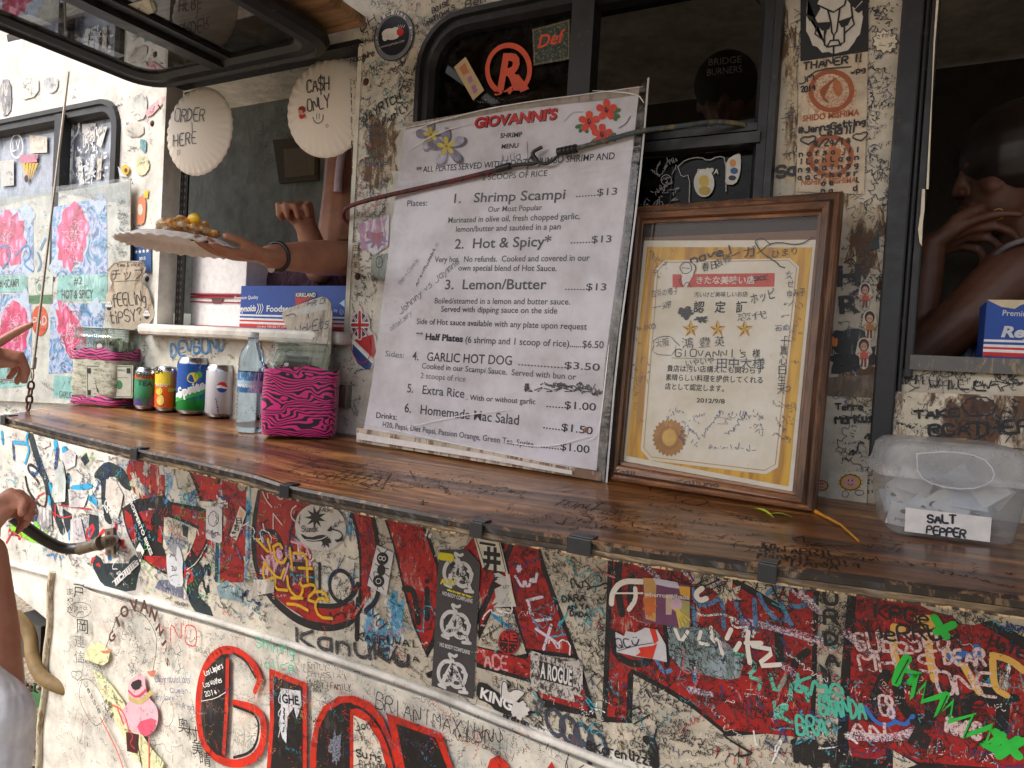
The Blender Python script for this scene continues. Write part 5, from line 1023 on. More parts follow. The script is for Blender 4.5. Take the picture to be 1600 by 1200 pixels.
p = Part(BS, .004); p.poly(zN(330, 1700, 350, 1050, 380, 900, 430, 810, 520, 748, 620, 743, 720, 785, 800, 880, 862, 1030, 910, 1200, 930, 1700), VR); p.poly(zN(390, 1660, 385, 1100, 400, 950, 455, 840, 540, 790, 600, 785, 640, 820, 595, 830, 592, 1660), VK, .0046)
p.poly(zN(618, 865, 700, 905, 780, 1030, 825, 1200, 840, 1660, 618, 1660), flat((222, 214, 196)), .0046); rg(zN(600, 800, 690, 830, 780, 930, 840, 1060, 880, 1220), .006, VK, .005); p.build('painted_letter', banner, label='red and black letter O')
p = Part(BS, .004); p.poly(zN(820, 850, 1165, 975, 1240, 1200, 1330, 1700, 1000, 1700, 900, 1200), VR); p.poly(zN(885, 918, 1130, 1005, 1205, 1200, 1290, 1700, 1050, 1700, 940, 1200), VK, .0046); p.build('painted_letter', banner, label='red and black letter V')
p = Part(BS, .004); p.poly(zN(1340, 2000, 1450, 1200, 1470, 1140, 1520, 1112, 1565, 1150, 1600, 1210, 1800, 2000), VR); p.poly(zN(1420, 1940, 1490, 1210, 1530, 1190, 1560, 1240, 1700, 1940), VK, .0046); p.poly(zO(215, 1210, 255, 1152, 275, 1200, 300, 1400, 180, 1400), VR); p.build('painted_letter', banner, label='red tip of the letter A')
p = Part(BS, .0046)
for s, a, b, h, w, m in (('Los Limpiers', (324, 1055), (352, 1042), 9, .002, WHT), ('Los Wolfes', (322, 1073), (350, 1064), 8, .002, WHT), ('2014', (324, 1087), (342, 1083), 8, .002, WHT), ('CHIEFLY', (438, 1150), (472, 1080), 1, .002, WHT), ('BRIANIMAXIUNI', (590, 1105), (790, 1170), 25, .0022, INK), ('HARDY + FAMILY', (484, 1072), (552, 1078), 10, .0018, INK), ('2014', (492, 1079), (505, 1080), 5, .0014, INK),
                        ('EMILY', (484, 1042), (514, 1046), 9, .0016, INKG), ('MISSIA', (490, 1056), (536, 1058), 8, .0014, INKG), ('Su:Ms', (560, 1180), (598, 1188), 11, .0024, INK), ('Birthday', (565, 1198), (608, 1202), 12, .0018, INK), ('John', (558, 1140), (592, 1132), 11, .0018, INK), ('Aurora', (400, 1008), (455, 1020), 1, .001, INK), ('NO', (270, 1000), (310, 1012), 32, .0042, INKR), ('SASAP', (308, 1016), (330, 1022), 8, .0014, INKG),
                        ('Congratulations', (246, 1064), (300, 1066), 10, .0020, INKB), ('Queen.', (270, 1081), (300, 1082), 8, .0018, INKB), ('my love', (248, 1092), (276, 1094), 9, .0016, INKB), ('Myrna', (280, 1104), (306, 1108), 8, .0018, INKB), ('Jessie', (134, 1066), (158, 1114), 11, .0026, INK), ('ACHILLMEN', (136, 1034), (166, 1046), 5, .0018, INK), ('KOREAU', (178, 936), (212, 942), 7, .0014, INKG),
                        ('The Rick', (116, 950), (140, 952), 6, .0016, INK), ('Fan', (120, 956), (134, 957), 4, .0016, INK), ('Aroon aming', (718, 1150), (784, 1178), 8, .0014, INK), ('Taki', (634, 1162), (672, 1166), 9, .0022, dry((60, 58, 58), .5, .8)), ('Jigum', (132, 912), (156, 914), 7, .0012, INKG)):
    if h > 1: p.hand(s, a, b, h, w, m if not isinstance(m, tuple) else dry(m, .5, .95), .0062, .15, 2)
p.ribbon([(318, 1094), (340, 1090), (356, 1080)], .0016, dry(WHT, .5, .9), .0062)
gt = dry((60, 190, 160), .5, .8); p.hand('Shining', (402, 1010), (462, 1026), 17, .0028, gt, .005, .2, 2); p.hand('alice', (416, 1042), (462, 1048), 13, .0026, gt, .005, .2, 2)
for q in (((436, 1098), (437, 1150)),): 
    p.poly([(441, 1074), (472, 1078), (474, 1100), (466, 1122), (462, 1104), (452, 1118), (450, 1160), (444, 1152), (438, 1130), (442, 1110)], flat((206, 208, 214)), .0054); p.ribbon([(441, 1080), (437, 1095), (445, 1100), (436, 1115), (444, 1120), (438, 1150)], .0024, flat((206, 208, 214)), .0056); p.text('GHE', (444, 1096), (470, 1100), 14, BLK, .006, .03); p.hand('LIAN', (446, 1142), (448, 1106), 9, .003, INK, .006)
p.blot((527, 1165), 9, 24, dry((130, 134, 150), .5, .5), .0058, .35)
for s, a in (('戸', (118, 930)), ('まり', (116, 915)), ('まやき', (114, 925)), ('岡', (124, 985)), ('奥', (282, 1140)), ('村', (296, 1152)), ('美', (304, 1175)), ('晴', (316, 1192))):
    if len(s) == 1: p.text(s, a, (a[0] + 17, a[1] + 3), 18, BLK, .006)
for i, ch in enumerate('まやき'): p.text(ch, (108, 928 + i * 14), (118, 928 + i * 14), 9, BLK, .006)
for i, ch in enumerate('連信'): p.text(ch, (120, 1008 + i * 24), (136, 1010 + i * 24), 15, INKG, .006)
p.ring((128, 952), 18, 12, .0016, INK, .006); p.ring((264, 1112), 11, 22, .0014, INK, .006, n=10); p.hand('~', (116, 1062), (128, 1062), 15, .0018, INK, .006)
p.ribbon([(128, 1062), (142, 1058), (160, 1078), (172, 1110), (160, 1132), (148, 1132), (130, 1100), (126, 1080), (132, 1062)], .0018, INK, .006, sm=2)
scribbles(p, [(110, 912), (400, 992), (665, 1080), (960, 1200), (85, 1200)], 330, [INK] * 4 + [INKG] * 4 + [INKB, INKC, INKO, INKR], (.005, .016), (.0006, .0014), lift=.0058) if 0 else None; p.split('marker_word', banner)
p = Part(BS, .0058); scribbles(p, [(110, 912), (400, 992), (665, 1080), (960, 1200), (85, 1200)], 700, [INK] * 4 + [INKG] * 5 + [INKB, INKC, INKO, INKR], (.004, .018), (.0005, .0012), ang=.9); scribbles(p, [(110, 912), (400, 992), (665, 1080), (960, 1200), (85, 1200)], 40, [INKG, INK, INKO, INKV], (.02, .04), (.001, .0022), lift=.0058); p.build('marker_scribbles', banner, kind='stuff')
# drawing of a pink shrimp with the arched name
p = Part(BS, .0046); br = flat((84, 54, 46), .5)
arc = [((181, 995), 'G', 55), ((190, 973), 'I', 40), ((200, 958), 'O', 30), ((214, 950), 'V', 5), ((229, 951), 'A', -15), ((241, 962), 'N', -38), ((250, 984), 'N', -55), ((257, 1003), 'I', -62), ((260, 1012), "'", -70), ((263, 1030), 'S', -75)]
for (x, y), ch, an in arc:
    t = math.radians(an); kw = 2.2 if ch in "I'" else 7; dx, dy = math.cos(t) * kw, -math.sin(t) * kw; p.text(ch, (x - dx, y - dy + 4), (x + dx, y + dy + 4), 19 if ch != "'" else 8, br, .0062, .04)
ol = flat((40, 36, 38)); hat = smooth([(168, 1012), (178, 985), (186, 962), (205, 950), (226, 956), (240, 975), (250, 1000), (242, 1048)], 2)
p.ribbon(hat, .0022, ol, .0056)
p.poly([(160, 1016), (180, 1014), (172, 1020), (164, 1020)], (196, 120, 96), .0054); p.poly([(232, 1048), (247, 1046), (244, 1056), (238, 1056)], (196, 120, 96), .0054)
p.poly([(146, 1040), (170, 1060), (200, 1100), (232, 1160), (268, 1200), (220, 1200), (180, 1120), (156, 1072)], flat((218, 214, 168)), .0050, sm=1); p.poly([(148, 1000), (176, 1012), (170, 1040), (146, 1034), (132, 1026)], flat((222, 220, 170)), .0050, sm=1)
pkm = bloom(4.4, (226, 120, 140)); p.poly([(206, 1060), (228, 1048), (232, 1086), (250, 1104), (250, 1130), (240, 1146), (214, 1146), (196, 1128), (190, 1110), (206, 1096), (202, 1078)], flat((230, 176, 186)), .0054, sm=2); p.poly([(214, 1128), (248, 1118), (244, 1142), (226, 1152)], flat((214, 84, 110)), .0056, sm=1)
p.ribbon([(206, 1090), (222, 1098), (240, 1080)], .013, flat((190, 170, 110)), .0060, sm=2); p.ribbon([(204, 1078), (216, 1090), (232, 1076)], .006, flat((206, 70, 80)), .0062, sm=2); p.poly([(206, 1066), (224, 1058), (224, 1074), (212, 1078)], ol, .0062, sm=1)
scribbles(p, [(204, 1024), (226, 1024), (226, 1056), (204, 1056)], 26, [ol], (.006, .012), (.0006, .0012), ang=1.5, lift=.0064); scribbles(p, [(186, 966), (216, 962), (216, 1000), (190, 1004)], 20, [INK, INKG], (.008, .016), (.0010, .002), ang=1.5, lift=.0064)
for q in ((178, 1100, 192, 1106, 200, 1120, 206, 1150), (160, 1120, 176, 1150, 190, 1180, 196, 1200), (236, 1150, 236, 1200), (186, 1104, 196, 1130)): p.ribbon(px(*q), .005, flat((214, 100, 90)), .0060, sm=2)
p.poly([(200, 1142), (220, 1146), (218, 1176), (202, 1172)], flat((70, 26, 30)), .0062); scribbles(p, [(160, 1092), (178, 1092), (182, 1128), (166, 1128)], 24, [ol], (.006, .012), (.0010, .0016), ang=1.5, lift=.0064)
p.ribbon([(206, 1140), (212, 1150), (206, 1160), (214, 1168)], .003, flat((206, 60, 60)), .0066); p.ribbon([(216, 1150), (226, 1200)], .003, ol, .0066)
scribbles(p, [(170, 980), (240, 980), (240, 1050), (176, 1050)], 20, [INK, INKB], (.006, .012), lift=.0066)
p.build('shrimp_drawing', banner, label='drawing of a pink shrimp under the arched brown name')
def V3_(r): return Vector((r.random() - .5, r.random() - .5, r.random() - .5)).normalized()
# ================================================================== counter shelf
def woodm(name, c1, c2, c3, sc=1.0, rough=.33, along=0):
    m = bpy.data.materials.new(name); n, b = nodes(m)
    s = [22, 22, 22]; s[along] = 1.6; co = coords(n, tuple(v * sc for v in s)); co1 = coords(n)
    g1 = noise(n, co, 1.6, 8, .72, .8); g2 = noise(n, co1, 5, 4, .6); g3 = noise(n, co, 6, 6, .8)
    c = ramp(n, g1, [(.38, c1), (.5, c2), (.62, c3)])
    c = mix(n, ramp(n, g3, [(.60, (0, 0, 0, 1)), (.70, (.8, .8, .8, 1))]), c, tuple(v * .25 for v in lin(c1)[:3]) + (1,))
    c = mix(n, ramp(n, g2, [(.45, (0, 0, 0, 1)), (.7, (.45, .45, .45, 1))]), c, tuple(v * .5 for v in lin(c1)[:3]) + (1,))
    n.links.new(c, b.inputs['Base Color'])
    n.links.new(ramp(n, g2, [(.3, (rough * .55,) * 3 + (1,)), (.7, (rough * 1.5,) * 3 + (1,))]), b.inputs['Roughness'])
    b.inputs['Coat Weight'].default_value = .3; b.inputs['Coat Roughness'].default_value = .12; b.inputs['Specular IOR Level'].default_value = .5
    bump(n, b, g1, .55, .0025); return m
CW = woodm('varnished_plank', (52, 31, 17), (124, 78, 42), (182, 132, 78), .5, .36)
EDGE = worn((44, 34, 28), (176, 150, 112), .95, .6, 60, .5)
FR = [(-1.74, 1.313), (-1.502, 1.300), (-1.274, 1.290), (-1.102, 1.287), (-.937, 1.280), (-.869, 1.273), (-.662, 1.271), (-.514, 1.270), (-.441, 1.271), (-.358, 1.274), (-.24, 1.277), (-.093, 1.285), (.131, 1.297), (.60, 1.312)]
YF = YW - .38
def ip(t, x):
    for i in range(len(t) - 1):
        if x <= t[i+1][0] or i == len(t) - 2:
            f = (x - t[i][0]) / (t[i+1][0] - t[i][0]); return t[i][1] + f * (t[i+1][1] - t[i][1])
def CS(s, t):
    xf = -1.74 + 2.34 * s; xb = -2.06 + 2.66 * s
    zb = 1.318 - .006 * s; f = Vector((xf, YF, ip(FR, xf))); b_ = Vector((xb, YW - .001, zb))
    return b_.lerp(f, t)
def on(px_, py_):
    """point of the counter top seen at a pixel"""
    s, t = .4, .3
    for _ in range(14):
        a = proj(CS(s, t)); b1 = proj(CS(s + 1e-3, t)); b2 = proj(CS(s, t + 1e-3))
        J = ((b1[0]-a[0]) * 1e3, (b2[0]-a[0]) * 1e3, (b1[1]-a[1]) * 1e3, (b2[1]-a[1]) * 1e3); ex, ey = px_ - a[0], py_ - a[1]
        d = J[0] * J[3] - J[1] * J[2]; ds = (ex * J[3] - ey * J[1]) / d; dt = (ey * J[0] - ex * J[2]) / d
        s = min(max(s + max(-.2, min(.2, ds)), -.1), 1.1); t = min(max(t + max(-.3, min(.3, dt)), -.1), 1.1)
    return CS(s, t)
def zat(x, y):
    t = (YW - y) / .38; s = 0.
    lo, hi = -.2, 1.2
    for _ in range(30):
        s = (lo + hi) / 2
        if CS(s, t).x < x: lo = s
        else: hi = s
    return CS(s, t).z
class CTop:
    """drawing surface that follows the counter"""
    def uv(s, px_, py_): p = on(px_, py_); return Vector((p.x, p.y))
    def w(s, a, lift=0): return Vector((a[0], a[1], zat(a[0], a[1]) + lift))
shelf = thing('counter_shelf', (-.7, YF + .1, 1.30), 'long weathered brown plywood serving shelf with metal edge clips along the truck', 'serving shelf')
p = Part(); p.sheet(lambda a, b: CS(a, b), 90, 10, CW); p.sheet(lambda a, b: CS(a, 1 - b) - Vector((0, 0, .021)), 90, 4, CW)
p.sheet(lambda a, b: CS(a, 1) - Vector((0, 0, .021 * (1 - b))), 90, 1, EDGE); p.sheet(lambda a, b: CS(0, 1 - a) - Vector((0, 0, .021 * (1 - b))), 4, 1, EDGE); p.sheet(lambda a, b: CS(1, a) - Vector((0, 0, .021 * (1 - b))), 4, 1, EDGE)
p.build('board', shelf)
PE = woodm('ply_edge', (30, 24, 20), (66, 52, 40), (150, 128, 94), .8, .7)
p = Part()   # splintered ply layers and dark nosing along the front edge
def nose(a, k):
    v = CS(a, 1); j = .0010 * math.sin(a * 217 + 3 * math.sin(a * 61)) + .0008 * math.sin(a * 531 + 2)
    prof = [(-.008, .0012), (.001, .0022), (.0045, -.002), (.004 + j, -.009), (.0015, -.0105), (.002 + j * .7, -.016), (-.002, -.0215)]
    return v + Vector((0, -prof[k][0], prof[k][1]))
mm = [worn((60, 42, 30), (130, 92, 58), .8, .45, 60), worn((40, 32, 28), (120, 90, 62), .6, .4, 60), worn((36, 30, 27), (100, 80, 60), .5, .4), worn((24, 21, 20), (80, 64, 50), .4, .5), PE, PE]
NSEG = 260
for k in range(6):
    q = []; 
    for i in range(NSEG + 1): q += [nose(i / NSEG, k), nose(i / NSEG, k + 1)]
    p.add(q, [(2*i, 2*i+1, 2*i+3, 2*i+2) for i in range(NSEG)], mm[k])
p.build('front_nosing', shelf)
CL = flat((34, 36, 42), .35)
for x in (11, 216, 449, 748, 910, 1203):
    w_ = 20 if x > 700 else 13; w_ = 34 if x == 910 else w_
    best = min((i / 800 for i in range(-10, 820)), key=lambda s: abs(proj(CS(s, 1))[0] - x)); c = CS(best, 1); hw = .0105 if x != 910 else .017
    p = Part(); p.box((c.x, YF + .008, ip(FR, c.x) + .0035), (hw * 2, .020, .003), CL); p.box((c.x, YF - .0075, ip(FR, c.x) - .007), (hw * 2, .003, .022), CL); p.build('edge_clip', shelf, bevel=.0012)
p = Part(CTop(), .0006); DI = dry((30, 20, 18), .6, .5); DI2 = dry((44, 28, 20), .6, .35)
for s, a, b, h in (('TYLER', (520, 742), (592, 752), 10), ('NORWICK', (476, 742), (590, 762), 11), ('JEN APRIL', (1186, 862), (1308, 872), 10), ('JEM', (1184, 856), (1212, 858), 9), ('NANNIE 2014', (1184, 873), (1345, 888), 10), ('DANA', (1236, 884), (1310, 892), 10), ('TONI', (860, 790), (930, 800), 12), ('KIKO', (1000, 760), (1080, 790), 14)):
    p.hand(s, a, b, h, .0028, DI, None, .2, 1)
for q in ((450, 738, 500, 718, 612, 740, 590, 768, 450, 738), (612, 740, 596, 766), (640, 735, 650, 752)): p.ribbon(px(*q), .0022, DI, sm=0)
scribbles(p, [(420, 750), (700, 735), (950, 770), (1280, 815), (1590, 880), (1590, 920), (1100, 860), (760, 820), (440, 752)], 80, [DI, DI2], (.010, .028), (.0010, .0022))
scribbles(p, [(20, 648), (120, 640), (380, 690), (560, 705), (900, 780), (500, 770), (100, 668)], 80, [DI, DI2], (.010, .024), (.0010, .0020)); p.build('pen_marks', shelf, kind='stuff')

# dry leaves, stem
ctop = CTop()
p = Part(); a = on(1273, 801); b_ = on(1342, 848); m_ = a.lerp(b_, .55) + Vector((.004, .006, .004)); p.tube([a + Vector((-.002, .0, .003)), a.lerp(b_, .1) + Vector((0, 0, .003)), m_, b_ + Vector((0, 0, .002))], [.0042, .0026, .0018, .0012], flat((196, 134, 40), .5), 8, it=0)
tag(p.build('fallen_twig', loc=a), 'bent orange yellow twig lying on the shelf below the certificate', 'twig')
def leaf(a, b, w, col, lab, curl=.006):
    A, B = on(*a), on(*b); d = B - A; s = Vector((-d.y, d.x, 0)).normalized(); p = Part(); q = []
    for i in range(9):
        t = i / 8; k = math.sin(PI * t) ** .8 * w; z = .002 + curl * math.sin(PI * t)
        q += [A + d * t + s * k + Vector((0, 0, z)), A + d * t + Vector((0, 0, z * .4 + .001)), A + d * t - s * k + Vector((0, 0, z))]
    p.add(q, [(3*i+j, 3*i+j+1, 3*i+3+j+1, 3*i+3+j) for i in range(8) for j in range(2)], col, True)
    tag(p.build('leaf', loc=A), lab, 'leaf')
leaf((1172, 797), (1210, 812), .0035, flat((176, 196, 50)), 'thin curled yellow green leaf right of centre on the shelf')
leaf((1196, 808), (1240, 812), .003, flat((150, 150, 60)), 'dull olive leaf lying beside the curled yellow green one')
leaf((1186, 790), (1226, 795), .005, flat((140, 110, 40)), 'dull leaf tucked under the corner of the wooden frame', .003)
leaf((946, 757), (957, 757), .0025, flat((206, 150, 40)), 'tiny yellow leaf by the corner of the menu', .001)
leaf((1120, 800), (1164, 806), .0006, flat((196, 140, 80)), 'straw coloured sliver lying on the shelf', .001)

# ================================================================== menu board
mBL = on(563, 692) + Vector((0, 0, .002)); mBR = on(946, 752) + Vector((0, 0, .002))
# leaning plane: bottom line on the shelf, top just in front of the wall
tl = wallat(.03).hit(622, 188)
MS = Surf.from3(mBL, mBR, tl)
menu = thing('menu_board', (mBL + mBR) / 2, 'tall white laminated shrimp menu leaning on the truck between tip jar and certificate', 'menu board')
def paper(name, c, c2, gloss=.25):
    m = bpy.data.materials.new(name); n, b = nodes(m); co = coords(n)
    x = noise(n, co, 9, 5, .65); y = noise(n, co, 90, 6, .8)
    c_ = mix(n, ramp(n, y, [(.62, (0, 0, 0, 1)), (.74, (.5, .5, .5, 1))]), ramp(n, x, [(.35, c2), (.6, c)]), lin((150, 120, 96)))
    n.links.new(c_, b.inputs['Base Color']); b.inputs['Roughness'].default_value = .5; b.inputs['Coat Weight'].default_value = 0; return m
MP = paper('menu_paper', (222, 219, 224), (194, 189, 190))
p = Part(MS, 0)
p.slab([(636, 198), (700, 188), (800, 172), (1002, 140), (985, 300), (960, 540), (935, 735), (760, 706), (572, 672), (585, 600), (608, 420)], MP, .004, .004); p.slab([(640, 205), (1000, 146), (935, 730), (576, 668)], flat((40, 36, 34)), .0015, .001); p.build('sheet', menu)
p = Part(MS, 0); p.slab([(563, 668), (760, 702), (944, 738), (944, 751), (760, 722), (563, 690)], worn((196, 180, 160), (112, 84, 62), .9, .5, 50), .014, -.002)
p.slab([(566, 676), (760, 708), (900, 735), (900, 741), (760, 716), (566, 686)], (214, 208, 204), .003, .013); p.build('bottom_fold', menu)
p = Part(MS, .0086); K = flat((26, 27, 32), .5); T = lambda s, a, b, h, m=K, bold=.0, sh=0.: p.text(s, a, b, h, m, None, bold + .008, sh)
RD = flat((206, 34, 36), .4)
p.text("GIOVANNI'S", (745, 203), (874, 189), 15.5, (30, 10, 12), .0084, .055, .05); p.text("GIOVANNI'S", (744, 202), (873, 188), 15.5, RD, .0088, .04, .05)
T('SHRIMP', (785, 218), (819, 216), 7.5, bold=.012); T('MENU', (787, 235), (813, 233), 7.5, bold=.012)
T('** ALL PLATES SERVED WITH 1 DOZEN JUMBO SHRIMP AND', (654, 272), (963, 251), 9.5); T('2 SCOOPS OF RICE', (757, 284), (858, 277), 9)
T('Plates:', (640, 324), (671, 323), 9.5); T('1.   Shrimp Scampi', (713, 319), (886, 313), 15, bold=.006); T('.......$13', (903, 310), (967, 306), 11)
T('Our Most Popular', (766, 333), (850, 330), 8.8); T('Marinated in olive oil, fresh chopped garlic,', (704, 350), (909, 344), 9.2); T('lemon/butter and sautéed in a pan', (716, 364), (879, 360), 9.2)
T('2.  Hot & Spicy*', (714, 390), (864, 386), 15.5, bold=.006); T('.......$13', (895, 382), (958, 380), 11)
T('Very hot.  No refunds.  Cooked and covered in our', (683, 411), (924, 409), 9.2); T('own special blend of Hot Sauce.', (720, 424), (873, 425), 9.2)
T('3.  Lemon/Butter', (699, 453), (857, 453), 15.5, bold=.006); T('.......$13', (886, 454), (950, 455), 11)
T('Boiled/steamed in a lemon and butter sauce.', (683, 475), (894, 477), 9.2); T('Served with dipping sauce on the side', (693, 488), (874, 491), 9.2)
T('Side of Hot sauce available with any plate upon request', (655, 507), (920, 516), 9.2)
T('** Half Plates', (653, 530), (727, 535), 10, bold=.03); T('(6 shrimp and 1 scoop of rice)......$6.50', (731, 536), (946, 545), 10.5)
GK = flat((120, 124, 132), .5)
T('Sides:', (606, 557), (635, 560), 9.5, GK); T('4.   GARLIC HOT DOG', (648, 563), (803, 571), 14); T('..............$3.50', (813, 571), (940, 580), 11)
T('Cooked in our Scampi Sauce.  Served with bun or', (663, 576), (903, 594), 9.2, flat((76, 80, 88))); T('2 scoops of rice', (661, 591), (731, 597), 9.2, GK)
T('5.   Extra Rice', (640, 613), (729, 622), 14, flat((70, 74, 82))); T('. With or without garlic', (733, 625), (840, 632), 8.8); T('......$1.00', (857, 636), (934, 642), 12)
T('6.   Homemade Mac Salad', (636, 644), (814, 664), 15, flat((52, 56, 64))); T('......$1.50', (852, 669), (929, 679), 12)
T('Drinks:', (592, 653), (624, 656), 9.5); T('H20, Pepsi, Diet Pepsi, Passion Orange, Green Tea, Sprite', (602, 667), (837, 699), 9, flat((84, 88, 96))); T('.......$1.00', (848, 699), (924, 708), 12)
p.build('printed_text', menu)
p = Part(MS, .0092); W1_ = dry((24, 24, 28), .5, .7)
for i in range(7): p.ribbon([(824 + i * 15, 607 + i % 2 * 3), (838 + i * 16, 604 + (i + 1) % 2 * 8), (830 + i * 14, 612)], .0018, W1_)
p.blot((827, 605), 4, 7, W1_); scribbles(p, [(846, 598), (935, 600), (930, 610), (846, 612)], 40, [W1_], (.004, .008), (.001, .002), ang=.2); scribbles(p, [(904, 610), (944, 612), (944, 622), (906, 620)], 16, [W1_], (.004, .007), (.001, .002), ang=.2)
p.blot((919, 672), 3, 4, flat((130, 84, 50)))
G_ = dry((70, 72, 84), .5, .8)
for s, a, b, h, m in (('Johnny vs Jaymne', (630, 492), (722, 412), 12, G_), ('Art+Rudebt!!', (656, 448), (688, 384), 8, W1_), ('Dai + Connie', (630, 446), (658, 408), 8, dry((150, 152, 160), .5, .8)), ('oltzel sery', (616, 518), (648, 492), 9, dry((140, 144, 156), .5, .8)), ('Julia', (780, 256), (816, 250), 9, G_)): p.hand(s, a, b, h, .0013, m, None, .2, 2)
p.ribbon([(827, 224), (829, 250), (824, 290), (833, 240)], .001, G_); p.ribbon([(886, 192), (898, 178), (914, 178)], .0016, dry((160, 160, 165), .5, .7)); p.ribbon([(970, 203), (982, 196), (988, 185)], .0018, G_); p.build('pen_scrawl', menu)
def petal(c, ang, l, w, m, lift):
    t = math.radians(ang); d = (math.cos(t), -math.sin(t)); s = (-d[1], d[0]); q = []
    for i in range(14):
        k = i / 14 * 2 * PI; a = (1 - math.cos(k)) / 2; b = math.sin(k) * (.35 + .65 * a)
        q.append((c[0] + d[0] * l * a + s[0] * w * b, c[1] + d[1] * l * a + s[1] * w * b))
    p.poly(q, m, lift)
p = Part(MS, .0088)
def petm(c1, c2, sc=60):
    m = bpy.data.materials.new('petal_print'); n, b = nodes(m); n.links.new(ramp(n, noise(n, coords(n), sc, 3, .5), [(.35, c1), (.65, c2)]), b.inputs['Base Color']); b.inputs['Roughness'].default_value = .4; return m
PM = petm((112, 106, 122), (150, 144, 162)); PM2 = petm((156, 152, 170), (206, 204, 218)); PY = petm((196, 176, 40), (214, 200, 90))
for c, sc in (((678, 213), .8), ((702, 231), 1.0)):
    for i, an in enumerate((95, 25, -45, -115, 170)):
        petal((c[0] + 2, c[1] + 3), an, 33 * sc, 10.5 * sc, petm((84, 80, 92), (110, 104, 118)) if i < 3 else PM, .0087 + i * .00008); petal(c, an, 30 * sc, 9.5 * sc, PM2 if i % 2 else PM, .0089 + i * .00012)
    for an in (95, 25, -45, -115, 170): petal(c, an, 15 * sc, 5 * sc, PY, .0097)
    p.disc(c, 2, 2, (170, 110, 30), .0100)
HR = petm((206, 38, 24), (222, 64, 30)); HG = petm((34, 90, 50), (60, 130, 66))
for c in ((924, 193), (951, 175), (944, 213)):
    for an in ((200, 240, 290) if c[0] == 924 else (20, -30, -60) if c[0] == 951 else (-20, 20, -130)): petal((c[0] + (8 if an < 90 and an > -90 else -8) , c[1] + 4), an, 15, 4.5, HG, .0087)
    for i in range(5): petal(c, 90 + 72 * i, 17, 7.5, HR, .0090 + i * .0001)
    p.disc(c, 3, 4.5, (70, 14, 20), .0098); p.ribbon([c, (c[0] + 4, c[1] - 6)], .0014, (190, 120, 40), .0100)
p.build('flower_print', menu)
p = Part(MS, 0); sl = thin_glass((246, 246, 248), .0, .08, .008, 1.3)
p.poly([(622, 187), (720, 166), (860, 142), (1016, 127), (1004, 240), (988, 380), (965, 560), (948, 754), (760, 716), (562, 682), (580, 590), (600, 440), (618, 300)], sl, .0115)
# creases of the plastic at top and foot
for q in ((626, 206, 700, 190, 790, 168, 1008, 140), (640, 214, 676, 196, 720, 186), (930, 146, 1000, 150, 1010, 165), (570, 660, 700, 690, 900, 730), (640, 240, 690, 210, 740, 196), (948, 610, 940, 680, 920, 690), (800, 640, 720, 650, 640, 668), (790, 690, 860, 700, 930, 680), (956, 540, 945, 640, 935, 720)):
    p.ribbon(px(*q), .0022, flat((230, 230, 232), .15, 0, 1), .0121 + R.random() * .0004, sm=2, taper=True)
p.build('plastic_sleeve', menu)
p = Part(MS, 0); br_ = worn((70, 62, 60), (128, 118, 112), .6, .4, 40)
p.poly([(1003, 138), (1016, 127), (1004, 240), (988, 380), (965, 560), (948, 754), (936, 738), (950, 560), (976, 370), (992, 240)], thin_glass((150, 146, 146), .2, .12, .01), .0109)
p.poly([(636, 196), (800, 168), (1002, 138), (1004, 150), (940, 160), (880, 166), (800, 175), (640, 204)], worn((176, 164, 150), (130, 112, 96), .6, .5), .0094); p.ribbon([(952, 752), (968, 560), (992, 380), (1008, 240), (1017, 127)], .0035, flat((190, 190, 192), .2), .012); p.build('plastic_edge', menu)

# ================================================================== framed certificate
fBL = on(962, 749) + Vector((0, 0, .001)); fBR = on(1274, 799) + Vector((0, 0, .001)); ftl = wallat(.028).hit(1003, 328)
FS = Surf.from3(fBL, fBR, ftl)
cert = thing('certificate_frame', (fBL + fBR) / 2, 'gold bordered Japanese certificate behind glass in a brown wooden frame on the shelf', 'framed certificate')
FW_ = woodm('frame_wood', (76, 44, 22), (118, 72, 38), (146, 96, 54), 2.2, .5, 0); FWv = woodm('frame_wood_upright', (60, 38, 24), (98, 64, 40), (126, 86, 56), 2.2, .5, 2)
A_ = [FS.uv(*c) for c in ((1003, 326), (1320, 304), (1276, 800), (961, 751))]; B_ = [FS.uv(*c) for c in ((1010, 352), (1281, 340), (1241, 768), (976, 722))]
A_[0] = FS.uv(1001, 327)
def rail(i, j, m, name='frame_rail'):
    o0, o1, i0, i1 = A_[i], A_[j], B_[i], B_[j]; p = Part()
    prof = [(0, .0), (0, .016), (.10, .021), (.22, .018), (.34, .0165), (.5, .024), (.78, .021), (.86, .013), (1, .012), (1, .004)]
    q = []
    for t, h in prof: q += [FS.w(o0.lerp(i0, t), h), FS.w(o1.lerp(i1, t), h)]
    p.add(q, [(2*k, 2*k+1, 2*k+3, 2*k+2) for k in range(len(prof) - 1)], m)
    return p.build(name, cert)
rail(0, 1, FW_); rail(1, 2, FWv); rail(2, 3, FW_); rail(3, 0, FWv)
p = Part(FS, .022)
for s, a, b, h in (('Sace Olam eveni Abt', (1010, 336), (1180, 324), 6), ('The Hawaii Family', (1204, 322), (1302, 318), 6), ('Kaliuno', (1065, 756), (1130, 760), 7), ('Kasil', (970, 738), (1000, 742), 6)): p.hand(s, a, b, h, .0014, dry((40, 22, 18), .5, .7), .0245)
p.build('pen_marks', cert)
p = Part(FS, 0); p.poly([(1003, 372), (1284, 360), (1244, 776), (970, 728)], (122, 92, 66), .003); p.poly([(1003, 330), (1318, 308), (1274, 796), (963, 748)], (52, 40, 32), .0012)
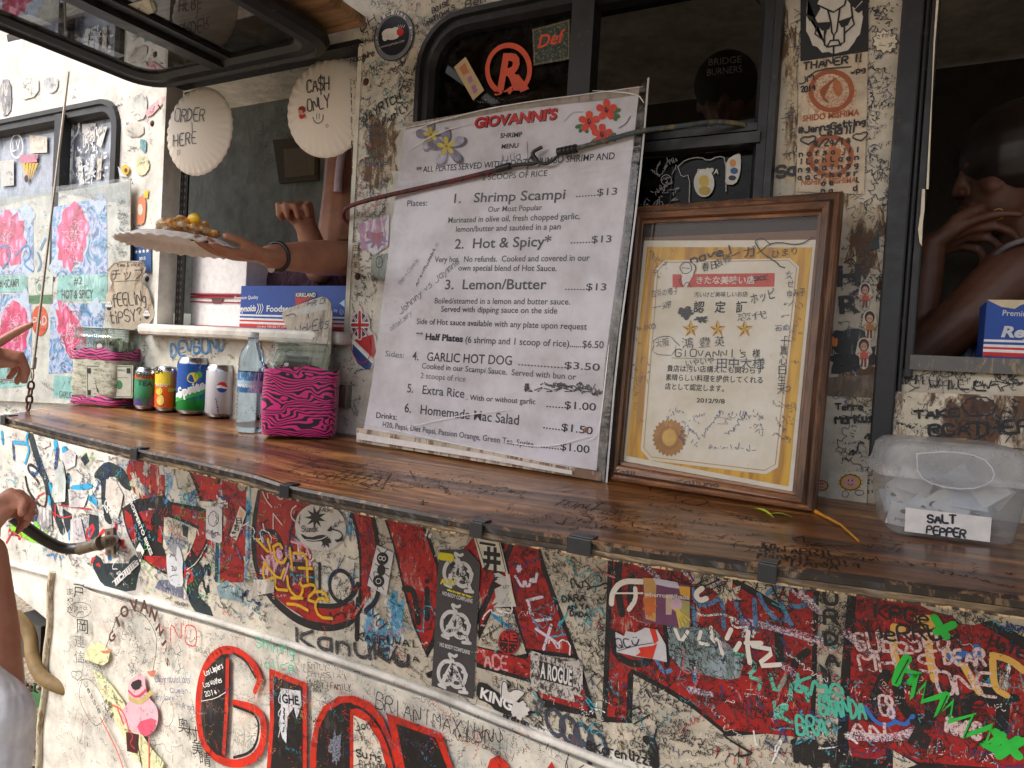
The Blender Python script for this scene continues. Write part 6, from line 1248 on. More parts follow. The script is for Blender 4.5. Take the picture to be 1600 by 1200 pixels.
p.poly([(1012, 380), (1275, 374), (1242, 770), (978, 722)], worn((170, 120, 84), (150, 104, 70), .3), .0036); p.build('mat_board', cert)
GOLD = bpy.data.materials.new('gold_border'); n_, b_2 = nodes(GOLD)
n_.links.new(ramp(n_, noise(n_, coords(n_, (60, 60, 2)), 1.2, 2), [(.35, (166, 112, 4)), (.6, (210, 160, 14))]), b_2.inputs['Base Color']); b_2.inputs['Roughness'].default_value = .45
CP_ = paper('certificate_paper', (222, 216, 202), (204, 194, 172))
p = Part(FS, .0042); p.poly([(1008, 377), (1276, 376), (1239, 768), (975, 720)], CP_)
p.poly([(1013, 387), (1270, 388), (1233, 760), (980, 712)], GOLD, .0048)
inn = [(1042, 411), (1233, 408), (1246, 420), (1213, 725), (1196, 735), (1020, 714), (1008, 700), (1030, 424)]
p.poly([(1040, 408), (1236, 405), (1250, 418), (1217, 730), (1198, 741), (1017, 719), (1003, 703), (1026, 422)], CP_, .0054); p.ribbon(inn + inn[:1], .0012, (190, 144, 50), .0058, sm=0)
p.build('certificate', cert)
CR = flat((196, 52, 28), .45)
p = Part(FS, .0060); p.poly([(1053, 430), (1212, 428), (1211, 449), (1053, 450)], CR); kk = flat((26, 25, 30))
p.text('きたな美味い店', (1090, 444), (1181, 444), 9.5, (222, 214, 204), .0064, .02); p.text('汚いけど美味しいお店', (1086, 465), (1170, 464), 6.5, kk, None, .005)
for i, ch in enumerate('認定証'): p.text(ch, (1085 + i * 33, 488), (1102 + i * 33, 488), 14, kk, None, .02)
for x in (1081, 1123, 1165):
    c = (x, 515); star = [(c[0] + (13.5 if i % 2 == 0 else 5.6) * math.sin(i * PI / 5), c[1] - (14.5 if i % 2 == 0 else 6) * math.cos(i * PI / 5)) for i in range(10)]
    p.poly(star, (160, 108, 30), .0062)
    for i in range(5): p.poly([c, star[2*i], star[(2*i+1) % 10]], (222, 184, 84), .0066)
p.hand("GIOVANNI's", (1057, 558), (1166, 559), 11, .0014, INK, .0064); p.text('様', (1177, 558), (1189, 558), 10, kk, None, .01); p.ribbon([(1052, 560), (1196, 564)], .0006, kk)
p.text('貴店は汚い店構えにも関わらず', (1044, 580), (1194, 584), 8, kk, None, .012); p.text('素晴らしい料理を提供してくれる', (1042, 594), (1193, 599), 8, kk, None, .012); p.text('店として認定します。', (1041, 608), (1133, 612), 8, kk, None, .012); p.text('2012/9/8', (1090, 629), (1134, 631), 7, kk, None, .02)
p.poly([(1066, 430), (1070, 415), (1078, 411), (1086, 414), (1090, 424), (1080, 440), (1076, 450), (1070, 450)], (222, 216, 206), .0068, sm=1); p.ring((1074, 420), 9, 9, .0012, kk, .0072, wob=.05); p.ribbon([(1083, 412), (1091, 418), (1086, 430)], .0012, kk, .0072); p.ribbon([(1068, 433), (1063, 442), (1070, 450), (1076, 440), (1082, 450)], .0012, kk, .0072); p.ribbon([(1068, 420), (1080, 421)], .001, kk, .0074)
c = (1048, 684); p.poly([(c[0] + (27 if i % 2 else 23.5) * math.cos(i * PI / 24), c[1] + (30 if i % 2 else 26) * math.sin(i * PI / 24)) for i in range(48)], worn((176, 120, 50), (206, 160, 90), .4), .0062); p.ring(c, 15, 17, .0016, (150, 96, 36), .0066); p.disc(c, 11, 13, (206, 164, 80), .0066)
p.build('print', cert)
p = Part(FS, .0068)
for s, a, b, h, w, m in (('nave!', (1082, 413), (1140, 398), 12, .0026, INK), ('MAIKO', (994, 518), (1026, 514), 7, .0012, INKG), ('SKE', (1180, 440), (1200, 438), 6, .0016, INK), ('ne', (1255, 470), (1262, 468), 1, .001, INK)):
    if h > 1: p.hand(s, a, b, h, w, m, None, .2, 2)
for s, a, b, h, m in (('春日', (1099, 425), (1122, 420), 11, INK), ('店修一', (1120, 420), (1160, 400), 11, INK), ('ガ', (1164, 404), (1184, 400), 14, INK), ('ひまり', (1208, 404), (1247, 398), 10, INK), ('吉浜の郷子', (1020, 465), (1062, 460), 9, INKG), ('一嫁', (1022, 487), (1052, 480), 9, INKG), ('鴻', (1068, 545), (1086, 543), 14, INKG), ('豊', (1094, 543), (1112, 542), 13, INKG), ('英', (1118, 541), (1134, 541), 13, INKG),
                      ('いやいや', (1074, 573), (1118, 568), 9, INK), ('田中大様', (1122, 575), (1196, 575), 13, dry((40, 60, 90), .5, .8)), ('ホッピ', (1176, 476), (1214, 466), 14, INK), ('恋代', (1154, 502), (1200, 498), 10, INKG), ('ゆみ子', (1232, 466), (1260, 462), 10, INK), ('十直心日生天', (1222, 540), (1236, 540), 1, INK), ('石命', (1212, 518), (1236, 517), 8, INKB), ('大阪', (1027, 543), (1048, 540), 10, INKG)):
    if h > 1: p.text(s, a, b, h, m)
for i, ch in enumerate('十真心日生天'): p.text(ch, (1221 - i, 540 + i * 15), (1233 - i, 540 + i * 15), 12, INK)
for i, ch in enumerate('女せ'): p.text(ch, (1228 + i * 2, 436 + i * 14), (1240 + i * 2, 436 + i * 14), 10, INKG)
p.blot((1074, 490), 11, 9, INK, None, .3); p.blot((1098, 500), 10, 5, INK, None, .5); p.ring((1040, 541), 20, 15, .0012, INKG, n=12, wob=.25); p.ribbon([(1185, 398), (1210, 378), (1250, 386), (1272, 372)], .0016, INK, sm=2); p.ribbon([(1182, 380), (1190, 395), (1204, 405), (1216, 412), (1220, 418), (1228, 420)], .0018, INK, sm=2); p.ribbon([(1182, 378), (1192, 372), (1206, 384)], .0014, INK, sm=2)
p.hand('~', (1226, 614), (1235, 612), 9, .001, INK)
scribbles(p, [(1014, 390), (1070, 390), (1030, 440), (1008, 460)], 14, [INKG], (.006, .014), (.0006, .001)); scribbles(p, [(1040, 640), (1200, 640), (1190, 720), (1040, 700)], 26, [INKG, INKB], (.006, .012), (.0006, .001)); scribbles(p, [(1215, 440), (1262, 430), (1240, 700), (1200, 720)], 26, [INKG], (.006, .013), (.0006, .001)); scribbles(p, [(990, 520), (1024, 520), (1006, 700), (984, 700)], 14, [INKG], (.006, .012), (.0006, .001))
p.build('marker_words', cert)
p = Part(FS, .0105); p.poly([(1008, 350), (1283, 338), (1243, 770), (974, 724)], thin_glass((248, 248, 248), .0, .015, 0, 1.28), .0105); p.build('glass', cert)
p = Part(FS, 0); m_ = RUB
p.build('stand', cert) if 0 else None

# ================================================================== paper plates
PAP = bpy.data.materials.new('paper_plate'); n_, b_3 = nodes(PAP); b_3.inputs['Base Color'].default_value = lin((236, 226, 214)); b_3.inputs['Roughness'].default_value = .6
def plate_at(surf, c, r, m=PAP, flip=True):
    """plate facing along surf.n, centre c (uv)"""
    p = Part(); q = []; F_ = -1 if flip else 1
    rings = [(0, 0), (.30, 0), (.60, 0), (.70, .0005), (.76, .004), (.84, .010), (.92, .0145), (.97, .0155), (1.0, .0135), (1.0, .012), (.9, .0115), (.72, -.001), (.0, -.002)]
    n = 96
    for k, (a, h) in enumerate(rings):
        for j in range(n):
            t = 2 * PI * j / n; f = (.0022 * (1 if (j % 3 == 0) else -.4)) if .74 < a <= 1 else 0
            q.append(surf.w((c[0] + a * r * math.cos(t), c[1] + a * r * math.sin(t)), (h + f) * F_))
    p.add(q, [(k*n+j, k*n+(j+1) % n, (k+1)*n+(j+1) % n, (k+1)*n+j) for k in range(len(rings) - 1) for j in range(n)], m, True)
    return p
def wsurf(px_, py_, off, yaw=0, pitch=0):
    o = wallat(off).hit(px_, py_); u = Vector((math.cos(yaw), math.sin(yaw), 0)); v = Vector((math.sin(yaw) * math.sin(pitch), -math.cos(yaw) * math.sin(pitch), math.cos(pitch)))
    return Surf(o, u, v)
s1 = wsurf(305, 203, .035, math.radians(5), .0)
pl = thing('paper_plate', s1.o, 'round paper plate hand lettered ORDER HERE hung at the left of the order hatch', 'paper plate', 'lettered paper plates on the truck')
plate_at(s1, (0, 0), .112).build('dish', pl)
p = Part(s1, .0030); IK = dry((52, 52, 62), .5, .75)
p.hand('ORDER', (274, 190), (320, 190), 19, .0030, IK, None, .1); p.hand('HERE', (272, 229), (308, 224), 19, .0030, IK, None, .1); p.ribbon([(301, 192), (302, 208)], .002, IK); p.hand('CF', (279, 243), (284, 241), 7, .0012, IK); p.build('lettering', pl)
s2 = wsurf(508, 166, -.03, math.radians(8), .02)
pl = thing('paper_plate', s2.o, 'round paper plate hand lettered CASH ONLY with a drawn smile and red heart sticker', 'paper plate', 'lettered paper plates on the truck')
plate_at(s2, (0, 0), .117).build('dish', pl)
p = Part(s2, .0030); p.hand('CA$H', (481, 146), (515, 140), 20, .0030, IK, None, .1); p.hand('ONLY', (482, 176), (516, 168), 19, .0030, IK, None, .1)
p.ribbon([(490, 184), (493, 192), (500, 194), (506, 188), (506, 180)], .002, IK, sm=2); p.ribbon([(496, 178), (496, 187)], .0014, IK); p.ribbon([(500, 178), (500, 186)], .0014, IK); p.ring((512, 197), 2, 2.4, .001, IK); p.build('lettering', pl)
p = Part(s2, .0034); hr = flat((206, 30, 34)); p.disc((473, 172), 5.5, 5.5, (150, 40, 36)); p.disc((471, 176), 3.5, 3.5, (222, 170, 140), .0036); p.poly([(472, 188), (468, 182), (470, 179), (474, 181), (478, 178), (479, 183)], hr, .0040, sm=1); p.build('heart_sticker', pl)
# string of the order plate is its tape
p = Part(); p.tube([WALL.p(254, 172, .005), WALL.p(258, 168, .02)], .0015, RUST, 6); p.build('pin', truck)

# ================================================================== boxes in the hatches
bl_ = flat((22, 72, 160), .55); rd_ = flat((205, 30, 32), .5); wt_ = flat((232, 232, 232), .4)
def foil_box(name, label, tlx, zb, zt, y, length, depth, texts, yaw=0, torn=False, kx=None):
    o = Vector((tlx, y, zb)); u = Vector((math.cos(yaw), math.sin(yaw), 0)); dn = Vector((-math.sin(yaw), math.cos(yaw), 0)); h = zt - zb
    t = thing(name, o + u * length / 2, label, 'foil box', 'blue foil boxes'); S_ = Surf(o, u, Vector((0, 0, 1)))
    up = Vector((0, 0, h)); p = Part(S_, 0)
    p.hexa([o, o + u * length, o + u * length + dn * depth, o + dn * depth], [o + up, o + u * length + up, o + u * length + dn * depth + up, o + dn * depth + up], bl_)
    p.build('carton', t)
    p = Part(S_, .0006); R_ = lambda a, b, c, d, m, l=None: p.poly([(a, c), (b, c), (b, d), (a, d)], m, l, uv=True)
    R_(0, length, .003, h * .11, rd_); R_(0, length, h * .11, h * .16, wt_); R_(0, length, h * .16, h * .20, rd_); R_(0, length, h * .20, h * .245, wt_); R_(0, length, h * .245, h * .29, bl_); R_(0, length, h * .29, h * .33, wt_)
    texts(p, h, R_); p.build('printed_band', t)
    if torn:
        p = Part(S_, .0012); p.poly([(.003, h), (.018, h * .90), (.034, h * .87), (.040, h * .93), (.052, h), (.055, h + .002), (.0, h + .002)], flat((206, 190, 160)), uv=True, lift=.001); p.build('torn_flap', t)
    return t
def txL(p, h, R_):
    W_ = flat((232, 236, 240)); p.text('Premium Quality', (367, 468), (404, 467), 5.5, W_, .0012, .01); p.text('Reynolds', (370, 487), (400, 486), 9.5, W_, .0012, .03, .2)
    for i in range(3): p.ribbon([(403 + i * 3.4, 475), (405.5 + i * 3.4, 481), (401 + i * 3.6, 490)], .0024, W_, .0012, sm=2)
    p.text('Foodservice', (417, 487), (476, 487), 10, W_, .0012, .02); p.poly([(462, 457), (495, 457), (495, 465), (462, 465)], flat((36, 26, 30)), .0012); p.text('KIRKLAND', (463, 464), (494, 464), 6.5, W_, .0018, .02)
    p.poly([(462, 465), (490, 465), (470, 474), (463, 480)], flat((190, 40, 44)), .0013); p.text('(33.4m) 750 SQ FT (18 in x 500 ft)', (402, 512), (470, 512), 3.2, W_, .0012); p.ring((534, 488), 3, 4, .0008, W_, .0012); p.text('U', (533, 490), (535.5, 490), 4, W_, .0014); p.text('ity', (522, 487), (528, 487), 5, W_, .0012)
    p.poly([(531, 474), (539, 468), (539, 480)], flat((190, 220, 240)), .0012)
lz = 1.546
foil_box('foil_box', 'long blue and red foil carton on the sill behind the tickets jar', WALL.hit(364, 515).x - .012, lz, lz + .108, YW + .03, .55, .10, txL)
def txR(p, h, R_):
    W_ = flat((206, 210, 222)); p.text('Premium Quality', (1566, 493), (1660, 497), 9, W_, .0012, .01); p.text('Reynolds', (1564, 526), (1690, 530), 17, W_, .0012, .04, .2); p.text('CUT', (1539, 558), (1549, 558), 3.5, flat((60, 30, 30)), .0014)
foil_box('foil_box', 'blue and red foil carton with a torn corner in the right hatch', WALL.hit(1535, 562).x, lz, lz + .083, YW + .002, .45, .09, txR, yaw=0, torn=True)
# two white cartons with red edges left of it
rdk = flat((150, 24, 44), .4)
for i, (z0, z1, lab) in enumerate(((lz, lz + .086, 'lower white carton with red rim in the order hatch'), (lz + .088, lz + .20, 'upper white carton under the held plate in the order hatch'))):
    x0 = -1.745 + .008; y0_ = YW + .085; x1 = x0 + .215; t = thing('white_carton', (x0 + .1, y0_ + .08, z0), lab, 'carton', 'white cartons in the order hatch')
    p = Part(); p.box(((x0 + x1) / 2, y0_ + .09, (z0 + z1) / 2), (x1 - x0, .18, z1 - z0), flat((226, 222, 222), .5)); p.build('carton', t, bevel=.002)
    p = Part(); p.box(((x0 + x1) / 2, y0_ - .002, z0 + .003), (x1 - x0, .003, .005), rdk)
    if i == 0:
        p.box(((x0 + x1) / 2, y0_ - .002, z1 - .016), (x1 - x0, .003, .003), rdk); p.box(((x0 + x1) / 2, y0_ - .002, z1 - .003), (x1 - x0, .003, .005), rdk)
        p.hexa([(x0 + .095, y0_ - .001, z1 - .020), (x0 + .125, y0_ - .001, z1 - .020), (x0 + .125, y0_ - .003, z1 - .020), (x0 + .095, y0_ - .003, z1 - .020)], [(x0 + .085, y0_ - .001, z1 - .006), (x0 + .135, y0_ - .001, z1 - .006), (x0 + .135, y0_ - .003, z1 - .006), (x0 + .085, y0_ - .003, z1 - .006)], (70, 60, 60))
        p.box((x1 + .001, y0_ + .09, (z0 + z1) / 2), (.002, .18, z1 - z0), rdk)
    p.build('red_edge', t)
# shelf edge and dark bin behind
# ================================================================== cans
ALU = flat((190, 192, 196), .22, 1); ALUD = flat((150, 152, 156), .3, 1)
def can_prof(r, h): return [(0, 0.002), (r * .72, 0.002), (r * .78, 0), (r * .86, .004), (r, .012), (r, h - .016), (r * .97, h - .010), (r * .86, h - .002), (r * .84, h - .0008), (r * .85, h), (r * .80, h), (r * .79, h - .004), (0, h - .004)]
def can(pxl, pyb, wpx, name, label, bodym, deco):
    c0 = on(pxl, pyb - 3); r = .033; dpt = (c0 - EYE).dot(FW); r = wpx / FPX * dpt / 2 * 1.15; away = (c0 - EYE); away.z = 0; c = c0 + away.normalized() * r * .8; c.z = zat(c.x, c.y) + .001
    h = r * 2 * 1.86; t = thing('soda_can', c, label, 'soda can', 'drink cans on the shelf')
    p = Part(); pr = can_prof(r, h); p.lathe(c, pr, ALU, 40, mats=[ALU] * 4 + [bodym] + [ALU] * 7); p.build('can_body', t)
    p = Part(); p.ball(c + Vector((.002, 0, h - .0025)), r * .3, ALUD, 10, (1, .6, .12)); p.build('pull_tab', t)
    S_ = Cyl(c, r); p = Part(S_, .0004); deco(p, c, r, h, S_); p.build('printed_label', t)
    return c, r, h
def vpoly(p, pts, m, h, r, l=None):
    # pts in (angle share -1..1, height share) densified round the can
    q = []
    for i in range(len(pts)):
        a, b = pts[i], pts[(i + 1) % len(pts)]
        for k in range(6): f = k / 6; q.append(((a[0] + (b[0] - a[0]) * f) * r * 1.5, (a[1] + (b[1] - a[1]) * f) * h))
    # triangulate as vertical strips for curvature
    xs = [v[0] for v in q]; x0, x1 = min(xs), max(xs); n = max(2, int((x1 - x0) / r * 8)); L_ = p.L(l)
    def span(x):
        ys = []
        for i in range(len(q)):
            a, b = q[i], q[(i + 1) % len(q)]
            if (a[0] <= x < b[0]) or (b[0] <= x < a[0]): ys.append(a[1] + (b[1] - a[1]) * (x - a[0]) / (b[0] - a[0]))
        return (min(ys), max(ys)) if len(ys) > 1 else None
    pv = None
    for i in range(n + 1):
        x = x0 + (x1 - x0) * min(max(i / n, .002), .998); s_ = span(x)
        if s_ and pv: p.add([p.surf.w((pv[0], pv[1]), L_), p.surf.w((x, s_[0]), L_), p.surf.w((x, s_[1]), L_), p.surf.w((pv[0], pv[2]), L_)], [(0, 1, 2, 3)], m)
        pv = (x, s_[0], s_[1]) if s_ else None
def grad_can(name, stops, rough=.25):
    m = bpy.data.materials.new(name); n, b = nodes(m); t = N(n, 'TexCoord'); s = N(n, 'SeparateXYZ'); n.links.new(t.outputs['Object'], s.inputs[0])
    mp = N(n, 'MapRange'); mp.inputs[1].default_value = 0; mp.inputs[2].default_value = .125; n.links.new(s.outputs[2], mp.inputs[0]); nz = noise(n, t.outputs['Object'], 60, 3)
    ad = N(n, 'Math', operation='MULTIPLY_ADD'); n.links.new(nz, ad.inputs[0]); ad.inputs[1].default_value = .12; n.links.new(mp.outputs[0], ad.inputs[2])
    n.links.new(ramp(n, ad.outputs[0], stops), b.inputs['Base Color']); b.inputs['Roughness'].default_value = rough; b.inputs['Metallic'].default_value = .25; return m
def d_tea(p, c, r, h, S_):
    vpoly(p, [(-.9, .74), (.9, .74), (.9, .84), (-.9, .84)], flat((196, 84, 50)), h, r); p.text('GREEN', (213, 588), (239, 592), 9, (24, 60, 44), .0009, .02); p.text('TEA', (215, 601), (238, 604), 8, (24, 60, 44), .0009, .02)
    for i in range(5): p.ring((222 + i * 3, 618 + (i % 2) * 5), 3, 5, .0012, flat((40, 110, 70)), .0008, a0=0, a1=3)
    vpoly(p, [(.1, .12), (.8, .14), (.7, .34), (.3, .36)], flat((150, 90, 130)), h, r, .0007); vpoly(p, [(-.8, .1), (-.2, .12), (-.4, .3), (-.7, .26)], flat((70, 50, 120)), h, r, .0007)
def d_orange(p, c, r, h, S_):
    vpoly(p, [(-.9, .60), (.1, .60), (.1, .90), (-.9, .90)], flat((222, 196, 40)), h, r); p.hand('BA', (244, 583), (254, 583), 9, .0028, flat((30, 24, 20)), .001); vpoly(p, [(.25, .52), (.9, .52), (.9, .93), (.25, .93)], flat((176, 110, 90)), h, r, .0006); vpoly(p, [(.0, .46), (.9, .46), (.9, .54), (.0, .54)], flat((200, 190, 50)), h, r, .0008)
    p.text('PASS-O', (245, 604), (262, 604), 5, (232, 226, 220), .001, .02); p.disc((249, 611), 5, 6, (226, 200, 60), .0008); p.disc((251, 625), 5.5, 8, (232, 206, 90), .0009); p.ring((251, 625), 5, 7, .001, flat((232, 226, 200)), .0011); vpoly(p, [(.3, .12), (.85, .12), (.85, .48), (.3, .48)], flat((60, 84, 40)), h, r, .0009)
    p.text('S', (267, 625), (271, 625), 7, (196, 80, 40), .0013, .02)
def d_sprite(p, c, r, h, S_):
    vpoly(p, [(-1.0, .38), (.95, .62), (.95, .99 - .14), (-1.0, .86)], flat((16, 78, 160), .25), h, r, .0005); vpoly(p, [(-.9, .22), (.9, .50), (.9, .60), (-.9, .36)], flat((232, 236, 236)), h, r, .0007); vpoly(p, [(-.9, .20), (.9, .44), (.9, .52), (-.9, .28)], flat((40, 160, 70)), h, r, .0009)
    p.disc((301, 590), 9, 8, (222, 206, 50), .0009, rot=-.5); p.disc((310, 586), 6, 5, (90, 180, 70), .0010, rot=-.5); p.text('Sprite', (280, 622), (320, 607), 17, (236, 238, 238), .0014, .03, .15)
def d_pepsi(p, c, r, h, S_):
    c0 = (347, 605); pass
    q = S_.uv(*c0); ca, cb_ = q.x / (r * 1.5), q.y / h; RX, RY = .0135 / (r * 1.5), .0135 / h
    vpoly(p, [(ca + RX * math.cos(t), cb_ + RY * math.sin(t)) for t in [i * PI / 9 for i in range(18)]], (226, 226, 230), h, r, .0005)
    vpoly(p, [(ca + RX * math.cos(t), cb_ + RY * math.sin(t)) for t in [math.radians(a) for a in range(0, 175, 12)]] + [(ca - RX * .3, cb_ + RY * .45), (ca + RX * .3, cb_ + RY * .12)], (200, 36, 46), h, r, .0008)
    vpoly(p, [(ca + RX * math.cos(t), cb_ + RY * math.sin(t)) for t in [math.radians(a) for a in range(195, 345, 12)]] + [(ca + RX * .3, cb_ - RY * .25), (ca - RX * .3, cb_ - RY * .1)], (36, 60, 140), h, r, .0008)
    p.text('pepsi', (343, 652), (338, 622), 8, (30, 50, 120), .0010, .02); p.text('diet', (333, 652), (331, 640), 4, (30, 50, 120), .0010)
can(228, 645, 31, '', 'green tea can, leftmost can beside the dollar wrapped tip jar', grad_can('tea_print', [(.1, (120, 90, 150)), (.3, (60, 140, 100)), (.6, (70, 160, 120)), (.85, (50, 120, 80)), (1, (60, 130, 90))]), d_tea)
can(261, 648, 33, '', 'orange drink can with fruit print', grad_can('orange_print', [(.1, (230, 110, 30)), (.5, (234, 96, 26)), (.75, (220, 150, 50)), (1, (200, 150, 110))]), d_orange)
can(300, 653, 42, '', 'green and blue lemon lime soda can', grad_can('lime_print', [(.0, (0, 120, 60)), (.35, (10, 140, 60)), (.5, (20, 90, 160)), (1, (20, 70, 150))]), d_sprite)
can(343, 658, 39, '', 'silver diet cola can with red white and blue disc next to the water bottle', grad_can('silver_print', [(0, (170, 172, 180)), (1, (196, 198, 204))], .3), d_pepsi)

# ================================================================== water bottle
c0 = on(389, 677); dpt = (c0 - EYE).dot(FW); r = 41 / FPX * dpt / 2; aw = (c0 - EYE); aw.z = 0; c = c0 + aw.normalized() * r * .6; c.z = zat(c.x, c.y) + .001; H = 156 / FPX * dpt
bot = thing('water_bottle', c, 'clear plastic water bottle with blue label between the cola can and tickets jar', 'water bottle')
CLR = bpy.data.materials.new('clear_plastic'); n_, b4 = nodes(CLR); b4.inputs['Transmission Weight'].default_value = 1; b4.inputs['Roughness'].default_value = .04; b4.inputs['IOR'].default_value = 1.33; b4.inputs['Base Color'].default_value = (.55, .74, .93, 1)
prof = [(0, .004), (r * .5, .003), (r * .8, 0), (r * .97, .006)]
for i in range(9): z = .012 + i * .0085; prof += [(r, z), (r * .955, z + .0042)]
prof += [(r, .098), (r, H * .62), (r * .97, H * .65), (r, H * .67), (r * .97, H * .74), (r * .8, H * .82), (r * .5, H * .89), (r * .36, H * .92), (r * .36, H * .94), (r * .42, H * .942), (r * .42, H * .95), (r * .33, H * .952), (r * .33, H * .985), (0, H * .985)]
p = Part(); p.lathe(c, prof, CLR, 40); p.build('bottle', bot)
p = Part(); cp = flat((226, 228, 232), .4); p.lathe(c, [(r * .40, H * .953), (r * .41, H * .955), (r * .41, H * 1.0), (r * .36, H * 1.006), (0, H * 1.006)], cp, 36); p.build('cap', bot)
p = Part(Cyl(c, r)); lb = worn((60, 130, 190), (200, 220, 235), .8, .3); p.lathe(c, [(r * 1.01, H * .40), (r * 1.012, H * .605)], lb, 40); 
p.lathe(c, [(r * 1.014, H * .46), (r * 1.014, H * .52)], flat((176, 206, 226)), 40); p.text('water', (372, 604), (400, 606), 7, (226, 234, 240), .0006, .03); p.build('label_band', bot)

# ================================================================== jars
def zebra(c1=(226, 40, 136), scale=17, dist=15):
    m = bpy.data.materials.new('zebra_fabric'); n, b = nodes(m); co = coords(n, (1, 1, 1.6))
    sp = N(n, 'SeparateXYZ'); n.links.new(co, sp.inputs[0]); nz = noise(n, co, scale, 1.5, .5, .6)
    m1 = N(n, 'Math', operation='MULTIPLY'); m1.inputs[1].default_value = 520; n.links.new(sp.outputs[2], m1.inputs[0])
    m2 = N(n, 'Math', operation='MULTIPLY_ADD'); n.links.new(nz, m2.inputs[0]); m2.inputs[1].default_value = dist * 3.2; n.links.new(m1.outputs[0], m2.inputs[2])
    m3 = N(n, 'Math', operation='SINE'); n.links.new(m2.outputs[0], m3.inputs[0]); m4 = N(n, 'Math', operation='MULTIPLY_ADD'); n.links.new(m3.outputs[0], m4.inputs[0]); m4.inputs[1].default_value = .5; m4.inputs[2].default_value = .5
    n.links.new(ramp(n, m4.outputs[0], [(.40, (22, 14, 24)), (.52, c1)]), b.inputs['Base Color']); b.inputs['Roughness'].default_value = .38; b.inputs['Sheen Weight'].default_value = .3
    x = noise(n, coords(n), 40, 3); bump(n, b, x, .5, .003); return m
ZB = zebra(); ZB2 = zebra((216, 50, 140), 20, 9)
JG = thin_glass((234, 240, 237), .06, .04, .004, 1.5)
JR = flat((200, 206, 204), .15, 0, 1)
def jar(pl_, pb_, wpx, hpx, wraph, label, rot, neckw):
    c0 = on(pl_, pb_); d = (c0 - EYE).dot(FW); w = wpx / FPX * d * .5 * .93; aw = (c0 - EYE); aw.z = 0; c = c0 + aw.normalized() * w * .95; c.z = zat(c.x, c.y) + .001; H = hpx / FPX * (d + w); wh = wraph / FPX * (d + w); nr = neckw / FPX * (d + w) / 2
    t = thing('tip_jar', c, label, 'tip jar')
    S_ = .8; p = Part(); p.lathe(c, [(w * .9, .003), (w * .97, .02), (w * .97, wh * .9), (w * .94, wh * 1.05), (w * .80, wh + (H - wh) * .38), (nr * 1.12, wh + (H - wh) * .55), (nr, wh + (H - wh) * .60), (nr, H * .985), (nr * 1.04, H), (nr * .95, H), (nr * .92, H * .985), (nr * .92, wh + (H - wh) * .6), (w * .76, wh + (H - wh) * .36), (w * .90, wh)], JG, 48, .8, rot); p.build('jar', t)
    p = Part()
    for k in (.64, .74, .86): p.lathe(c, [(nr * 1.0, wh + (H - wh) * k), (nr * 1.035, wh + (H - wh) * (k + .03)), (nr * 1.0, wh + (H - wh) * (k + .06))], JG, 44)
    p.lathe(c, [(nr * .93, H * .992), (nr * .98, H * 1.004), (nr * 1.045, H * .996), (nr * 1.0, H * .985)], JR, 44); p.build('rim', t)
    return t, c, w, H, wh, nr
def wrap(t, c, w, z0, z1, m, rot, name='fabric_wrap', wav=.004, k=1.0):
    p = Part(); q = []; n = 72; rows = 14
    for i in range(rows + 1):
        f = i / rows
        for j in range(n):
            a = 2 * PI * j / n; cc, ss = abs(math.cos(a)), abs(math.sin(a)); e = 7.6; kk = 1 / (cc**e + ss**e) ** (1 / e)
            rr = w * k * kk * (.955 if i == 0 else 1.0 + .012 * math.sin(a * 5 + f * 4) * f + .006 * math.sin(a * 11 + f * 9)) * (1 + .015 * math.sin(f * PI))
            z = z0 + (z1 - z0) * f + (wav * math.sin(a * 4 + 1) + wav * .7 * math.sin(a * 9)) * f
            q.append(c + Vector((math.cos(a + rot) * rr, math.sin(a + rot) * rr, z)))
    p.add(q, [(i*n+j, i*n+(j+1) % n, (i+1)*n+(j+1) % n, (i+1)*n+j) for i in range(rows) for j in range(n)], m, True)
    return p.build(name, t)
BILLM = worn((150, 156, 132), (60, 66, 56), 1.0, .5, 90)
jt, jc, jw, jH, jwh, jn = jar(470, 688, 122, 141, 104, 'clear jar in pink zebra fabric holding a hand lettered tickets card', math.radians(38), 86)
wrap(jt, jc, jw, .002, jwh, ZB, math.radians(38))
p = Part(Surf(jc + Vector((0, 0, jwh)), RT, UP)); 
for i in range(7): 
    a = R.random() * 6; p.sheet(lambda u, v, a=a, i=i: jc + Vector((math.cos(a) * .02 + (u - .5) * .05 * math.cos(a * 2) + .004 * math.sin(v * 8), math.sin(a) * .02 + (u - .5) * .05 * math.sin(a * 2), jwh * .75 + v * .05 + i * .002)), 4, 6, flat((176, 186, 170)))
p.build('crumpled_slip', jt)
pk_ = flat((232, 230, 230))
for x, y in ((429, 572), (449, 573)):
    p = Part(Cyl(jc, jw * .93), .003); p.disc((x, y), 3.5, 7, (36, 32, 40)); p.disc((x, y - 4), 3.4, 3.4, pk_, .0038); p.disc((x, y + 2), 2, 3, pk_, .0038); p.disc((x - 1.5, y - 7), 1, 1.2, (36, 32, 40), .0042); p.disc((x + 1.5, y - 7), 1, 1.2, (36, 32, 40), .0042); p.build('panda_sticker', jt)
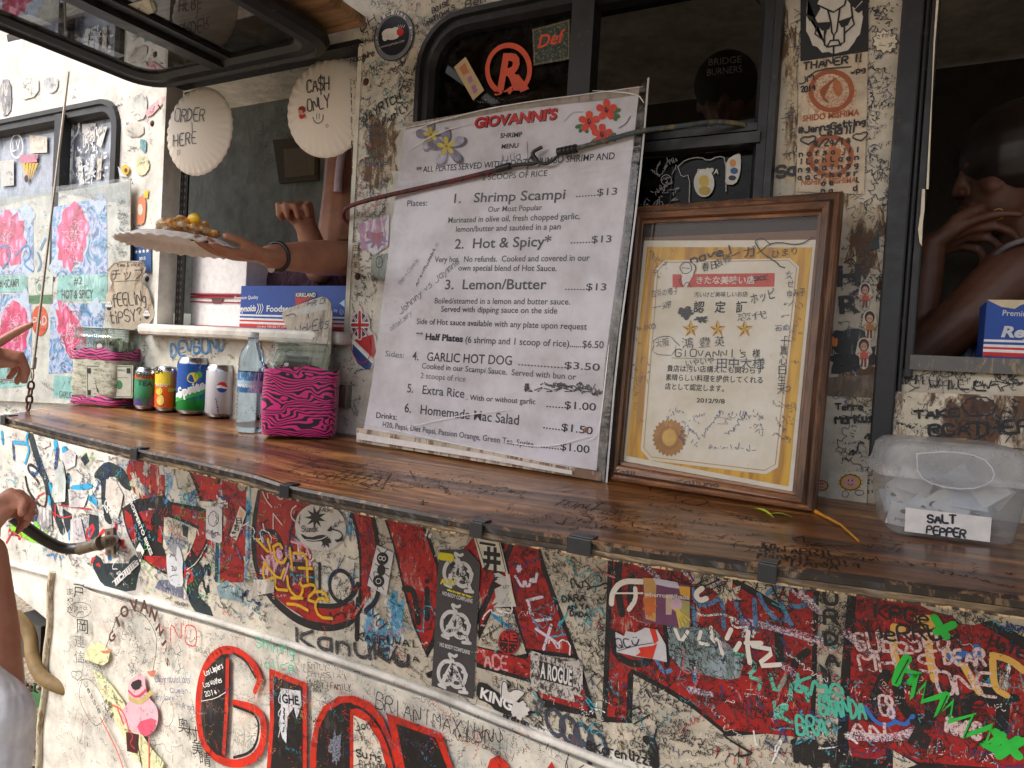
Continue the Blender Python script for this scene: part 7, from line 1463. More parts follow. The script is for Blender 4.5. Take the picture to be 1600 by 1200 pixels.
# tickets card
dj = (jc - EYE).dot(FW)
TS = Surf(at(480, 560, dj + .01), Vector((.97, -.24, 0)), Vector((.05, .12, 1)))
cd = thing('tickets_card', at(490, 575, dj + .01), 'grey card hand lettered tickets standing in the zebra wrapped jar', 'card sign')
p = Part(TS); p.slab([(440, 492), (446, 484), (500, 464), (512, 465), (520, 478), (519, 520), (515, 585), (495, 590), (470, 566), (452, 520)], worn((190, 178, 160), (120, 108, 94), .8, .6, 40), .0016, 0, sm=1); p.build('card', cd)
p = Part(TS); p.hand('tickEts', (460, 527), (514, 512), 15, .0030, IK, .0022, .1); p.ribbon([(483, 492), (484, 498)], .003, INK, .0022); p.ribbon([(490, 522), (491, 530)], .003, INK, .0022); p.poly([(450, 490), (506, 468), (513, 484), (456, 496)], flat((176, 176, 172)), .0022); p.hand('MR.O', (482, 480), (508, 474), 8, .0020, INK, .0028); p.ribbon([(448, 494), (460, 490), (464, 494)], .003, flat((110, 60, 50)), .003); p.build('lettering', cd)

# dollar jar on the left
jt, jc2, jw2, jH2, jwh2, jn2 = jar(172, 637, 90, 118, 84, 'tip jar wrapped in a printed dollar bill and pink zebra fabric at the left end', math.radians(20), 80)
wrap(jt, jc2, jw2, .002, .026, ZB2, math.radians(20), 'fabric_wrap', .003); wrap(jt, jc2, jw2, jwh2 * .82, jwh2 * 1.02, ZB2, math.radians(20), 'fabric_wrap', .004)
bm = bpy.data.materials.new('dollar_print'); n_, b5 = nodes(bm); n_.links.new(ramp(n_, noise(n_, coords(n_, (1, 1, 2.2)), 55, 7, .8), [(.36, (70, 74, 64)), (.5, (176, 176, 156)), (.7, (206, 204, 186))]), b5.inputs['Base Color']); b5.inputs['Roughness'].default_value = .5
wrap(jt, jc2, jw2, .024, jwh2 * .84, bm, math.radians(20), 'bill_wrap', .0, .985)
DS = Surf(EYE + (jc2 - EYE) * ((jc2 - EYE).length - jw2 * 1.16) / (jc2 - EYE).length, Vector((.87, .48, 0)), Vector((0, 0, 1)))
p = Part(DS); gk = flat((44, 50, 44)); gp = flat((206, 206, 190))
p.poly([(134, 570), (208, 571), (207, 622), (135, 621)], gp, .0); p.ribbon([(136, 572), (206, 573), (205, 620), (137, 619), (136, 572)], .0016, gk, .0004, sm=0)
p.ring((160, 598), 10, 19, .0014, gk, .0006); p.disc((160, 593), 6, 9, gk, .0006); p.disc((160, 590), 3.8, 5.5, (190, 188, 170), .0010); p.poly([(151, 612), (154, 602), (166, 602), (169, 612)], gk, .0008); p.text('1', (137, 583), (142, 583), 8, gk, .0006, .03); p.text('1', (137, 617), (142, 617), 8, gk, .0006, .03); p.text('1', (198, 583), (204, 583), 8, gk, .0006, .03)
p.disc((186, 601), 5, 7, (60, 130, 84), .0006); p.text('THE UNITED STATES OF AMERICA', (146, 579), (196, 580), 3, gk, .0006); p.ribbon([(172, 590), (200, 590)], .0008, gk, .0006)
for i in range(5): p.ribbon([(146, 583 + i * 8), (151, 583 + i * 8)], .001, gk, .0006)
p.build('dollar_bill', jt)
p = Part(Cyl(jc2, jw2 * .92), .004); x, y = 157, 544; p.disc((x, y), 5, 8, (36, 32, 40)); p.disc((x, y - 3), 4, 4.5, pk_, .0048); p.disc((x, y + 3), 2.4, 3.4, pk_, .0048); p.build('panda_sticker', jt)
p = Part()
for i in range(6): p.sheet(lambda u, v, i=i: jc2 + Vector((.03 * math.cos(i * 1.1) + (u - .5) * .07, .02 * math.sin(i * 1.3) + .01 * math.sin(u * 7 + i), jwh2 * .9 + v * .045 + .006 * math.sin(u * 5 + i))), 8, 5, BILLM)
p.build('dollar_note', jt)
# feeling tipsy card
dj = (jc2 - EYE).dot(FW); FS2 = Surf(at(200, 500, dj - .02), Vector((.93, .36, 0)), Vector((.02, .0, 1)))
cd = thing('tip_card', at(200, 514, dj - .02), 'bag shaped paper card lettered FEELING TIPSY? standing in the dollar tip jar', 'card sign')
p = Part(FS2); p.slab([(167, 423), (181, 407), (222, 408), (229, 418), (220, 440), (232, 452), (243, 492), (229, 512), (200, 516), (176, 512), (168, 498), (166, 462), (176, 443)], worn((206, 192, 170), (136, 116, 94), .75, .6, 35), .0016, 0); p.build('card', cd)
p = Part(FS2); IKT = dry((40, 40, 46), .5, .9)
p.hand('time & Nice', (184, 417), (219, 416), 5, .0012, IKT, .0022); p.text('チップ', (175, 437), (226, 435), 15, IKT, .0022, -.01); p.hand('fEELiNg', (178, 480), (229, 474), 19, .0026, IKT, .0022, .12); p.hand('tiPSY?', (174, 507), (222, 500), 19, .0026, IKT, .0022, .12)
for x, y in ((171, 478), (230, 492)): p.disc((x, y), 4.5, 7, (36, 32, 40), .0020); p.disc((x, y - 3), 3.6, 4, pk_, .0026); p.poly([(x - 6, y - 2), (x + 6, y - 2), (x + 5, y + 2), (x - 5, y + 2)], pk_, .0024); p.disc((x - 1.3, y - 3), .7, .8, BLK, .003); p.disc((x + 1.3, y - 3), .7, .8, BLK, .003)
p.ribbon([(168, 424), (182, 409), (222, 410), (228, 418)], .0012, IKT, .0022); p.ribbon([(180, 440), (218, 438)], .0012, IKT, .0022); p.build('lettering', cd)

# ================================================================== salt and pepper box
bL = on(1390, 836); bR = on(1590, 855); ux = (bR - bL); ux.z = 0; W_ = ux.length; ux.normalize(); bk_ = Vector((-ux.y, ux.x, 0)); base = bL.copy(); base.z = zat(bL.x, bL.y) + .002
def bp(a, b, z): return base + ux * (a * W_) + bk_ * b + Vector((0, 0, z))
box_ = thing('condiment_box', bp(.5, .05, 0), 'cloudy clear plastic lidded box labelled SALT PEPPER at the right end of the shelf', 'plastic box')
PLA = cloudy(.22)
def rrect(x0, x1, y0_, y1, z, r, n=5):
    o = []
    for cx, cy, a in ((x1 - r, y1 - r, 0), (x0 + r, y1 - r, 90), (x0 + r, y0_ + r, 180), (x1 - r, y0_ + r, 270)):
        for k in range(n):
            t = math.radians(a + 90 * k / (n - 1)); o.append(base + ux * (cx + r * math.cos(t)) + bk_ * (cy + r * math.sin(t)) + Vector((0, 0, z)))
    return o
def stack(p, loops, m, close=True):
    n = len(loops[0]); q = sum(loops, []); p.add(q, [(i*n+j, i*n+(j+1) % n, (i+1)*n+(j+1) % n, (i+1)*n+j) for i in range(len(loops) - 1) for j in range(n)], m, True)
    if close: p.add(loops[-1], [tuple(range(n))], m, True)
DEP = .115; e = .022
p = Part(); stack(p, [rrect(.004, W_ - .004, .004, DEP - .004, 0, .014), rrect(0, W_, 0, DEP, .006, .016), rrect(-.006, W_ + .006, -.004, DEP + .006, .045, .018), rrect(-.010, W_ + .010, -.007, DEP + .010, .078, .02), rrect(-.012, W_ + .012, -.009, DEP + .012, .080, .02)], PLA, False); p.add(rrect(.006, W_ - .006, .006, DEP - .006, .001, .02), [tuple(range(20))], PLA); p.build('tub', box_)
p = Part(); stack(p, [rrect(-.017, W_ + .017, -.013, DEP + .014, .076, .02), rrect(-.017, W_ + .017, -.013, DEP + .014, .086, .02), rrect(-.012, W_ + .012, -.009, DEP + .010, .089, .018), rrect(-.008, W_ + .008, -.007, DEP + .008, .112, .020), rrect(0, W_, 0, DEP, .121, .022), rrect(.012, W_ - .012, .012, DEP - .012, .124, .02)], cloudy(.34, .08)); p.build('lid', box_)
BXS = Surf(bp(0, -.013, 0), ux, Vector((0, 0, 1)))
p = Part(BXS); sm2 = [(1430, 708), (1480, 704), (1530, 712), (1552, 735), (1545, 754), (1510, 764), (1460, 758), (1432, 742)]; p.slab(sm2, PLA, .004, .003, sm=1); p.ribbon(sm2 + sm2[:1], .0014, flat((206, 208, 212), .2, 0, 1), .0078, sm=1); p.build('clasp', box_)
BXL = Surf(bp(0, -.0035, 0), ux, Vector((0, -.06, 1)) if 0 else Vector((0, 0, 1)))
p = Part(BXL, .004); p.poly([(1414, 792), (1548, 808), (1545, 846), (1412, 829)], flat((226, 222, 218)), .004); p.hand('SALT', (1448, 815), (1491, 817), 12, .0024, IKT, .0048, .1); p.hand('PEPPER', (1446, 832), (1506, 839), 12, .0024, IKT, .0048, .1); p.build('paper_label', box_)
# packets
pkm_ = [flat((222, 222, 222), .4), flat((206, 210, 216), .4), flat((232, 230, 226), .4)]
first = None
grp = 'paper pepper packets in the plastic box'
for k in range(24):
    x = .02 + (W_ - .04) * ((k * 7) % 24) / 23; y = .014 + .026 * (k % 4); z = .018 + .009 * (k // 4) + R.random() * .01
    rot = Matrix.Rotation(R.uniform(-.8, .8), 3, bk_) @ Matrix.Rotation(R.uniform(-.3, .3), 3, ux)
    t = thing('pepper_packet', bp(x / W_, y, z), 'small white paper pepper packet heaped with others inside the clear box', 'pepper packet', grp)
    O = bp(x / W_, y, z); p = Part()
    U = rot @ ux; V_ = rot @ Vector((0, 0, 1)); S_ = Surf(O, U, V_)
    p.surf = S_; p.slab([(-.021, -.016), (.021, -.016), (.021, .016), (-.021, .016)], pkm_[k % 3], .002, -.001, uv=True); o_ = p.build('sachet', t)
    if k < 9:
        p = Part(S_, .0014); vs, fs = glyph_mesh('pepper', 0); sc = .024 / max(v[0] for v in vs); p.add([S_.w((v[0] * sc - .012, v[1] * sc * .9 - .008), .0016) for v in vs], fs, flat((60, 60, 66))); p.disc((-.004, .006), .0045, .003, (50, 50, 56), .0016, uv=True, n=16); p.build('print', t)

# ================================================================== cords
RC = worn((120, 34, 34), (40, 20, 22), .9, .6, 90); HK = flat((24, 24, 28), .35)
def MSP(x, y, l): return MS.p(x, y, l)
bun = thing('bungee_cord', MSP(700, 285, .02), 'dark red braided cord with a black hook stretched across the menu', 'bungee cord')
pts = [WALL.p(552, 352, -.012), WALL.p(541, 346, .004), WALL.p(545, 338, .02), WALL.p(560, 329, .04), MSP(600, 314, .024), MSP(660, 299, .018), MSP(720, 286, .018), MSP(790, 269, .018)]
p = Part(); p.tube(pts, .0046, RC, 10, it=2); p.build('cord', bun)
p = Part(); k = 0
sp = smooth([tuple(v) for v in pts], 2); rs_ = rline(sp, 120)
for i in range(0, 119):
    a, b = Vector(rs_[i]), Vector(rs_[i + 1]); d = (b - a).normalized(); s = d.cross(Vector((0, 0, 1))).normalized()
    c_ = (a + b) / 2 - s * 0 ; v = (EYE - c_).normalized(); up_ = v.cross(d).normalized()
    p.box(c_ + v * .0042 + up_ * .0012 * (1 if i % 2 else -1), (.0030, .0016, .0030), (30, 16, 20))
p.build('braid_strand', bun)
p = Part(); p.tube([MSP(785, 270, .02), MSP(806, 264, .02)], .0065, HK, 10); p.tube([MSP(800, 266, .02), MSP(822, 262, .02), MSP(842, 262, .021), MSP(850, 258, .022), MSP(843, 250, .024), MSP(842, 244, .024), MSP(856, 236, .022)], .0035, HK, 8, it=2); p.build('hook', bun)
BC = worn((60, 74, 80), (120, 104, 60), .7, .6, 120)
bun2 = thing('bungee_cord', MSP(950, 225, .02), 'blue green braided cord with a black hook running from the menu to the window', 'bungee cord')
p = Part(); p.tube([MSP(893, 242, .02), MSP(950, 226, .018), MSP(1010, 210, .02), wallat(.06).hit(1060, 198), wallat(.04).hit(1110, 190), wallat(.02).hit(1150, 192), WALL.p(1174, 197, -.005)], .0042, BC, 10, it=2); p.build('cord', bun2)
p = Part(); p.tube([MSP(880, 244, .022), MSP(909, 238, .021)], .0075, HK, 12)
for i in range(4): x = 888 + i * 6; p.tube([MSP(x, 243 - i * 1.3 - 6, .022), MSP(x, 243 - i * 1.3, .032), MSP(x, 243 - i * 1.3 + 6, .022)], .0022, HK, 8, it=2)
p.tube([MSP(884, 246, .022), MSP(872, 258, .022), MSP(860, 263, .022), MSP(846, 258, .022), MSP(840, 252, .026)], .0030, HK, 8, it=2); p.build('hook', bun2)
# cable and chain holding the left end of the shelf
cab = thing('support_cable', on(40, 641), 'thin steel cable with ferrule and rusty chain at the left end of the shelf', 'cable')
ca = WALL.p(163, 134, .10); cbt = at(54, 592, 1.86); cend = on(44, 642) + Vector((0, 0, .004)); cbt = cend.lerp(ca, .105)
p = Part(); p.tube([cbt, ca], .0032, flat((150, 138, 124), .4, .4), 8); d = (ca - cbt).normalized(); p.tube([cbt + d * .00, cbt - d * .018 + Vector((-.006, 0, 0)), cbt - d * .032, cbt - d * .018 + Vector((.006, 0, 0)), cbt], .0022, flat((150, 138, 124), .4, .4), 8, it=2); p.build('cable', cab)
p = Part(); p.tube([cbt + d * .002, cbt + d * .030], .0062, flat((170, 168, 160), .35, .6), 10); p.build('ferrule', cab)
top = cbt - d * .030; nl = 4
for i in range(nl):
    a, b = top.lerp(cend, i / nl), top.lerp(cend, (i + 1.25) / nl); dd = (b - a).normalized(); s = (Vector((1, 0, 0)) if i % 2 else Vector((0, 1, 0))); s = (s - dd * s.dot(dd)).normalized() * .0065
    p = Part(); lp = [a, a + s + dd * .004, b + s - dd * .004, b, b - s - dd * .004, a - s + dd * .004, a]; p.tube([tuple(v) for v in lp], .0026, RUST, 8, it=2, caps=False); p.build('chain_link', cab)
# bent tap pipe
pipe = thing('drain_pipe', WALL.p(177, 851, .01), 'bent dark pipe with a brass coloured elbow fixed to the truck side at the left', 'pipe')
p = Part(); p.tube([wallat(.24).hit(20, 808), wallat(.19).hit(60, 838), wallat(.13).hit(96, 858), wallat(.10).hit(130, 857)], .0145, flat((34, 30, 30), .35), 12, it=2); p.build('black_tube', pipe)
p = Part(); BR = worn((112, 98, 80), (70, 60, 50), .5, .35); p.tube([wallat(.105).hit(124, 858), wallat(.09).hit(156, 849)], .0165, BR, 12); p.tube([wallat(.09).hit(150, 851), wallat(.07).hit(172, 845), wallat(.0).hit(176, 845)], .017, BR, 12, it=2); p.tube([wallat(.095).hit(154, 850), wallat(.093).hit(157, 849)], .019, BR, 12); p.build('elbow', pipe)
p = Part(WALL); p.slab([(168, 826), (181, 824), (182, 866), (169, 867)], BR, .008); p.disc((174, 832), 2.5, 3, (40, 30, 26), .009); p.disc((175, 861), 2.5, 3, (40, 30, 26), .009); p.build('bracket', pipe)

# ================================================================== flipped up window above the order hatch
fz = 2.185; FLX0, FLX1 = -1.80, -1.13; FY0, FY1 = YW - .01, YW - .72
flip = thing('flip_up_window', ((FLX0 + FLX1) / 2, YW, fz), 'black framed window flipped up like an awning over the order hatch', 'awning window')
def rl(i, r, z):
    o = []; x0, x1, y0_, y1 = FLX0 + i, FLX1 - i, FY1 + i, FY0 - i
    for cx, cy, a in ((x1 - r, y1 - r, 0), (x0 + r, y1 - r, 90), (x0 + r, y0_ + r, 180), (x1 - r, y0_ + r, 270)):
        for k in range(8): t = math.radians(a + 90 * k / 7); o.append(Vector((cx + r * math.cos(t), cy + r * math.sin(t), z)))
    return o
loops = [rl(.06, .05, fz + .012), rl(.0, .09, fz + .018), rl(-.004, .09, fz + .002), rl(.002, .09, fz - .012), rl(.02, .075, fz - .02), rl(.024, .07, fz - .012), rl(.05, .05, fz - .014), rl(.062, .05, fz - .004), rl(.06, .05, fz + .012)]
p = Part(); q = sum(loops, []); n = len(loops[0]); p.add(q, [(i*n+j, i*n+(j+1) % n, (i+1)*n+(j+1) % n, (i+1)*n+j) for i in range(len(loops) - 1) for j in range(n)], RUB, False); p.build('frame', flip)
p = Part(); p.box(((FLX0 + FLX1) / 2 - .02, (FY0 + FY1) / 2, fz - .002), (.04, FY0 - FY1 - .1, .03), RUB); p.box(((FLX0 + FLX1) / 2 + .02, (FY0 + FY1) / 2, fz + .006), (.03, FY0 - FY1 - .1, .02), RUB); p.build('divider', flip)
FG = thin_glass((84, 88, 92), .05, .015, 0, 2.4)
p = Part(); p.add([(FLX0 + .05, FY1 + .05, fz), (-1.47, FY1 + .05, fz), (-1.47, FY0 - .05, fz), (FLX0 + .05, FY0 - .05, fz)], [(0, 1, 2, 3)], FG); p.build('pane', flip)
p = Part(); p.add([(-1.45, FY1 + .05, fz + .004), (FLX1 - .05, FY1 + .05, fz + .004), (FLX1 - .05, FY0 - .05, fz + .004), (-1.45, FY0 - .05, fz + .004)], [(0, 1, 2, 3)], thin_glass((150, 150, 150), .02, .03, 0, 1.45)); p.build('pane', flip)
UG = Surf(Vector((0, 0, fz + .004)), Vector((1, 0, 0)), Vector((0, 1, 0)))
class Under:
    def uv(s, a, b): d = ray(a, b); t = (fz - EYE.z) / d.z; q = EYE + d * t; return Vector((q.x, q.y))
    def w(s, a, lift=0): return Vector((a[0], a[1], fz + .003 - lift))
p = Part(Under(), .0)  # stickers on the pane, with the posters' pink reflections painted in among them
for q, m in ((px(183, 14, 232, 0, 240, 22, 176, 44), (206, 200, 176)), (px(200, 20, 216, 12, 222, 26, 210, 36, 200, 34), (150, 170, 50)), (px(180, 94, 246, 76, 256, 106, 214, 108), (196, 190, 168)), (px(262, 80, 296, 82, 300, 94, 270, 104), (190, 184, 170)), (px(86, 44, 100, 40, 104, 52, 92, 54), (150, 140, 130)), (px(104, 42, 116, 40, 117, 66, 106, 70), (196, 194, 190)), (px(78, 52, 86, 50, 92, 74, 84, 76), (60, 130, 150)), (px(132, 32, 142, 30, 146, 56, 136, 58), (170, 168, 166)), (px(26, 6, 58, 2, 58, 22, 24, 28), (196, 190, 150)), (px(68, 0, 112, -4, 90, 12, 74, 14), (200, 60, 110)), (px(0, 10, 14, 6, 14, 36, 0, 40), (180, 60, 130)), (px(10, 56, 160, 22, 160, 34, 12, 68), (150, 156, 176))):
    p.poly(q, worn(m, (150, 150, 150), .4))
scribbles(p, px(20, 50, 170, 20, 170, 60, 60, 70), 30, [INKG, INKW], (.02, .05), (.003, .006)); p.hand('Sley', (222, 108), (242, 102), 10, .003, INKR); p.hand('OBD', (268, 100), (292, 88), 12, .003, INK); 
for a in ((205, 18, 220, 34), (200, 26, 214, 34), (218, 14, 204, 32), (222, 22, 208, 36)): p.ribbon(px(*a), .002, INK, .0006)
p.build('sticker', flip)
# plywood sheet on top of it
ply = thing('plywood_awning', (-1.4, YW - .4, 2.24), 'old plywood sheet resting on the flipped up window against the truck', 'plywood sheet')
PLY2 = woodm('bare_ply', (96, 70, 48), (146, 110, 76), (176, 138, 98), .7, .9, 0)
p = Part(); p.box((-1.42, YW - .43, 2.232), (.70, .84, .022), PLY2); p.build('sheet', ply, bevel=.004)
p = Part(); p.box((-1.42, YW - .10, 2.258), (.68, .05, .03), PLY2); p.box((-1.42, YW - .6, 2.258), (.68, .05, .03), PLY2); p.build('batten', ply)
# canopy that shades the right of the stall
cano = thing('plywood_canopy', (.7, 0, 2.52), 'large plywood shade roof over the right hand side of the stall', 'canopy')
p = Part(); p.box((.70, .37, 2.55), (4.3, 1.62, .03), PLY2); p.build('roof_sheet', cano)
for x, y in ((2.8, -.4), (2.8, 1.1)): p = Part(); p.box((x, y, 1.26), (.09, .09, 2.52), PLY2); p.build('post', cano)

# trees across the car park, seen only in reflections
p = Part(); lf = [worn(c, (60, 80, 40), .3, .8, 4) for c in ((34, 52, 24), (48, 70, 32), (26, 40, 20))]
for i in range(1400):
    a = R.uniform(-2, 16); y = R.uniform(-14, -9.5); z = R.uniform(.3, 2.3 + .7 * math.sin(a * .9)) ; s_ = R.uniform(.18, .5); rt = Matrix.Rotation(R.random() * 6, 3, V3_(R))
    q = [Vector((a, y, z)) + rt @ Vector(v) for v in ((-s_, -s_ * .5, 0), (s_ * .3, -s_ * .6, .1 * s_), (s_, s_ * .2, 0), (-.1 * s_, s_ * .7, -.1 * s_))]
    p.add(q, [(0, 1, 2, 3)], lf[i % 3])
for a in (0, 4, 8, 12): p.tube([(a, -11, 0), (a + .2, -11.2, 3.5)], [.22, .12], RUST, 10)
tag(p.build('tree_line', kind='stuff'), 'mass of green trees across the clearing opposite the truck', 'trees')
# ================================================================== people
def skinm(c, c2):
    m = bpy.data.materials.new('skin'); n, b = nodes(m); co = coords(n)
    n.links.new(ramp(n, noise(n, co, 25, 5, .6), [(.3, c2), (.7, c)]), b.inputs['Base Color']); b.inputs['Roughness'].default_value = .5; b.inputs['Subsurface Weight'].default_value = .08; b.inputs['Subsurface Radius'].default_value = (.01, .004, .002)
    bump(n, b, noise(n, co, 300, 4), .2, .0006); return m
SK = skinm((176, 124, 98), (148, 100, 78)); SK2 = skinm((112, 74, 57), (88, 56, 43)); SK3 = skinm((190, 136, 110), (168, 108, 86)); NAIL = flat((206, 176, 166), .3); HAIR = flat((38, 28, 24), .4)
def chain(p, pts, rs, m, n=10):
    for i in range(len(pts) - 1): p.cap(pts[i], rs[i], pts[i + 1], rs[i + 1], m, n)
def V3(*a): return Vector(a)
def hand_(p, wrist, knuck, palm_n, m, curls, thumb, s=1.0, spread=1.0, w=.040):
    """palm from wrist to knuckles; palm_n points out of the palm; curls: degrees per joint for 4 fingers"""
    d = (knuck - wrist); L = d.length; d.normalize(); nn = (palm_n - d * palm_n.dot(d)).normalized(); sd = d.cross(nn).normalized()
    roots = []
    for k in range(4):
        off = (k - 1.5) * .0195 * s * spread; r = knuck + sd * off - d * (.004 * abs(k - 1.2)) * s; roots.append(r)
        p.cap(wrist + sd * off * .55 + d * .01, .0135 * s, r, .0105 * s, m, 10)
    p.cap(wrist + sd * -.012 * s, .017 * s, wrist + d * L * .45 - sd * .022 * s, .016 * s, m, 10)
    lens = [(.040, .024, .019), (.044, .028, .020), (.041, .026, .019), (.032, .020, .017)]; tips = []
    for k in range(4):
        a = 0; pos = roots[k]; fr = [.0092, .0082, .0074, .0062]; fan = (k - 1.5) * .05 * spread
        for j in range(3):
            a += math.radians(curls[k][j]); dr = (d * math.cos(a) + nn * math.sin(a) + sd * fan).normalized(); nx = pos + dr * lens[k][j] * s
            p.cap(pos, fr[j] * s, nx, fr[j + 1] * s, m, 10); pos = nx
        tips.append((pos, dr))
    t0 = wrist + d * L * .35 - sd * .024 * s; chain(p, [t0] + [t0 + v * s for v in thumb(d, nn, sd)], [.013 * s, .0115 * s, .0095 * s, .008 * s], m)
    return tips
def head_(name_parent, c, fwd, r, m, hairp=None, yaw_up=V3(0, 0, 1)):
    """head centred at c facing fwd: returns Part with face features"""
    f = fwd.normalized(); s = f.cross(yaw_up).normalized(); u = s.cross(f).normalized()
    rot = Matrix((s, f, u)).transposed()
    p = Part(); P = lambda a, b, z: c + s * (a * r) + f * (b * r) + u * (z * r)
    p.ball(c + u * r * .18 - f * r * .08, r, m, 24, (.80, .98, .98), rot); p.ball(P(0, .30, -.45), r * .62, m, 20, (.92, .88, 1.05), rot)
    p.cap(P(0, .84, .14), r * .075, P(0, .95, -.24), r * .13, m); p.ball(P(-.10, .94, -.28), r * .085, m); p.ball(P(.10, .94, -.28), r * .085, m)
    p.cap(P(-.16, .84, -.56), r * .07, P(.16, .84, -.56), r * .07, m); p.cap(P(-.14, .83, -.68), r * .075, P(.14, .83, -.68), r * .075, m); p.ball(P(0, .70, -.90), r * .2, m)
    for k in (-1, 1):
        p.cap(P(.16 * k, .83, .22), r * .09, P(.48 * k, .66, .20), r * .09, m); p.ball(P(.40 * k, .56, -.25), r * .20, m); p.ball(P(.80 * k, -.05, -.10), r * .24, m, 12, (.35, .6, 1.1), rot)
    p.cap(P(0, -.15, -.5), r * .52, P(0, -.35, -1.6), r * .5, m, 16)
    eyes = Part()
    for k in (-1, 1): eyes.ball(P(.32 * k, .74, .02), r * .10, flat((150, 140, 134), .2)); eyes.ball(P(.32 * k, .80, .0), r * .055, flat((30, 20, 16), .2))
    return p, eyes, P
# ---- server whose arms reach through the order hatch
srv = thing('person', (-1.02, YW + .50, .83), 'server in a dark maroon top leaning in the order hatch and handing out a plate', 'person')
body = Part(); sh = V3(-1.00, YW + .47, 1.98); shL = V3(-1.28, YW + .46, 1.97); pel = V3(-1.05, YW + .50, 1.12)
for a, ra, b, rb in ((V3(-1.10, YW + .50, 1.93), .13, V3(-1.09, YW + .52, 1.55), .14), (V3(-1.20, YW + .50, 1.93), .11, V3(-1.15, YW + .52, 1.55), .13), (V3(-1.12, YW + .52, 1.55), .13, V3(-1.10, YW + .52, 1.15), .15), (V3(-1.2, YW + .52, 1.1), .10, V3(-1.2, YW + .52, .90), .08), (V3(-1.02, YW + .52, 1.1), .10, V3(-1.02, YW + .52, .90), .08), (V3(-1.14, YW + .48, 2.0), .07, V3(-1.14, YW + .46, 2.12), .055), (sh, .06, V3(-1.14, YW + .5, 1.99), .08), (shL, .06, V3(-1.14, YW + .5, 1.99), .08)): body.cap(a, ra, b, rb, SK, 14)
# right arm: shoulder, elbow (inside, at the hatch edge), wrist, hand under the plate
wr = at(424, 401, 1.42); el = at(560, 404, 1.70); kn = at(385, 400, 1.36)
body.cap(sh, .052, el, .040, SK, 14); body.cap(el, .042, el.lerp(wr, .45), .040, SK, 14); body.cap(el.lerp(wr, .45), .040, wr, .025, SK, 14)
plate_c = at(286, 374, 1.36)
fdir = (at(345, 398, 1.34) - wr).normalized()
tp_ = hand_(body, wr, wr + fdir * .075, V3(0, -.15, 1), SK, [(8, 14, 10), (10, 16, 10), (10, 16, 12), (12, 18, 12)], lambda d, n, s: [d * .03 - s * .008 + n * .012, d * .055 - s * .004 + n * .026, d * .080 + n * .034], 1.0, 1.0)
nl_ = Part(); NAIL = flat((60, 26, 30), .25)
for t_, d_ in tp_: nl_.ball(t_ + Vector((.0, -.0035, -.0040)), .0058, NAIL, 10, (1, .8, .55))
nl_.build('nails', srv)
# left arm bent, hand raised
elL = at(500, 420, 1.86); wrL = at(478, 352, 1.80)
body.cap(shL, .05, elL, .04, SK, 14); body.cap(elL, .04, wrL, .027, SK, 14)
hand_(body, wrL, at(464, 318, 1.76), V3(.3, -.9, .1), SK, [(55, 88, 62), (62, 90, 62), (68, 90, 62), (74, 90, 62)], lambda d, n, s: [d * .024 + n * .022 - s * .004, d * .046 + n * .032 + s * .004, d * .056 + n * .036 + s * .02], 1.0, 1.0)
body.cap(at(548, 190, 1.98), .06, at(540, 300, 1.98), .062, SK, 14); body.cap(at(540, 300, 1.98), .062, at(536, 400, 1.95), .075, SK, 14)
body.build('body', srv, remesh=.0042, smoothit=3)
hp, ey, P = head_(srv, V3(-1.15, YW + .42, 2.24), V3(-.4, -1, -.1), .10, SK); hp.build('head', srv, remesh=.005, smoothit=3); ey.build('eyes', srv)
p = Part(); p.ball(P(0, -.15, .34), .112, HAIR, 20, (.9, 1, .95)); p.ball(P(0, -1.1, .1), .05, HAIR); p.build('hair', srv)
p = Part(); MAR = flat((58, 24, 44), .8).copy(); n_ = MAR.node_tree; bump(n_, n_.nodes['Principled BSDF'], noise(n_, coords(n_, (1, 1, .4)), 14, 4, .6, 1.5), 1, .03)
for a, ra, b, rb in ((V3(-1.10, YW + .50, 1.86), .142, V3(-1.09, YW + .51, 1.55), .155), (V3(-1.20, YW + .50, 1.86), .122, V3(-1.16, YW + .51, 1.55), .145), (V3(-1.12, YW + .52, 1.55), .15, V3(-1.10, YW + .52, 1.10), .17), (V3(-1.32, YW + .42, 1.62), .09, V3(-1.25, YW + .45, 1.4), .12)): p.cap(a, ra, b, rb, MAR, 16)
p.cap(at(392, 446, 2.02), .055, at(520, 440, 1.95), .085, MAR, 16); p.cap(at(480, 420, 2.0), .07, at(540, 420, 1.93), .09, MAR, 16)
p.build('shirt', srv, remesh=.008, smoothit=4)
p = Part(); p.tube([at(528, 300, 1.905), at(531, 260, 1.895), at(538, 225, 1.9)], .012, flat((206, 186, 200), .8), 8, it=1); p.tube([V3(-1.16, YW + .37, 1.86), V3(-1.17, YW + .385, 1.99), V3(-1.16, YW + .46, 2.05)], .017, flat((206, 176, 196)), 8, it=2); p.build('strap', srv)
p = Part(); w1 = wr.lerp(el, .06); dd = (el - wr).normalized(); a0 = dd.orthogonal().normalized(); b0 = dd.cross(a0)
p.tube([w1 + (a0 * math.cos(t) + b0 * math.sin(t)) * .0285 for t in [2 * PI * i / 24 for i in range(25)]], .0042, flat((22, 22, 26), .4), 8, caps=False); p.ball(at(424, 421, 1.42), .007, flat((206, 200, 190), .3), 10); p.build('bracelet', srv)
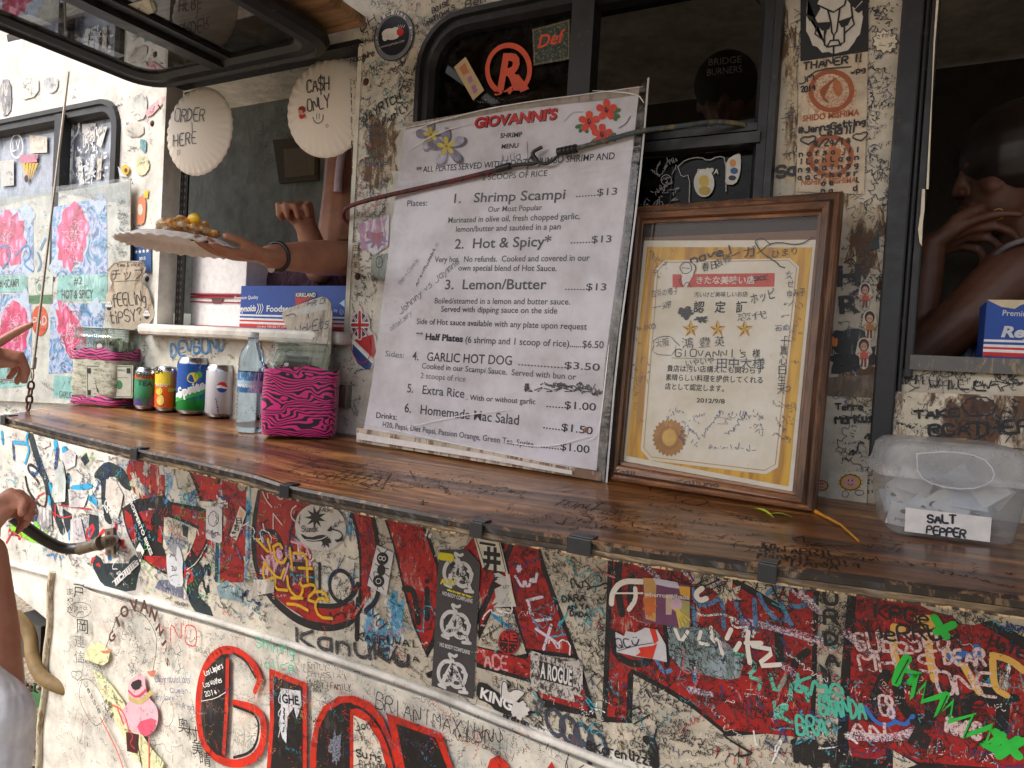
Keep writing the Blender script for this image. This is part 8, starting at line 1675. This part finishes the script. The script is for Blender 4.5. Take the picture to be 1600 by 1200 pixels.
# plate in the hand
fdv = (at(200, 362, 1.31) - at(376, 388, 1.40)); fdv.normalize()
nrm = V3(-.10, -.12, 1).normalized(); 
PS = Surf(plate_c, fdv * -1, nrm.cross(fdv * -1)); 
hp_ = thing('paper_plate', plate_c, 'white paper plate of shrimp and rice held out over the cans', 'paper plate')
if PS.n.z < 0: PS = Surf(plate_c, fdv, nrm.cross(fdv))
plate_at(PS, (0, 0), .118, flat((226, 222, 222), .5)).build('dish', hp_)
def onpl(a, b, h=0): return PS.w((a, b), h)
rice = thing('rice_scoop', onpl(.03, 0), 'white rice scoop with browned garlic on the held plate', 'rice')
p = Part(); RI = bpy.data.materials.new('rice'); n_, b6 = nodes(RI); n_.links.new(ramp(n_, noise(n_, coords(n_), 50, 5, .7), [(.4, (222, 214, 196)), (.52, (206, 150, 70)), (.62, (176, 104, 40)), (.7, (226, 216, 200))]), b6.inputs['Base Color']); b6.inputs['Roughness'].default_value = .5; bump(n_, b6, noise(n_, coords(n_), 240, 3), 1, .002)
for i in range(110):
    a = R.uniform(-.045, .06); b = R.uniform(-.05, .05); p.ball(onpl(a, b, .010 + .022 * max(0, 1 - (a * a + b * b) / .0036) + R.random() * .008), R.uniform(.005, .009), RI, 8, (1, 1, .8))
p.build('rice', rice, remesh=.0024, smoothit=1)
for k in range(7):
    a, b = R.uniform(-.06, .05), R.uniform(-.045, .045); c = onpl(a, b, .026 + R.random() * .006); an = R.random() * 6
    p = Part(); sh_ = flat((226, 150, 70), .3); pts = [c + Vector((math.cos(an + t) * .012, math.sin(an + t) * .012, .002 * t)) for t in [i * .55 for i in range(7)]]; p.tube(pts, [.0035, .0062, .0068, .0062, .005, .0035, .002], sh_, 8); 
    o = p.build('shrimp', loc=c); tag(o, 'small garlic browned shrimp heaped with others on the held plate', 'shrimp', 'shrimp on the held plate')
p = Part(); 
for i in range(3): p.disc((0, 0), 1, 1, (0, 0, 0)) if 0 else None
lm = thing('lemon_wedge', onpl(.015, -.04, .03), 'yellow lemon wedge on top of the held rice', 'lemon wedge'); p.ball(onpl(.015, -.04, .036), .013, flat((232, 190, 40), .35), 12, (1.2, .7, .8)); p.build('rind', lm)
# ---- man with a cap behind the middle window
mc = at(1132, 158, 2.25); man = thing('person', V3(mc.x, mc.y, .83), 'man in a black lettered cap standing in the dark behind the middle window', 'person')
fwd = (EYE - mc); fwd.z = -.1 * fwd.length; hp, ey, P = head_(man, mc, fwd, .098, SK2); 
sv = fwd.normalized().cross(V3(0, 0, 1)).normalized()
for k in (-1, 1): hp.cap(mc + V3(0, 0, -.28) + sv * .02 * k, .09, mc + V3(0, 0, -.32) + sv * .17 * k, .06, SK2, 14); hp.cap(mc + V3(0, 0, -.32) + sv * .18 * k, .052, mc + V3(0, 0, -.62) + sv * .20 * k, .04, SK2, 12); hp.cap(mc + V3(0, 0, -.62) + sv * .20 * k, .04, mc + V3(0, 0, -.70) + sv * .10 * k + fwd.normalized() * .2, .028, SK2, 12)
for k in (-1, 1): hp.cap(mc + V3(0, 0, -.38) + sv * .07 * k, .12, mc + V3(0, 0, -.75) + sv * .06 * k, .11, SK2, 14)
hp.build('body', man, remesh=.006, smoothit=3); ey.build('eyes', man)
p = Part(); cap = flat((26, 26, 30), .8); f = fwd.normalized(); u = V3(0, 0, 1)
rot = Matrix((sv, f, u)).transposed(); p.ball(P(0, -.04, .55), .112, cap, 24, (.88, 1.0, .92), rot); p.build('cap_crown', man)
p = Part(); q = []
for i in range(13):
    t = math.radians(-90 + 15 * i); q += [P(.80 * math.sin(t), .55 + .55 * math.cos(t), .50 - .06 * abs(math.sin(t))), P(.80 * math.sin(t), .55 + .55 * math.cos(t), .42 - .06 * abs(math.sin(t)))]
p.add(q, [(2*i, 2*i+2, 2*i+3, 2*i+1) for i in range(12)] + [tuple(range(0, 26, 2)), tuple(range(25, 0, -2))], cap); p.build('cap_brim', man)
S_ = Surf(P(0, 1.02, .7), sv * 1.0, V3(0, 0, 1)); 
if S_.n.dot(EYE - mc) < 0: S_ = Surf(P(0, 1.02, .7), sv * -1.0, V3(0, 0, 1))
p = Part(S_, .012); lt = flat((190, 186, 180)); p.text('BRIDGE', (1107, 105), (1158, 100), 11, lt, None, .0); p.text('BURNERS', (1105, 121), (1159, 115), 11, lt, None, .0); p.build('cap_lettering', man)
p = Part(); sb = flat((20, 18, 20), .9)
for k in (-1, 1): p.cap(mc + V3(0, 0, -.40) + sv * .07 * k, .135, mc + V3(0, 0, -1.0) + sv * .06 * k, .125, sb, 14); p.cap(mc + V3(0, 0, -.33) + sv * .17 * k, .07, mc + V3(0, 0, -.5) + sv * .19 * k, .062, sb, 12)
for k in (-1, 1): p.cap(mc + V3(0, 0, -1.0) + sv * .08 * k, .10, mc + V3(0, 0, -1.32) + sv * .09 * k, .08, sb, 12)
p.build('shirt', man, remesh=.01, smoothit=3)
# ---- woman in the right hatch, chin on hand
wc = at(1580, 274, 1.32); wom = thing('person', V3(wc.x + .1, wc.y + .1, .83), 'woman with tied up hair and hoop earring resting chin on hand in the right hatch', 'person')
fw_ = V3(-1, -.42, -.12); hp, ey, P = head_(wom, wc, fw_, .100, SK2)
shR = wc + V3(.06, -.08, -.22); shB = wc + V3(.10, .22, -.24); chin = at(1502, 372, 1.24)
elw = at(1438, 470, 1.19); 
# near arm lies along the sill towards the left, hand under the chin
hp.cap(wc + V3(.09, .08, -.20), .10, wc + V3(.16, .12, -.62), .13, SK2, 16); hp.cap(shR, .065, shB, .065, SK2, 14)
e1 = at(1430, 560, 1.24); hp.cap(at(1590, 425, 1.19), .054, at(1500, 503, 1.21), .044, SK2, 16); hp.cap(at(1500, 503, 1.21), .044, e1, .040, SK2, 14)
w2 = at(1452, 388, 1.27); hp.cap(e1 + V3(.0, .05, .0), .038, w2, .026, SK2, 14)
tips = hand_(hp, w2, at(1508, 364, 1.26), V3(.1, -.5, -.9), SK2, [(10, 20, 16), (24, 40, 30), (34, 50, 34), (44, 54, 38)], lambda d, n, s: [d * .02 + V3(0, 0, .016), d * .045 + V3(0, 0, .022), d * .066 + V3(0, 0, .02)], 1.0)
hp.cap(wc + V3(.14, .12, -.62), .13, wc + V3(.16, .14, -.9), .14, SK2, 14); hp.build('body', wom, remesh=.0042, smoothit=3)
p = Part()
for k in (-1, 1): p.tube([P(.20 * k, .80, .02), P(.32 * k, .82, -.03), P(.46 * k, .72, .0)], .0016, HAIR, 6, it=1); p.tube([P(.16 * k, .86, .27), P(.34 * k, .84, .32), P(.52 * k, .66, .27)], .0024, HAIR, 6, it=1)
p.build('eyelashes', wom)
p = Part(); rotw = Matrix((fw_.normalized().cross(V3(0, 0, 1)).normalized(), fw_.normalized(), V3(0, 0, 1))).transposed()
p.ball(P(0, -.18, .38), .110, HAIR, 24, (.90, 1.0, .94), rotw); p.ball(P(0, -.7, -.1), .07, HAIR, 16); p.ball(P(.0, -.95, .95), .052, HAIR, 16, (1, 1, .8))
for i in range(14): p.tube([P(.5 + R.random() * .3, .45 - i * .02, .55), P(.82, -.1 - i * .05, .35 + R.uniform(-.2, .2)), P(.5, -.9, R.uniform(-.1, .7))], .004, HAIR, 6, it=1)
p.build('hair', wom, remesh=.005, smoothit=1)
p = Part(); c = at(1560, 332, 1.235); rr = [c + V3(math.cos(t) * .0085, 0, math.sin(t) * .0095 - .003) for t in [2 * PI * i / 20 for i in range(21)]]; p.tube(rr, .0011, flat((206, 170, 90), .25, 1), 6, caps=False); p.build('earring', wom)
p = Part(); wt2 = flat((120, 116, 120), .8); p.tube([at(1552, 402, 1.19), at(1572, 384, 1.155), at(1610, 372, 1.14), at(1640, 372, 1.16)], .0045, wt2, 8, it=2); p.cap(wc + V3(.16, .10, -.36), .115, wc + V3(.17, .12, -.92), .15, wt2, 16); p.build('top', wom)
p = Part(); p.sheet(lambda a, b: at(1490 + 38 * a + 8 * b, 515 + 48 * b, 1.22 + .01 * math.sin(a * 12)), 8, 4, flat((120, 130, 160), .9)); tag(p.build('cleaning_cloth', loc=at(1508, 562, 1.22)), 'grey blue cloth hanging by the torn foil carton in the right hatch', 'cloth')
# ---- customer at the left edge: one hand pointing, other forearm with white sleeve
cu = thing('person', V3(-1.75, .25, 0), 'customer at the left edge pointing at the poster', 'person')
p = Part(); D1 = 1.12
hw = at(-22, 606, D1); hk = at(-4, 556, D1)
body = p
hw = at(-75, 590, 1.20); hk = at(-12, 546, 1.22)
hand_(body, hw, hk, V3(.2, .3, -1), SK3, [(2, 4, 4), (52, 60, 30), (58, 64, 34), (62, 64, 36)], lambda d, n, s: [d * .03 + n * .016, d * .05 + n * .03, d * .06 + n * .04], 1.0)
elp = at(-150, 760, 1.05); body.cap(hw, .026, elp, .04, SK3, 14)
# forearm and fist coming up from the white sleeve
sl = at(-18, 1130, .98); w3 = at(-22, 865, 1.04); f3 = at(-16, 800, 1.06)
body.cap(sl, .046, sl.lerp(w3, .5), .040, SK, 16); body.cap(sl.lerp(w3, .5), .040, w3, .027, SK, 16)
hand_(body, w3, f3, V3(.2, .4, .2), SK, [(50, 80, 60), (55, 82, 60), (60, 84, 60), (64, 84, 60)], lambda d, n, s: [d * .03 + n * .02, d * .04 + n * .03, d * .05 + n * .035], 1.0)
to = at(-330, 800, 1.0); nk = V3(to.x, to.y, 1.45)
for a, ra, b, rb in ((V3(to.x, to.y, 1.32), .15, V3(to.x, to.y, 1.0), .14), (V3(to.x, to.y, 1.0), .14, V3(to.x, to.y, .86), .15), (V3(to.x, to.y + .08, .86), .085, V3(to.x, to.y + .08, .45), .06), (V3(to.x, to.y - .08, .86), .085, V3(to.x, to.y - .08, .45), .06), (V3(to.x, to.y + .08, .45), .055, V3(to.x, to.y + .08, .09), .04), (V3(to.x, to.y - .08, .45), .055, V3(to.x, to.y - .08, .09), .04),
                     (V3(to.x, to.y + .08, .05), .045, V3(to.x + .16, to.y + .08, .04), .04), (V3(to.x, to.y - .08, .05), .045, V3(to.x + .16, to.y - .08, .04), .04), (V3(to.x, to.y, 1.36), .06, V3(to.x, to.y, 1.5), .05), (V3(to.x, to.y + .17, 1.35), .055, elp, .04), (V3(to.x, to.y - .17, 1.35), .055, sl, .046), (V3(to.x, to.y + .17, 1.35), .06, V3(to.x, to.y - .17, 1.35), .06)): body.cap(a, ra, b, rb, SK, 14)
body.build('body', cu, remesh=.0045, smoothit=3)
hp, ey, P = head_(cu, V3(to.x, to.y, 1.62), V3(.6, 1, 0), .10, SK); hp.build('head', cu, remesh=.006, smoothit=3); ey.build('eyes', cu)
p = Part(); p.ball(P(0, -.15, .34), .112, HAIR, 20, (.9, 1, .95)); p.build('hair', cu)
p = Part(); ws = flat((234, 235, 240), .85).copy(); n_ = ws.node_tree; bump(n_, n_.nodes['Principled BSDF'], noise(n_, coords(n_, (1, 1, .4)), 11, 2, .5, .8), .6, .02)
s0 = at(-20, 1128, .955); p.cap(s0, .058, V3(to.x, to.y - .17, 1.33), .075, ws, 16); p.cap(at(-22, 1160, .955), .058, at(-40, 1260, .93), .06, ws, 16)
for a, ra, b, rb in ((V3(to.x, to.y, 1.32), .165, V3(to.x, to.y, .9), .17), (V3(to.x, to.y + .17, 1.35), .075, V3(to.x, to.y - .17, 1.35), .075)): p.cap(a, ra, b, rb, ws, 16)
p.build('shirt', cu, remesh=.007, smoothit=4)
# ================================================================== gravel, leaves and weeds at lower left
gp = thing('weed_plant', at(52, 1085, 2.3), 'small green leafed weed by the yellow hose at lower left', 'weed')
base_ = at(50, 1110, 2.3); base_.z = 0
GL_ = flat((60, 110, 60), .5)
for k in range(16):
    an = R.random() * 6.28; L = R.uniform(.08, .18); z = R.uniform(.02, .35); p = Part(); q = []
    c = base_ + V3(math.cos(an) * .03, math.sin(an) * .03, z); d = V3(math.cos(an), math.sin(an), .35); s = V3(-math.sin(an), math.cos(an), 0)
    for i in range(7): t = i / 6; w_ = math.sin(PI * t) * .018; q += [c + d * L * t + s * w_ - V3(0, 0, .05 * t * t), c + d * L * t - s * w_ - V3(0, 0, .05 * t * t)]
    p.add(q, [(2*i, 2*i+1, 2*i+3, 2*i+2) for i in range(6)], GL_, True); p.build('leaf', gp)
p = Part(); p.tube([base_, base_ + V3(.01, 0, .36)], .004, GL_, 6); p.build('stem', gp)
p = Part(); cols = [flat(c, .8) for c in ((70, 56, 44), (110, 84, 54), (176, 120, 50), (90, 80, 72), (50, 40, 34), (206, 150, 60))]
for k in range(4500):
    x, y = R.uniform(-3.2, -1.2), R.uniform(.7, 2.4); s = R.uniform(.006, .017); rt = Matrix.Rotation(R.random() * 6, 3, V3(R.random(), R.random(), R.random() + .1).normalized())
    c = V3(x, y, s * .4); q = [c + rt @ V3(*v) for v in ((-s, -s * .7, 0), (s, -s * .8, 0), (s * .8, s * .7, 0), (-s * .9, s * .6, 0), (0, 0, s * .7), (0, 0, -s * .6))]
    p.add(q, [(0, 1, 4), (1, 2, 4), (2, 3, 4), (3, 0, 4), (1, 0, 5), (2, 1, 5), (3, 2, 5), (0, 3, 5)], R.choice(cols))
tag(p.build('gravel_and_leaves', kind='stuff'), 'brown and orange gravel with fallen leaves under the truck', 'gravel')
